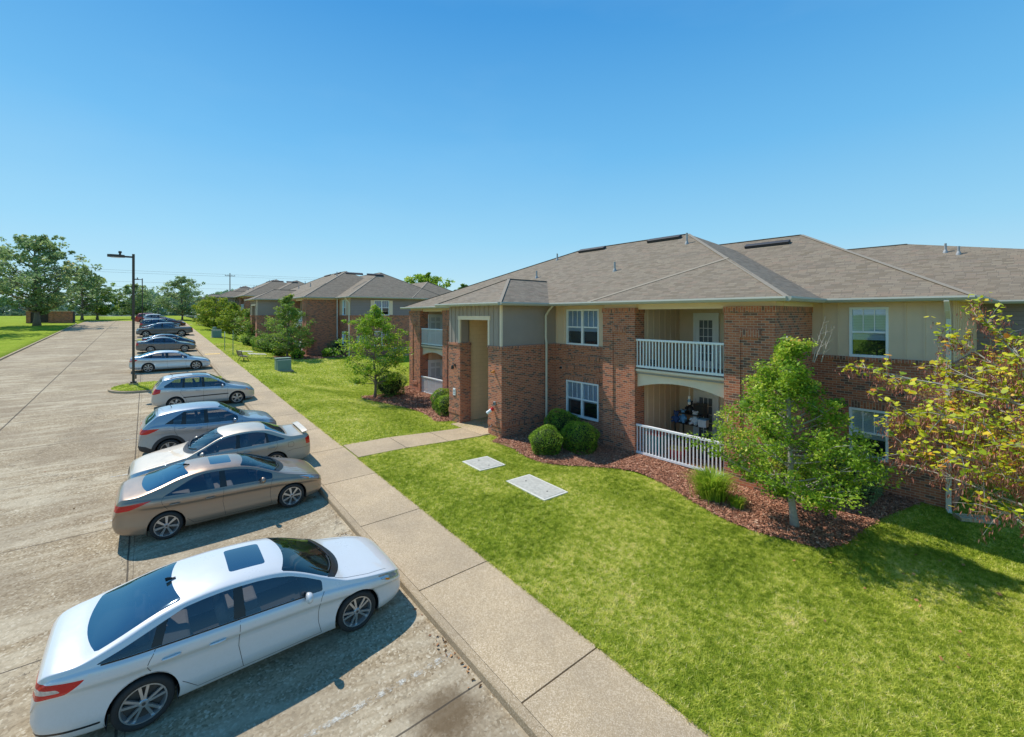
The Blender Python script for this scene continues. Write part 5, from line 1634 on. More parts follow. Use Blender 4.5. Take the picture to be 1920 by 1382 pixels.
VIBE = dict(fw=.86, rw=3.46, Rw=.32, wheel='five', win=(1.38,3.90), kink=(3.45,.10), pillars=[(2.26,2.38,2.30,2.38),(3.10,3.20,3.06,3.14)],
 ws=(1.20,1.98,.18,.12), rs=(3.99,4.20,-.03,-.03), sunroof=(2.15,2.75,.36), gap=.055, shelf=False,
 lights=[([(.03,.60),(.10,.70),(.36,.79),(.50,.80),(.42,.70),(.12,.60)],6,.36),([(.36,.72),(.48,.78),(.44,.70),(.36,.67)],7,.5),([(4.5,1.08),(4.20,1.05),(4.02,1.02),(4.06,.86),(4.28,.80),(4.5,.80)],5,.50)],
 front=[([(-.40,.36),(.40,.36),(.42,.50),(-.42,.50)],8)], tail=[],
 seams=[([(1.28,.92),(1.3,.6),(1.28,.28)],'side'),([(2.31,.97),(2.33,.60),(2.31,.28)],'side'),([(3.20,1.0),(3.26,.80),(3.06,.52),(3.0,.3)],'side'),([(1.28,.27),(3.0,.28)],'side'),
        ([(.12,.35),(.2,.60),(.6,.70),(1.1,.70)],'top')],
 handles=[(2.55,.86),(3.16,.90)], mirror=(1.55,.95), seat=2.25, antenna=(3.55,'rod'), extra=vibe_extra, light_int=False)

def scaled(sh, L, H, W):
    f = L/sh.L; tz = H/max(z for _, z in sh.top); tw = W/2/max(w for _, w in sh.wid)
    s = Shape([(x*f, z*tz) for x, z in sh.top], [(x*f, z*tz) for x, z in sh.belt], [(x*f, w*tw) for x, w in sh.wid], [(x*f, z) for x, z in sh.bot], sh.tumble, sh.drop, sh.crease, sh.ybf)
    return s, f, tz
def respec(sp, f, tz, **kw):
    d = dict(sp)
    for k in ('fw','rw','seat'): d[k] = sp[k]*f
    d['win'] = tuple(v*f for v in sp['win']); d['kink'] = (sp['kink'][0]*f, sp['kink'][1])
    d['pillars'] = [tuple(v*f for v in p) for p in sp['pillars']]
    d['ws'] = tuple(v*f for v in sp['ws']); d['rs'] = tuple(v*f for v in sp['rs'])
    d['lights'] = [([(x*f, z*tz) for x, z in P], mi, y) for P, mi, y in sp['lights']]
    d['mirror'] = (sp['mirror'][0]*f, sp['mirror'][1]*tz)
    d['handles'] = [(x*f, z*tz) for x, z in sp.get('handles', ())]
    d['seams'] = [([(x*f, z*tz if v == 'side' else z) for x, z in P], v) for P, v in sp.get('seams', ())]
    d.pop('sunroof', None); d.pop('extra', None); d.pop('antenna', None)
    if 'clad' in sp: d['clad'] = sp['clad']
    d.update(kw); return d
def placed(x, y): return (x, y, zroad(y)+.002)
TILT = math.atan(.04)
def put(R, x, y):
    R.location = placed(x, y); R.rotation_euler[0] = TILT if abs(R.rotation_euler[2]) < 1 else -TILT
    return R

put(car('white sedan with sunroof parked nearest, nose to the sidewalk', 'car', 'parked_sedan', fusion, (0,0,0), False, PT['white'], FUSION), 3.77, 8.52)
put(car('bronze sedan with sunroof, between the white sedan and the dusty beige one', 'car', 'parked_sedan', elantra, (0,0,0), False, PT['bronze'], ELANTRA), 3.93, 14.0)
put(car('dusty silver beige sedan with rear spoiler parked nose to the road', 'car', 'parked_sedan', camry, (0,0,0), True, PT['beige'], CAMRY), -.42, 16.95)
s, f, tz = scaled(kicks, 4.28, 1.66, 1.79)
put(car('steel grey crossover with black wheel arches behind the beige sedan', 'car', 'parked_crossover', s, (0,0,0), False, PT['steel'], respec(KICKS, f, tz, antenna=(3.35,'rod'), pillars=[(2.30,2.44,2.34,2.44),(2.98,3.12,2.94,3.05),(3.34,3.60,3.30,3.62)])), 4.05, 20.3)
s, f, tz = scaled(vibe, 4.38, 1.63, 1.79)
put(car('silver hatchback wagon with roof rails beside the grassy island', 'car', 'parked_wagon', s, (0,0,0), False, PT['silver'], respec(VIBE, f, tz, extra=vibe_extra, sunroof=VIBE['sunroof'], antenna=(3.55,'rod'))), 4.55, 28.15)
s, f, tz = scaled(fusion, 4.8, 1.46, 1.84)
put(car('pale silver sedan parked just beyond the nearest lamp post', 'car', 'parked_sedan', s, (0,0,0), False, PT['pale'], respec(FUSION, f, tz, wheel='seven'), near=True), 3.83, 41.9)
s, f, tz = scaled(camry, 4.6, 1.46, 1.79)
put(car('dark grey sedan parked beyond the pale silver sedan', 'car', 'parked_sedan', s, (0,0,0), False, PT['grey'], respec(CAMRY, f, tz, wheel='multi', interior=True), near=False), 3.80, 54.9)
s, f, tz = scaled(elantra, 4.5, 1.45, 1.78)
put(car('navy sedan half hidden behind the dark grey sedan', 'car', 'parked_sedan', s, (0,0,0), False, PT['navy'], respec(ELANTRA, f, tz), near=False), 4.05, 58.6)
# pickup
truck = Shape(
 top=[(0,.62),(.03,.85),(.08,1.0),(.2,1.07),(.6,1.12),(1.1,1.16),(1.3,1.20),(1.6,1.42),(1.9,1.66),(2.05,1.76),(2.4,1.82),(3.1,1.83),(3.6,1.81),(3.78,1.74),(3.86,1.45),(3.90,1.20),(4.2,1.19),(5.2,1.19),(5.65,1.19),(5.78,1.16),(5.82,.95),(5.85,.70)],
 belt=[(0,.58),(.05,.82),(.2,1.0),(.6,1.06),(1.3,1.12),(2.2,1.16),(3.7,1.18),(4.2,1.175),(5.6,1.175),(5.78,1.10),(5.85,.66)],
 wid=[(0,.70),(.02,.80),(.08,.87),(.2,.92),(.6,.95),(1.2,.96),(3,.96),(5.2,.96),(5.7,.95),(5.8,.93),(5.85,.90)],
 bot=[(0,.46),(.1,.36),(.6,.34),(3,.34),(5.2,.38),(5.85,.52)], tumble=.30, drop=.06, crease=.02, ybf=.96)
TRUCK = dict(fw=.98, rw=4.62, Rw=.40, wheel='five', win=(1.55,3.70), kink=(3.45,.25), pillars=[(2.55,2.70,2.58,2.68)], ws=(1.34,2.02,.12,.08), rs=(3.70,3.86,0,0), gap=.08, shelf=False,
 lights=[([(.0,.78),(.0,.98),(.22,1.0),(.25,.80)],6,.50),([(5.9,1.12),(5.70,1.10),(5.70,.82),(5.9,.80)],5,.66)], front=[([(-.45,.62),(.45,.62),(.5,.95),(-.5,.95)],8)],
 seams=[([(1.45,1.12),(1.48,.6),(1.46,.42)],'side'),([(2.6,1.16),(2.62,.44)],'side'),([(3.82,1.18),(3.82,.44)],'side')], handles=[(2.9,1.05)], mirror=(1.72,1.16), seat=2.4, interior=True, deckcut=(3.95,5.68,.78), light_int=False)
put(car('dark slate pickup truck with crew cab parked nose to the road', 'pickup truck', 'parked_pickup', truck, (0,0,0), True, PT['slate'], TRUCK, near=False), -1.05, 74.0)
s, f, tz = scaled(elantra, 4.6, 1.45, 1.8)
put(car('dark blue sedan parked right behind the pickup truck', 'car', 'parked_sedan', s, (0,0,0), False, PT['navy'], respec(ELANTRA, f, tz), near=False), 4.0, 78.6)
s, f, tz = scaled(vibe, 4.75, 1.78, 1.92)
SUV = respec(VIBE, f, tz, Rw=.37, wheel='nine')
put(car('dark slate sport utility vehicle beyond the pickup truck', 'car', 'parked_suv', s, (0,0,0), False, PT['slate'], SUV, near=False), 3.9, 84.8)
s, f, tz = scaled(camry, 4.8, 1.47, 1.84)
put(car('black sedan in the far cluster of parked cars', 'car', 'parked_sedan', s, (0,0,0), False, PT['blackp'], respec(CAMRY, f, tz), near=False), 4.3, 91.0)
put(car('maroon sedan in the far cluster of parked cars', 'car', 'parked_sedan', s, (0,0,0), False, PT['maroon'], respec(CAMRY, f, tz), near=False), 5.2, 95.0)
s, f, tz = scaled(vibe, 4.9, 1.85, 1.95)
put(car('white sport utility vehicle at the far end of the parked row', 'car', 'parked_suv', s, (0,0,0), False, PT['white'], respec(VIBE, f, tz, Rw=.37), near=False), 4.2, 101.5)
put(car('red sport utility vehicle at the far left end of the parked row', 'car', 'parked_suv', s, (0,0,0), False, PT['red'], respec(VIBE, f, tz, Rw=.37), near=False), 3.2, 107.0)
s, f, tz = scaled(kicks, 4.4, 1.6, 1.8)
R = car('light blue crossover standing beyond the far young trees', 'car', 'parked_crossover', s, (0,0,0), False, PT['pale'], respec(KICKS, f, tz), near=False)
R.location = (12.5, 121, zlawn(12.5,121)); 
for o in WK: bpy.data.objects.remove(o)
# ------------------------------------------------------------ vegetation
def leaf_quads(C, size, rng, flat=.0, droop=0.0, aspect=.55, nrm=None):
    """folded rhombic leaves at centres C"""
    n = len(C); 
    d = rng.normal(0, 1, (n, 3)); d[:, 2] *= (1-flat); d[:, 2] -= droop
    d /= np.linalg.norm(d, axis=1)[:, None]
    r = rng.normal(0, 1, (n, 3)); s = np.cross(d, r); s /= np.linalg.norm(s, axis=1)[:, None]
    L = (size*rng.uniform(.6, 1.35, n))[:, None]; W = L*aspect
    V = np.stack([C-d*L/2, C+s*W/2, C+d*L/2, C-s*W/2], 1).reshape(-1, 3)
    return V, np.arange(n*4).reshape(-1, 4)
LEAF = {}
LEAF['bright'] = mat_blade('bright_leaves', [(0, (.09,.19,.02)), (.4, (.25,.42,.03)), (.75, (.50,.62,.06)), (.93, (.75,.70,.12)), (1, (.75,.45,.10))], .45, .5)
LEAF['mid'] = mat_blade('mid_leaves', [(0, (.08,.15,.03)), (.5, (.23,.36,.06)), (.85, (.48,.58,.10)), (1, (.70,.60,.15))], .35, .6)
LEAF['dark'] = mat_blade('dark_leaves', [(0, (.13,.20,.10)), (.5, (.28,.40,.16)), (.85, (.54,.60,.22)), (1, (.74,.60,.28))], .4, .6)
LEAF['olive'] = mat_blade('olive_leaves', [(0, (.08,.15,.02)), (.4, (.24,.34,.03)), (.75, (.46,.50,.05)), (1, (.70,.55,.09))], .4, .6)
LEAF['box'] = mat_blade('boxwood_leaves', [(0, (.03,.08,.012)), (.4, (.16,.32,.025)), (.8, (.46,.62,.05)), (1, (.72,.76,.13))], .35, .6)
LEAF['redbud'] = mat_blade('redbud_leaves', [(0, (.22,.34,.02)), (.35, (.50,.58,.03)), (.68, (.80,.76,.05)), (.85, (.90,.60,.05)), (1, (.80,.28,.06))], .45, .5)
LEAF['pod'] = mat_blade('seed_pods', [(0, (.16,.05,.04)), (.6, (.42,.15,.11)), (1, (.60,.30,.20))], .15, .7)
LEAF['far'] = mat_blade('far_leaves', [(0, (.12,.20,.17)), (.5, (.20,.30,.22)), (1, (.34,.44,.24))], .3, .8)

def tree(name, label, loc, h, crown_w, trunk_h, leafmat, nclu, nleaf, lsize, seed, shape='oval', trunk_r=.07, bark='bark', lean=(0,0), group=None, spread=.34, tops=None):
    """trunk, limbs reaching every leaf clump, crown of single leaves"""
    rng = np.random.default_rng(seed)
    R = thing(name, loc, label, 'tree', group=group)
    hc = h-trunk_h; cr = crown_w/2
    def prof(t):   # crown radius at relative height t
        if shape == 'oval': return math.sin(PI*min(1, (t*.9+.10)))**.65
        if shape == 'cone': return (min(1, (t+.06)/.24)**.6)*(1-max(0, t-.20)/.80)**1.05+.07
        if shape == 'round': return math.sqrt(max(0, 1-(2*t-1)**2))
        if shape == 'wide': return min(1, (t/.3))**.5*math.sqrt(max(0, 1-max(0, t-.35)**2/.43))
        return 1
    clus = []
    for i in range(nclu):
        t = (i+.5)/nclu; t = t**(1.2 if shape == 'cone' else .9)
        rr = cr*prof(t)*(.30+.75*math.sqrt(rng.random())); a = i*2.399+rng.normal(0,.5)
        clus.append(np.array([rr*math.cos(a), rr*math.sin(a), trunk_h*.85+hc*t*.95+rng.normal(0,.03)*hc]))
    tr = MB(); npt = 8
    wob = [(rng.normal(0,.012)*h, rng.normal(0,.012)*h) for _ in range(npt+1)]
    def tp(t):
        i = min(npt-1, int(t*npt)); f_ = t*npt-i
        return Vector((lean[0]*t + wob[i][0]*(1-f_)*min(1,i)+wob[i+1][0]*f_, lean[1]*t+wob[i][1]*(1-f_)*min(1,i)+wob[i+1][1]*f_, h*.93*t))
    tr.tube([tp(i/12)-Vector((0,0,.1 if i==0 else 0)) for i in range(13)], [trunk_r*(1.45 if i==0 else 1)*(1-.9*(i/12))+.008 for i in range(13)], 9)
    to = tr.build('trunk', M[bark], R, smooth=True)
    br = MB(); pts = []
    for c in clus:
        cz = c[2]; zt_ = max(trunk_h*.75, cz-(.35+.35*rng.random())*np.hypot(c[0], c[1])-.02*h)
        s = tp(min(.97, zt_/(h*.93))); e = Vector((c[0]+lean[0]*cz/h, c[1]+lean[1]*cz/h, cz)); mid = (s+e)/2 + Vector((rng.normal(0,.05)*h*.3, rng.normal(0,.05)*h*.3, -.03*h))
        L = (e-s).length; r0 = trunk_r*.42*(1-.6*zt_/h)
        P = [s*(1-u)**2+mid*2*u*(1-u)+e*u*u for u in (0,.25,.5,.75,1)]
        br.tube(P, [r0, r0*.75, r0*.55, r0*.35, .004], 5, cap=False)
        for k in range(3):
            q = P[2+k % 3]; dd = Vector(rng.normal(0,1,3)); dd.z = abs(dd.z)*.6; dd.normalize()
            br.tube([q, q+dd*L*.16+Vector((0,0,.02)), q+dd*L*.34], [r0*.32, r0*.2, .003], 4, cap=False); pts.append(np.array(q+dd*L*.3))
        pts.append(np.array(e)); pts.append(np.array(P[3]))
    br.build('limbs', M[bark], R, smooth=True)
    pts = np.array(pts)
    prof_s = np.array([.40+.60*min(1, prof(min(1, max(0, (p[2]-trunk_h*.85)/hc)))) for p in pts])
    k = rng.integers(0, len(pts), nleaf); wgt = rng.random(nleaf)
    sig = crown_w*spread*.22
    off = rng.normal(0, 1, (nleaf, 3)); off /= (np.linalg.norm(off, axis=1)[:, None]+1e-6); off *= (rng.random(nleaf)**.5)[:, None]*sig*np.array([1.25,1.25,.8])
    # each clump has its own size
    cs = rng.uniform(.55, 1.45, len(pts))*prof_s; off *= cs[k][:, None]
    C = pts[k]+off
    V, F = leaf_quads(C, lsize, rng, flat=.35, droop=.15)
    base = rng.normal(0, .14, len(pts))[k]
    hi = off[:, 2]/sig*.13 + (C[:, 2]/h-.5)*.12  # clump and crown tops lighter, sunlight put into the leaf tint
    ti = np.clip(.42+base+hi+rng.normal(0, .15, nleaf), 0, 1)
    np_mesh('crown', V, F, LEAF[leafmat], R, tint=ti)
    return R
def at(x, y, dz=0): return (x, y, zlawn(x, y)+dz)

# front right young tree with bare top twigs
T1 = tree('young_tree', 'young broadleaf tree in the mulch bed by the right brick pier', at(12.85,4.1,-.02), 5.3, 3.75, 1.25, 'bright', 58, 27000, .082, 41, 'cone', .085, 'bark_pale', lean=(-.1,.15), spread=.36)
m = MB()
for (sx, sy, L) in ((.1,-.35,1.15),(.22,-.5,.9),(-.02,-.42,.8)):
    p = Vector((sx, sy, 4.3)); q = p+Vector((.10,-.25,L)); m.tube([p,(p+q)/2+Vector((.03,.02,0)),q],[.014,.008,.003],5,cap=False)
    for k in range(6):
        s_ = p.lerp(q,.25+.12*k); d = Vector((random.uniform(-1,1),random.uniform(-1,1),random.uniform(.3,1))).normalized(); m.tube([s_,s_+d*.2,s_+d*.2+Vector((d.x*.12,d.y*.12,.10))],[.005,.0035,.002],4,cap=False)
m.build('bare_twigs', M['bark_pale'], T1, smooth=True)
tree('young_tree', 'young tree standing alone on the lawn left of the open entry', at(11.0,26.8,-.02), 6.1, 4.2, 1.35, 'bright', 46, 12500, .12, 22, 'oval', .08, spread=.34)
tree('young_tree', 'spreading young tree at the corner of the second brick building', at(10.4,46.2,-.02), 6.5, 5.6, 1.0, 'mid', 50, 12000, .16, 23, 'cone', .09, spread=.32)
tree('young_tree', 'rounded young tree beyond the round hedge of the second building', at(10.3,62.0,-.02), 5.6, 6.0, 1.0, 'mid', 36, 8000, .19, 24, 'cone', .09)
tree('young_tree', 'young olive green tree before the third building, second from the far end', at(9.6,72.5,-.02), 5.4, 5.0, 1.0, 'olive', 34, 7000, .22, 25, 'oval', .09)
tree('young_tree', 'golden green young tree beside the far walk', at(8.6,86.0,-.02), 5.6, 6.5, .9, 'olive', 36, 7000, .26, 26, 'round', .1)
tree('young_tree', 'low golden green tree farthest along the lawn', at(9.0,97.0,-.02), 5.2, 6.5, .9, 'olive', 30, 5000, .28, 27, 'round', .1)
tree('shade_tree', 'tall loose shade tree at the far end of the walk', (5.9,118.5,zroad(118)), 10.0, 8.5, 1.6, 'dark', 46, 6500, .38, 28, 'oval', .17)
tree('shade_tree', 'shade tree beyond the lot behind the nearest lamp post', (-2.5,131,zroad(131)), 8.2, 9.5, 1.4, 'dark', 36, 6000, .40, 29, 'oval', .17)
tree('shade_tree', 'largest shade tree on the left lawn in front of the dumpster enclosure', (-13.1,99.5,zroad(99.5)+KH), 14.6, 12.0, 2.8, 'dark', 72, 11500, .42, 30, 'wide', .38, spread=.25)
tree('shade_tree', 'shade tree at the left edge, cut off by the picture', (-17.6,84,zroad(84)+KH), 13.5, 11.0, 2.4, 'dark', 60, 10000, .42, 31, 'wide', .32, spread=.25)
tree('shade_tree', 'middle sized shade tree right of the dumpster enclosure', (-9.9,122,zroad(122)), 11.0, 7.4, 2.0, 'dark', 40, 7000, .40, 32, 'wide', .22, spread=.26)
tree('shade_tree', 'smaller shade tree nearest the lot end on the left', (-8.0,127,zroad(127)), 9.8, 8.0, 1.5, 'mid', 40, 6500, .40, 33, 'oval', .2, spread=.26)
tree('backyard_tree', 'bushy tree rising behind the second building roof', (31.7,58,2.0), 10.4, 8.2, 3, 'bright', 50, 11000, .34, 34, 'round', .25, spread=.33)
tree('backyard_tree', 'small tree top rising beside the nearest building roof on the left', (38.2,58,2.0), 9.4, 3.6, 3, 'mid', 34, 6000, .34, 35, 'round', .2, spread=.33)
tree('backyard_tree', 'tree top peeking over the nearest building roof', (41.6,40,.5), 13.8, 4.5, 6, 'mid', 30, 6000, .34, 36, 'oval', .25, spread=.33)

# redbud at the right edge: arching limbs, yellow leaves in rows, hanging pods
def redbud(loc):
    rng = np.random.default_rng(77)
    R = thing('redbud_tree', loc, 'redbud tree with yellowing heart leaves and hanging brown pods at the right edge', 'tree')
    tr = MB(); tr.tube([(0,0,-.1),(.03,0,.8),(0,.05,2.0),(-.05,.08,3.6)], [.13,.10,.09,.07], 10)
    to = tr.build('trunk', M['bark'], R, smooth=True)
    br = MB(); tw = MB(); LC = []; PC = []; LD = []
    nl = 74
    for i in range(nl):
        a = i*2.399; el = rng.uniform(-.10, 1.0); L = rng.uniform(2.4, 3.5)*(1.0 if el < .6 else .8)
        s = Vector((-.03,.05,rng.uniform(2.0,4.0))); d = Vector((math.cos(a)*math.cos(el), math.sin(a)*math.cos(el), math.sin(el)))
        P = [s]; n = 9; cur = s; dd = d.copy()
        for k in range(n):
            dd = (dd + Vector(rng.normal(0,.09,3)) + Vector((0,0,-.035 if el > .5 else .01))).normalized()
            cur = cur+dd*L/n; P.append(cur)
        if min(p.z for p in P) < .35: 
            for p in P: p.z = max(p.z, .35)
        br.tube(P, [.032*(1-k/n*.88)+.003 for k in range(n+1)], 5, cap=False)
        for k in range(3, n+1):
            for rep in range(3):
                q = P[k]; dv = (P[k]-P[k-1]).normalized(); sd = Vector(rng.normal(0,1,3)).normalized(); e = (dv*.7+sd*.8).normalized()
                l2 = rng.uniform(.25,.75); Q = [q, q+e*l2*.5+Vector((0,0,.02)), q+e*l2+Vector((0,0,-.05))]
                tw.tube(Q, [.007,.005,.002], 4, cap=False)
                m_ = rng.integers(7, 15)
                dens = .9 if Q[2].z > 2.6 else .25
                for _ in range(m_):
                    u = rng.uniform(.2,1); p = Q[0].lerp(Q[2], u)
                    if rng.random() < dens: LC.append(np.array(p)+rng.normal(0,.05,3)+np.array([0,0,.04]))
                    if rng.random() < .6:
                        for _q in range(4): PC.append(np.array(p)+rng.normal(0,.045,3)-np.array([0,0,.05]))
    br.build('limbs', M['bark_pale'], R, smooth=True); tw.build('twigs', M['bark_pale'], R)
    LC = np.array(LC); n = len(LC)
    # heart shaped leaf of 7 points
    hx = np.array([0,.30,.50,.36,0,-.36,-.50,-.30]); hy = np.array([-.38,-.50,-.18,.22,.58,.22,-.18,-.50])
    a = rng.uniform(0,2*PI,n); u = np.stack([np.cos(a),np.sin(a),rng.normal(0,.35,n)],1); u /= np.linalg.norm(u,axis=1)[:,None]
    up = rng.normal(0,.55,(n,3)); up[:,2] = 1; up /= np.linalg.norm(up,axis=1)[:,None]
    v = np.cross(up,u); v /= np.linalg.norm(v,axis=1)[:,None]
    s = (.088*rng.uniform(.5,1.3,n))[:,None,None]
    V = LC[:,None,:] + s*(hx[None,:,None]*u[:,None,:]+hy[None,:,None]*v[:,None,:])
    np_mesh('crown', V.reshape(-1,3), np.arange(n*8).reshape(-1,8), LEAF['redbud'], R, tint=np.clip(rng.normal(.50,.26,n),0,1))
    PC = np.array(PC); n = len(PC)
    d = np.stack([rng.normal(0,.25,n),rng.normal(0,.25,n),-np.ones(n)],1); d /= np.linalg.norm(d,axis=1)[:,None]
    a = rng.uniform(0,2*PI,n); sd = np.stack([np.cos(a),np.sin(a),np.zeros(n)],1); L = rng.uniform(.06,.11,n)[:,None]; W = .010
    V = np.stack([PC, PC+d*L*.4+sd*W, PC+d*L, PC+d*L*.4-sd*W],1).reshape(-1,3)
    np_mesh('seed_pods', V, np.arange(n*4).reshape(-1,4), LEAF['pod'], R, tint=rng.random(n))
    return R
redbud(at(12.25,-.80,-.02))

# clipped boxwoods: leafy shell over a dark core
def shrub(label, loc, rx, ry, h, seed, n=7000, size=.038, mat='box', group=None, name='clipped_shrub', rough=.13):
    rng = np.random.default_rng(seed)
    R = thing(name, loc, label, 'shrub', group=group)
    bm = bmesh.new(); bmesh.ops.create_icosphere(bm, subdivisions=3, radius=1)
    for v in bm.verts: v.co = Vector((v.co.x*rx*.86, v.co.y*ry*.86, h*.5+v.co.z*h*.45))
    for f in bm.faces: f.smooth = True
    me = bpy.data.meshes.new('core'); bm.to_mesh(me); bm.free(); link('dark_core', me, M['shrubcore'], R)  # solid dark core, the shade between the leaves put into its colour
    d = rng.normal(0,1,(n,3)); d /= np.linalg.norm(d,axis=1)[:,None]
    lump = 1+rough*(np.sin(d[:,0]*5+seed)+np.sin(d[:,1]*6+2*seed)+np.sin(d[:,2]*7))/2+rng.normal(0,.035,n)
    p = 3.2; q = (np.abs(d[:,0])**p+np.abs(d[:,1])**p+np.abs(d[:,2])**p)**(-1/p)   # squarish, clipped
    q = .5+.5*q; k = (lump*q)[:,None]
    C = d*k*np.array([rx,ry,h*.52])+np.array([0,0,h*.5])
    C = C[C[:,2] > .02]; n = len(C)
    V, F = leaf_quads(C, size, rng, aspect=.6)
    ti = np.clip(.40+.3*(C[:,2]/h-.5)+.12*np.sin(C[:,0]*9+seed)*np.sin(C[:,1]*8)+rng.normal(0,.22,n),0,1)  # leaves darker toward the ground, shade put into the tint
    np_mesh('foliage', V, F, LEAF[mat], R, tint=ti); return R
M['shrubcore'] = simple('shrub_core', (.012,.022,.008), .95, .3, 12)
def sg(x, y): return at(x, y, .0)
shrub('clipped round shrub, front left of the trio under the lower window', sg(11.75,12.15), .62, .58, .98, 1, 11000)
shrub('largest clipped round shrub, front right of the trio under the lower window', sg(12.95,11.5), .66, .66, 1.08, 2, 12000)
shrub('clipped shrub at the back of the trio, against the brick wall', sg(13.75,13.3), .75, .6, 1.12, 3, 11000)
shrub('clipped shrub left of the entry, farther of the pair', sg(12.6,21.2), .62, .6, 1.12, 4, 7000, .05)
shrub('clipped shrub left of the entry, nearer of the pair', sg(12.15,19.9), .60, .58, 1.05, 5, 7000, .05)
shrub('wide hedge mound beside the second building entry', (10.3,52.5,zlawn(10.3,52.5)), 1.7, 1.8, 1.85, 6, 9000, .09)
shrub('small hedge mound left of the second building entry', (9.8,60.3,zlawn(9.8,60.3)), 1.0, 1.2, 1.6, 7, 5000, .09)
shrub('far hedge mound near the third building entry', (9.8,90.0,zlawn(9.8,90)), 1.5, 2.0, 1.6, 8, 3000, .13)
shrub('farther small hedge mound near the third building entry', (8.9,95.5,zlawn(8.9,95.5)), 1.0, 1.2, 1.5, 9, 2000, .13)
shrub('loose grey green bush at the outer pier of the left balconies', sg(12.2,27.2), .9, .8, 1.45, 10, 6000, .07, 'mid', name='loose_shrub', rough=.25)
shrub('dark shrub behind the young tree under the right window', sg(16.4,3.7), .85, .75, 1.3, 11, 9000, .05, 'dark', name='loose_shrub', rough=.2)
shrub('dark low shrub against the end wall of the second building', (16.0,47.0,zlawn(16,47)), 1.3, .7, 1.6, 12, 4000, .09, 'dark', name='loose_shrub', rough=.2)
# small leafy perennials in the far bed
for i, (x, y, hh, lb) in enumerate(((10.9,45.0,.9,'broad leaved bright plant right of the corner tree'),(9.9,47.6,1.2,'broad leaved bright plant left of the corner tree'),(13.9,45.3,.8,'low spiky plant at the foot of the shaded brick wall'))):
    shrub(lb, (x, y, zlawn(x, y)), .55, .5, hh, 40+i, 900, .17, 'bright', name='leafy_plant', rough=.3)
# ornamental grass clump
def clump(label, loc, r, h, n, seed):
    rng = np.random.default_rng(seed); R = thing('grass_clump', loc, label, 'ornamental grass')
    V = []; F = []; T = []
    seg = 5
    for i in range(n):
        a = rng.uniform(0,2*PI); rr = abs(rng.normal(0,.30))*r; b = np.array([rr*math.cos(a), rr*math.sin(a), 0]); a2 = a+rng.normal(0,.5)
        out = rng.uniform(.25,1.0)*r*1.05; hh = h*rng.uniform(.6,1.15); w = rng.uniform(.006,.012); s = np.array([-math.sin(a2), math.cos(a2), 0])*w
        n0 = len(V)
        for k in range(seg+1):
            t = k/seg; p = b+np.array([math.cos(a2)*out*t**1.5, math.sin(a2)*out*t**1.5, hh*(1.75*t-.95*t*t)])
            ww = (1-t**2)+.05; V.append(p-s*ww); V.append(p+s*ww)
        tt = np.clip(rng.normal(.5,.18),0,1)
        for k in range(seg): q = n0+2*k; F.append((q,q+1,q+3,q+2)); T.append(tt)
    np_mesh('blades', np.array(V), np.array(F), LEAF['bright'], R, tint=np.array(T)); return R
clump('arching ornamental grass clump in the mulch under the right balcony', sg(12.75,6.25), .62, .85, 1400, 5)
clump('small grass tuft in the mulch beside the arching grass clump', sg(12.7,5.5), .26, .38, 260, 6)

# far-off woods
def woods():
    rng = np.random.default_rng(5); V = []; C = []; 
    n = 26000
    x = rng.uniform(-240, 60, n); y = rng.uniform(195, 230, n)
    top = 7.0+2.6*np.sin(x*.06)+1.5*np.sin(x*.21+1)+1.2*np.sin(x*.53+2)+.8*np.sin(x*1.3)
    z = 4.6+top*(1-rng.random(n)**1.8)*(1-.0*(y-195))
    C = np.stack([x,y,z],1); V, F = leaf_quads(C, 1.5, rng, aspect=.8)
    o = np_mesh('distant_woods', V, F, LEAF['far'], tint=np.clip(rng.normal(.45,.2,n)+(z-8)/20,0,1)); tag(o, 'hazy line of distant woods beyond the far road', 'woods', kind='stuff')
woods()
LEAF['dryleaf'] = mat_blade('dry_leaves', [(0, (.12,.05,.02)), (.5, (.35,.16,.07)), (1, (.5,.30,.12))], .1, .7)
M['lid'] = simple('lid_frame', (.62,.60,.54), .85, .12, 20); M['lidtop'] = simple('lid_cover', (.44,.43,.38), .9, .45, 9)
M['slat'] = simple('bench_slat', (.06,.045,.035), .6, .2, 12)
M['orange'] = simple('orange_cap', (.62,.25,.06), .5)
for k_, c_ in (('toyblue',(.16,.38,.62)),('toywhite',(.7,.72,.74)),('toynavy',(.03,.08,.22)),('toyteal',(.02,.22,.25)),('toyred',(.55,.03,.03)),('toyyellow',(.7,.5,.05))): M[k_] = simple(k_, c_, .7, .15, 14)
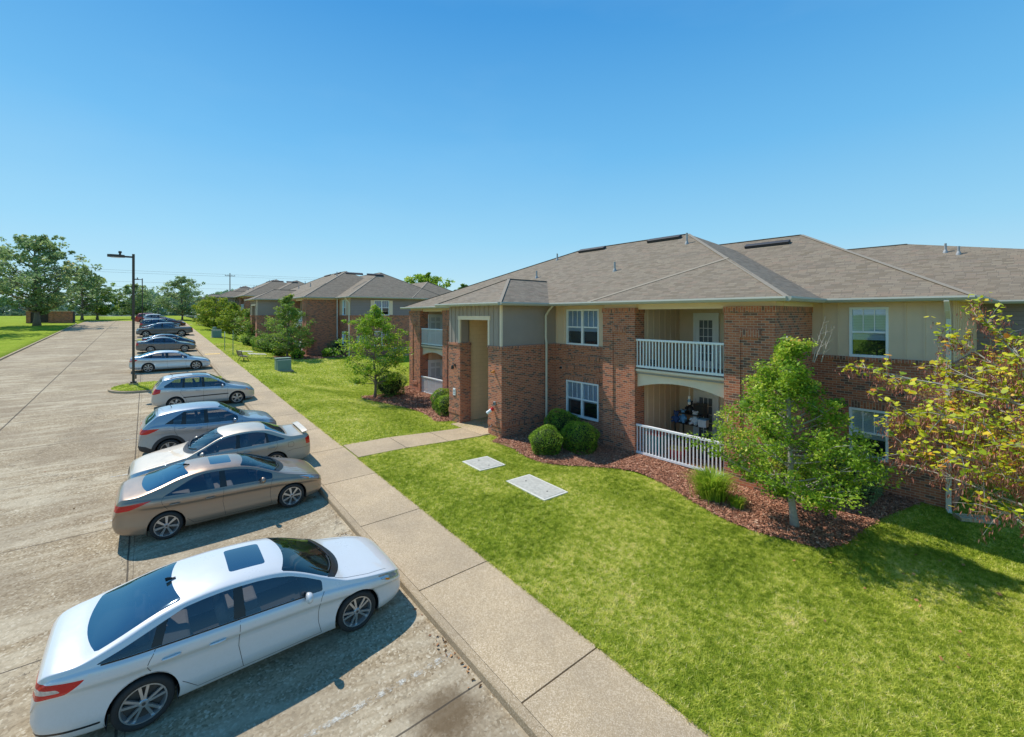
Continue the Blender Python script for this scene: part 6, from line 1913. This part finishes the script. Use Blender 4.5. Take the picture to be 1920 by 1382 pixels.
# ------------------------------------------------------------ site objects
def lamp(loc, label, H=7.95):
    R = thing('lamp_post', loc, label, 'lamp post', group='dark metal lamp posts along the lot')
    b = MB(); b.lathe([(.001,0),(.23,0),(.23,.12),(.001,.12)], n=20); b.build('base', M['kerb'], R)
    p = MB(); p.box(-.065,.065,-.065,.065,.12,H); p.build('pole', M['bronze_metal'], R, bevel=.012)
    c = MB(); c.box(-.15,.15,-.15,.15,.121,.2); c.box(.075,.15,-.06,.06,.35,.62); c.build('base_cover', M['bronze_metal'], R, bevel=.01)
    a = MB(); a.box(-.42,-.066,-.04,.04,H-.24,H-.14); a.build('arm', M['bronze_metal'], R)
    h = MB(); P = [(-.40,-.10),(-.40,.10),(-.62,.2),(-1.02,.2),(-1.18,.08),(-1.18,-.08),(-1.02,-.2),(-.62,-.2)]
    h.poly([(x,y,H-.10) for x,y in P]); h.poly([(x*1.0,y*1.05,H-.25) for x,y in P])
    for i in range(8):
        j = (i+1)%8; h.quad((*P[i],H-.10),(*P[j],H-.10),(P[j][0],P[j][1]*1.05,H-.25),(P[i][0],P[i][1]*1.05,H-.25))
    ho = h.build('lamp_head', M['bronze_metal'], R)
    l = MB(); l.box(-1.0,-.62,-.15,.15,H-.275,H-.251); l.build('lens', M['clear_lens'], ho)
    s = MB(); s.box(-.66,-.56,-.05,.05,H-.10,H+.03); s.lathe([(.001,H+.12),(.075,H+.12),(.085,H+.03),(.06,H+.0)], c=(-.61,0,0), n=12); s.build('photocell', M['bronze_metal'], ho)
    return R
lamp((-.62,35.4,zroad(35.4)+KH), 'nearest dark metal lamp post standing on the grassy island')
lamp((-.55,94,zroad(94)), 'second dark metal lamp post, among the far cars')
lamp((-.2,140,zroad(140)), 'third dark metal lamp post, just right of the second one in the distance')
m = thing('light_pole', (2.3,146,zroad(146)), 'plain dark pole without an arm beyond the far cars', 'pole')
b = MB(); b.tube([(0,0,0),(0,0,6.4)], [.11,.08], 8); b.build('shaft', M['bronze_metal'], m)
b = MB(); b.box(-.25,.25,-.1,.1,6.4,6.6); b.build('cap', M['bronze_metal'], m)
# power pole and wires
m = thing('power_pole', (19.5,158,5.2), 'wooden power pole with a crossarm behind the far roofs', 'pole')
b = MB(); b.tube([(0,0,0),(0,0,13.2)], [.17,.12], 8); b.build('shaft', M['bark'], m)
b = MB(); b.box(-1.3,1.3,-.07,.07,12.3,12.45); b.build('crossarm', M['bark'], m)
b = MB(); [b.box(x-.05,x+.05,-.05,.05,12.45,12.7) for x in (-1.2,-.5,.5,1.2)]; b.build('insulators', M['pipe'], m)
for i, (z0, y0, lb) in enumerate(((17.7,159,'topmost power line crossing the sky above the far lot'),(17.0,158,'second power line from the top'),(14.6,158.5,'third power line from the top'),(13.2,158,'fourth power line from the top'),(10.6,158,'lowest power line crossing just above the far trees'))):
    b = MB(); P = []
    for k in range(41):
        x = -120+k*5; P.append((x, y0, z0+1.2*((x+40)/80)**2*.5))
    b.tube(P, .02, 4); tag(b.build('power_line', M['bark'], None), lb, 'wire', 'power lines beyond the lot')

# utility transformer boxes
def transformer(loc, label, rz=0, s=1.0, two=True):
    R = thing('transformer_box', loc, label, 'utility box', rz, 'green utility transformer boxes')
    b = MB(); b.box(-.62*s,.62*s,-.58*s,.72*s,-.05,.06); b.build('pad', M['pad'], R, bevel=.01)
    b = MB(); b.box(-.5*s,.5*s,-.15*s,.5*s,.061,.95*s); b.build('tank', M['green_metal'], R, bevel=.02)
    b = MB()
    z1 = .9*s; z0 = .061
    b.poly([(-.47*s,-.152*s,z0),(-.47*s,-.152*s,z1),(-.47*s,-.35*s,z1-.05),(-.47*s,-.5*s,z0)]); b.poly([(.47*s,-.152*s,z0),(.47*s,-.152*s,z1),(.47*s,-.35*s,z1-.05),(.47*s,-.5*s,z0)])
    b.quad((-.47*s,-.35*s,z1-.05),(.47*s,-.35*s,z1-.05),(.47*s,-.5*s,z0),(-.47*s,-.5*s,z0)); b.quad((-.47*s,-.152*s,z1),(.47*s,-.152*s,z1),(.47*s,-.35*s,z1-.05),(-.47*s,-.35*s,z1-.05))
    b.build('hood', M['green_metal'], R)
    b = MB(); b.box(-.54*s,.54*s,-.2*s,.54*s,.951*s,.99*s); b.build('lid', M['green_metal'], R, bevel=.012)
    return R
transformer((8.05,37.2,zlawn(8.05,37.2)), 'nearer green transformer box on a concrete pad in the sunny lawn', 0)
transformer((7.0,68.6,zlawn(7.0,68.6)), 'distant green transformer box beyond the sign posts', 0, 1.05)
b = thing('utility_pedestal', (7.0,70.6,zlawn(7,70.6)), 'small green pedestal just behind the distant transformer box', 'utility box')
mm = MB(); mm.lathe([(.001,1.25),(.2,1.22),(.26,1.1),(.26,0)], n=14); mm.build('cover', M['green_metal'], b)
mm = MB(); mm.lathe([(.30,.0),(.30,.08),(.2,.08)], n=14); mm.build('collar', M['green_metal'], b)
# AC condensers behind the far lawn
def cond(loc, label):
    R = thing('air_conditioner', loc, label, 'air conditioner')
    b = MB(); b.box(-.42,.42,-.42,.42,-.1,.06); b.build('pad', M['pad'], R)
    b = MB(); b.box(-.36,.36,-.36,.36,.061,.82)
    b.build('casing', M['pipe'], R, bevel=.03)
    g = MB()
    for k in range(10): z = .12+k*.065; g.box(-.37,.37,-.37,.37,z,z+.022)
    g.build('louvers', M['vent'], R)
    f = MB(); f.lathe([(.05,.83),(.30,.83),(.31,.85),(.05,.86)], n=18); f.build('fan_grille', M['vent'], R)
cond((19.6,43.0,zlawn(19.6,43.0)), 'grey air conditioner by the end wall of the second building, left one')
cond((20.9,43.0,zlawn(20.9,43.0)), 'grey air conditioner by the end wall of the second building, right one')
# precast lids in the lawn
for (x0,x1,y0,y1,lb) in ((*COVERS[0],'small square concrete lid set in the near lawn'),(*COVERS[1],'long rectangular concrete lid set in the near lawn'),(7.0,8.2,50.3,51.4,'left concrete slab lying in the far lawn by the bench'),(7.5,9.0,48.0,49.3,'right concrete slab lying in the far lawn by the bench')):
    cx, cy = (x0+x1)/2, (y0+y1)/2; R = thing('concrete_lid', (cx,cy,zlawn(cx,cy)), lb, 'concrete lid')
    hx, hy = (x1-x0)/2, (y1-y0)/2; b = MB(); 
    b.box(-hx,hx,-hy,hy,-.12,.012); b.build('frame', M['lid'] if 'lid' in M else M['pad'], R, bevel=.008)
    b = MB(); b.box(-hx+.07,hx-.07,-hy+.07,hy-.07,.0121,.020); b.build('cover', M['lidtop'], R, bevel=.004)
    for sx_ in (-.55,.55):
        b = MB(); b.lathe([(.001,.0225),(.03,.0225),(.03,.0201)], c=(sx_*hx if hx > hy else 0, 0 if hx > hy else sx_*hy, 0), n=10); b.build('lifting_eye', M['dark'], R)
    if y0 < 20:
        s = Matrix.Rotation(0,4,'Z')
    R.rotation_euler[0] = math.atan((zlawn(cx,cy+.4)-zlawn(cx,cy-.4))/.8); R.rotation_euler[1] = -math.atan((zlawn(cx+.4,cy)-zlawn(cx-.4,cy))/.8)
    R.location.z += .03
# bench
R = thing('park_bench', (6.35,43.4,zlawn(6.35,43.4)), 'dark bench beside the walk, seen end-on', 'bench', rz=PI/2+.15)
b = MB()
for i in range(4): b.box(-.7,.7,-.22+i*.12,-.13+i*.12,.43,.455)
b.build('seat', M['slat'], R)
b = MB()
for i in range(3):
    b.obox((0,.30+.03*i,.58+i*.13), Vector((1,0,0)), Vector((0,.25,.97)), Vector((0,.97,-.25)), .7,.05,.012)
b.build('backrest', M['slat'], R)
for sx in (-.55,.55):
    b = MB(); b.tube([(sx,-.22,0),(sx,-.05,.40),(sx,.22,.42),(sx,.36,.92)], .025, 6); b.tube([(sx,.28,0),(sx,.05,.40)], .025, 6); b.build('leg', M['black'], R, smooth=True)
# sign posts
for (x,y,h,lb) in ((6.15,47.9,2.3,'taller green sign post seen edge-on beside the walk'),(6.0,52.2,1.9,'shorter sign post with a pale plate at the path corner')):
    R = thing('sign_post', (x,y,zlawn(x,y)), lb, 'sign post')
    b = MB(); b.box(-.03,.03,-.02,.02,-.1,h); b.build('post', M['green_metal'], R)
    b = MB(); b.box(-.012,.012,-.16,.16,h-.5,h); b.build('plate', M['white'] if h < 2 else M['green_metal'], R)
# dumpster enclosure
zz = zroad(109)+.05
R = thing('dumpster_enclosure', (0,0,0), 'low brick dumpster enclosure with dark gates at the far left of the lot', 'enclosure')
b = MB(); b.box(-15.4,-9.9,110.6,110.9,zz-.3,zz+2.0); b.box(-15.4,-15.1,107.8,110.6,zz-.3,zz+2.0); b.box(-10.2,-9.9,107.8,110.6,zz-.3,zz+2.0)
b.box(-15.4,-14.9,107.6,107.95,zz-.3,zz+2.0); b.box(-12.8,-12.3,107.6,107.95,zz-.3,zz+2.0); b.box(-12.3,-9.9,107.65,107.9,zz-.3,zz+1.95)
b.build('brick_wall', M['brick'], R)
b = MB(); 
for (a,c) in ((-15.45,-14.85),(-12.85,-9.85)): b.box(a,c,107.55,108.0,zz+2.001,zz+2.08)
b.build('coping', M['trim'], R)
b = MB(); 
for k in range(14): x = -14.88+k*.147; b.box(x,x+.13,107.75,107.79,zz+.05,zz+1.85)
b.build('gate', M['cladding'], R)
b = MB()
for k in range(13): y = 107.9+k*.2; b.box(-9.86,-9.82,y,y+.18,zz+.05,zz+1.95)
b.build('side_gate', M['cladding'], R)
R = thing('utility_box', (-16.9,88,zroad(88)+KH), 'small grey green cabinet at the left picture edge on the lawn', 'utility box')
b = MB(); b.box(-.5,.5,-.5,.5,0,1.3); b.build('cabinet', M['green_metal'], R, bevel=.03); b = MB(); b.box(-.55,.55,-.55,.55,1.301,1.36); b.build('lid', M['green_metal'], R)
# splash block
R = thing('splash_block', at(17.05,1.45,.04), 'pale concrete splash block under the right downspout', 'splash block', rz=-.9)
b = MB(); b.box(-.12,.75,-.16,.16,-.03,.02); b.box(-.12,.75,-.16,-.12,.02,.07); b.box(-.12,.75,.12,.16,.02,.07); b.box(-.12,-.08,-.119,.119,.02,.09); b.build('tray', M['pad'], R, bevel=.006)
R['category'] = 'splash block'
# wall fixtures at the entry
def fixture(name, x, y, z, label, cat, fn):
    R = thing(name, (x, y, z), label, cat); fn(R); return R
def f_sconce(R):
    b = MB(); b.lathe([(.001,-.02),(.07,-.02),(.07,0)], axis='x', n=14); b.build('backplate', M['black'], R)
    b = MB(); b.tube([(-.02,0,0),(-.10,0,.06),(-.15,0,.02)], .012, 6); b.build('arm', M['black'], R)
    b = MB(); b.lathe([(.02,.0),(.06,-.02),(.075,-.17),(.05,-.2),(.001,-.2)], c=(-.15,0,.02), n=12); b.build('lantern', M['black'], R)
fixture('wall_lantern', 11.55, 18.3, 3.35, 'black wall lantern high on the left entry pier', 'lamp', f_sconce)
def f_sign(R):
    b = MB(); b.box(-.03,0,-.11,.11,-.17,.17); b.build('plate', M['white'], R, bevel=.01)
    b = MB(); b.box(-.034,-.0301,-.06,.06,-.02,.10); b.box(-.034,-.0301,-.06,.06,-.10,-.05); b.build('lettering', M['pipe'], R)
fixture('notice_plate', 11.55, 18.35, 2.05, 'small white notice plate on the left entry pier', 'sign', f_sign)
def f_horn(R):
    b = MB(); b.lathe([(.001,-.04),(.06,-.04),(.06,0)], axis='x', n=12); b.build('bracket', M['orange'], R)
    b = MB(); b.tube([(-.04,0,0),(-.16,0,-.02)],[.05,.035],10); b.build('lamp_cap', M['orange'], R)
fixture('wall_light', 11.53, 15.15, 3.35, 'small orange capped wall light on the right entry pier', 'lamp', f_horn)
def f_box(R):
    b = MB(); b.box(-.07,0,-.06,.06,-.08,.08); b.build('housing', M['pipe'], R, bevel=.01); b = MB(); b.box(-.074,-.0701,-.04,.04,-.05,.05); b.build('cover', M['black'], R)
fixture('outlet_box', 11.55, 15.1, 1.98, 'small dark outlet box on the right entry pier', 'utility box', f_box)
def f_bin(R):
    b = MB(); b.tube([(0,0,.05),(-.14,.05,.02)], .02, 6); b.build('bracket', M['black'], R)
    b = MB(); b.tube([(-.06,.0,.10),(-.20,.16,-.07)], [.07,.078], 14); b.build('shell', M['white'], R, smooth=False)
    b = MB(); b.tube([(-.03,-.04,.14),(-.075,.02,.085)], [.074,.076], 14); b.build('band', M['red_lens'], R)
    b = MB(); b.tube([(-.201,.161,-.071),(-.208,.168,-.08)], [.07,.06], 14); b.build('opening', M['black'], R)
fixture('wall_dispenser', 11.52, 15.2, 1.62, 'white and red tubular holder fixed low on the right entry pier', 'holder', f_bin)
def f_tap(R):
    b = MB(); b.tube([(0,0,0),(-.10,0,0),(-.13,0,-.05)], .015, 6); b.build('spout', M['pipe'], R); b = MB(); b.lathe([(.001,.05),(.035,.05),(.035,.04),(.01,.03),(.01,0)], c=(-.08,0,0), n=10); b.build('handle', M['black'], R)
fixture('hose_tap', 11.55, 15.25, 1.02, 'garden hose tap near the foot of the right entry pier', 'tap', f_tap)
def f_cam(R):
    b = MB(); b.lathe([(.001,-.09),(.04,-.08),(.055,-.03),(.055,0)], axis='x', n=12); b.build('dome', M['black'], R); b = MB(); b.lathe([(.001,-.012),(.075,-.012),(.075,0)], axis='x', n=12); b.build('base', M['pipe'], R)
fixture('security_camera', 14.78, 14.3, 3.35, 'small dark round fixture on the brick between entry and window', 'camera', f_cam)
fixture('security_camera', 17.55, 2.75, 3.42, 'small pale round fixture on the brick above the right lower window', 'camera', f_cam)
# balcony clutter: built box by box, each its own thing
FZ = .47
def sphereish(mb, c, r, n=10): mb.lathe([(.001,r)]+[(r*math.sin(t), r*math.cos(t)) for t in np.linspace(.35,PI-.35,6)]+[(.001,-r)], c=c, n=n)
def plush(loc, label, mat, s=1.0, rz=0.0):
    R = thing('plush_toy', loc, label, 'plush toy', rz)
    b = MB(); b.lathe([(.001,.0),(.14*s,.02*s),(.17*s,.14*s),(.12*s,.27*s),(.05*s,.33*s)], n=14); b.build('torso', mat, R, smooth=True)
    b = MB(); sphereish(b, (0,0,.42*s), .12*s, 14); b.build('head', mat, R, smooth=True)
    for sy in (-1,1):
        b = MB(); sphereish(b, (0,sy*.10*s,.52*s), .045*s); b.build('ear', mat, R, smooth=True)
        b = MB(); b.tube([(-.03*s,sy*.13*s,.26*s),(-.14*s,sy*.17*s,.16*s)], [.05*s,.04*s], 8); b.build('arm', mat, R, smooth=True)
        b = MB(); b.tube([(-.05*s,sy*.09*s,.06*s),(-.24*s,sy*.12*s,.05*s)], [.06*s,.055*s], 8); b.build('leg', mat, R, smooth=True)
    return R
R = thing('storage_shelf', (16.9,9.1,FZ), 'dark plastic shelf holding toys on the lower balcony', 'shelf', rz=0)
for k, z in enumerate((.35,.95,1.35)):
    b = MB(); b.box(-.35,.35,-.55,.55,z,z+.04); b.build('shelf_board', M['black'], R)
for sx in (-.32,.32):
    for sy in (-.52,.52): b = MB(); b.box(sx-.02,sx+.02,sy-.02,sy+.02,0,1.4); b.build('post', M['black'], R)
plush((16.75,9.35,FZ+.99), 'light blue plush toy on the balcony shelf', M['toyblue'], .9)
plush((16.75,8.85,FZ+.99), 'white plush toy on the balcony shelf', M['toywhite'], .95)
plush((16.9,9.15,FZ+1.39), 'dark plush toy on top of the balcony shelf', M['black'], .85)
plush((16.55,9.55,FZ+.99), 'darker blue plush toy leaning at the left end of the balcony shelf', M['toynavy'], .8)
def crate(loc, label, mat, dx, dy, dz, rz=0, lidmat=None):
    R = thing('storage_bin', loc, label, 'storage bin', rz)
    b = MB(); P0 = [(-dx*.9,-dy*.9,0),(dx*.9,-dy*.9,0),(dx*.9,dy*.9,0),(-dx*.9,dy*.9,0)]; P1 = [(-dx,-dy,dz),(dx,-dy,dz),(dx,dy,dz),(-dx,dy,dz)]
    b.poly(P0)
    for i in range(4): j=(i+1)%4; b.quad(P0[i],P0[j],P1[j],P1[i])
    b.build('bin_body', mat, R); b = MB(); b.box(-dx-.02,dx+.02,-dy-.02,dy+.02,dz,dz+.035); b.build('lid', lidmat or mat, R, bevel=.01); return R
crate((16.6,8.45,FZ+.99), 'white tub printed with blue at the right end of the shelf', M['toywhite'], .15,.16,.28, .1, M['toyblue'])
crate((16.95,8.75,FZ+1.39), 'black bin standing on top of the shelf', M['black'], .17,.2,.36)
crate((15.1,9.55,FZ), 'teal bin behind the left end of the lower railing', M['toyteal'], .3,.32,.75, 0, M['toyred'])
crate((15.2,8.75,FZ), 'red toy bin behind the lower railing', M['toyred'], .25,.25,.35, .2, M['toyyellow'])
crate((15.9,8.0,FZ), 'black tub by the lower balcony door', M['black'], .25,.3,.4, .2)
R = thing('wind_chime', (16.1,8.75,3.30), 'white hanging ornament below the upper balcony floor', 'ornament')
b = MB(); b.tube([(0,0,0),(0,0,-.62)], .008, 5); b.build('cord', M['white'], R); b = MB(); b.tube([(0,0,-.62),(0,0,-.64),(0,0,-.95),(0,0,-.97)], [.02,.05,.055,.02], 10); b.build('cylinder', M['white'], R); b = MB(); b.tube([(0,0,-.75),(0,0,-.86)], .058, 10); b.build('band', M['toyblue'], R)
crate((16.3,24.9,FZ+.1), 'dark covered bin on the left lower balcony', M['toynavy'], .4,.45,.7, .1, M['black'])
plush((14.95,9.6,3.63), 'small dark plush toy in the corner of the upper right balcony', M['black'], .8)
# fallen leaves
rng = np.random.default_rng(9)
def fallen(name, label, X, Y, ZF, size, mats, seed):
    n = len(X); Z = np.array([ZF(a, b) for a, b in zip(X, Y)]); C = np.stack([X, Y, Z+.014], 1)
    r = np.random.default_rng(seed); V, F = leaf_quads(C, size, r, flat=.9, aspect=.7)
    tag(np_mesh(name, V, F, mats, tint=r.uniform(.3,1,n)), label, 'leaves', kind='stuff')
n = 60; X = rng.uniform(3.70,3.90,n); Y = np.concatenate([rng.normal(6.3,.5,30), rng.uniform(5,32,30)])
fallen('fallen_leaves', 'dry brown leaves gathered along the kerb', X, Y, lambda a,b: zroad(b)+.0, .06, LEAF['dryleaf'], 3)
n = 26; fallen('fallen_leaves', 'scattered dry leaves on the lot concrete', rng.uniform(-6,3.5,n), rng.uniform(3,22,n), lambda a,b: zroad(b), .06, LEAF['dryleaf'], 4)
n = 42; fallen('fallen_leaves', 'reddish leaves scattered on the near lawn', rng.uniform(9,14,n), rng.uniform(-.5,4,n), lambda a,b: zlawn(a,b)+.045, .075, LEAF['dryleaf'], 5)
# ------------------------------------------------------------ camera, light, sky
cam = bpy.data.cameras.new('camera'); co = bpy.data.objects.new('camera', cam); COL.objects.link(co)
co.location = (0, 0, 5.8); co.rotation_euler = (PI/2, 0, -math.atan2(685, 828))
cam.sensor_width = 36; cam.lens = 828/1920*36; cam.shift_y = -101/1920; cam.clip_end = 6000; cam.clip_start = .1
SC.camera = co
w = bpy.data.worlds.new('World'); SC.world = w; w.use_nodes = True
nt = w.node_tree; bg = nt.nodes['Background']
sky = nt.nodes.new('ShaderNodeTexSky'); sky.sky_type = 'NISHITA'; sky.sun_disc = False
SD = Vector((-.24, .80, 1.09)).normalized()   # towards the sun
sky.sun_elevation = math.asin(SD.z); sky.sun_rotation = math.atan2(SD.x, SD.y)
sky.air_density = 1.0; sky.dust_density = .05; sky.ozone_density = 4.0; sky.altitude = 200
# the clear-day colours of the sky by elevation, blended with the Nishita sky
tc = nt.nodes.new('ShaderNodeTexCoord'); sp = nt.nodes.new('ShaderNodeSeparateXYZ'); nt.links.new(tc.outputs['Generated'], sp.inputs[0])
cr = nt.nodes.new('ShaderNodeValToRGB'); e = cr.color_ramp.elements
cols = [(0, (.62,.83,.93)), (.05, (.50,.78,.92)), (.16, (.32,.69,.94)), (.33, (.16,.53,.91)), (.56, (.055,.34,.77)), (1, (.03,.22,.58))]
while len(e) < len(cols): e.new(.5)
for el, (p, c) in zip(e, cols): el.position = p; el.color = (*[v/.125 for v in c], 1)
nt.links.new(sp.outputs[2], cr.inputs[0])
mx = nt.nodes.new('ShaderNodeMix'); mx.data_type = 'RGBA'; mx.inputs[0].default_value = .86
nt.links.new(sky.outputs[0], mx.inputs[6]); nt.links.new(cr.outputs[0], mx.inputs[7])
nz = nt.nodes.new('ShaderNodeTexNoise'); nz.inputs['Scale'].default_value = 1.6; nz.inputs['Detail'].default_value = 6; nz.inputs['Roughness'].default_value = .55
mpp = nt.nodes.new('ShaderNodeMapping'); mpp.inputs['Scale'].default_value = (1, 1, 3.2); nt.links.new(tc.outputs['Generated'], mpp.inputs[0]); nt.links.new(mpp.outputs[0], nz.inputs['Vector'])
rp = nt.nodes.new('ShaderNodeMapRange'); rp.inputs[1].default_value = .50; rp.inputs[2].default_value = .85; rp.inputs[3].default_value = 0; rp.inputs[4].default_value = .09
nt.links.new(nz.outputs[0], rp.inputs[0])
hz = nt.nodes.new('ShaderNodeMix'); hz.data_type = 'RGBA'; nt.links.new(rp.outputs[0], hz.inputs[0]); nt.links.new(mx.outputs[2], hz.inputs[6]); hz.inputs[7].default_value = (5.0, 6.7, 7.4, 1)
nt.links.new(hz.outputs[2], bg.inputs[0]); bg.inputs[1].default_value = .125
sl = bpy.data.lights.new('sun', 'SUN'); sl.energy = 5.0; sl.angle = rad(.53); sl.color = (1, .95, .86)
so = bpy.data.objects.new('sun', sl); COL.objects.link(so); so.rotation_euler = SD.to_track_quat('Z', 'Y').to_euler(); so.location = (0,0,40)
SC.view_settings.view_transform = 'Standard'; SC.view_settings.look = 'None'; SC.view_settings.exposure = 0; SC.view_settings.gamma = 1
SC.cycles.max_bounces = 7; SC.cycles.transparent_max_bounces = 12
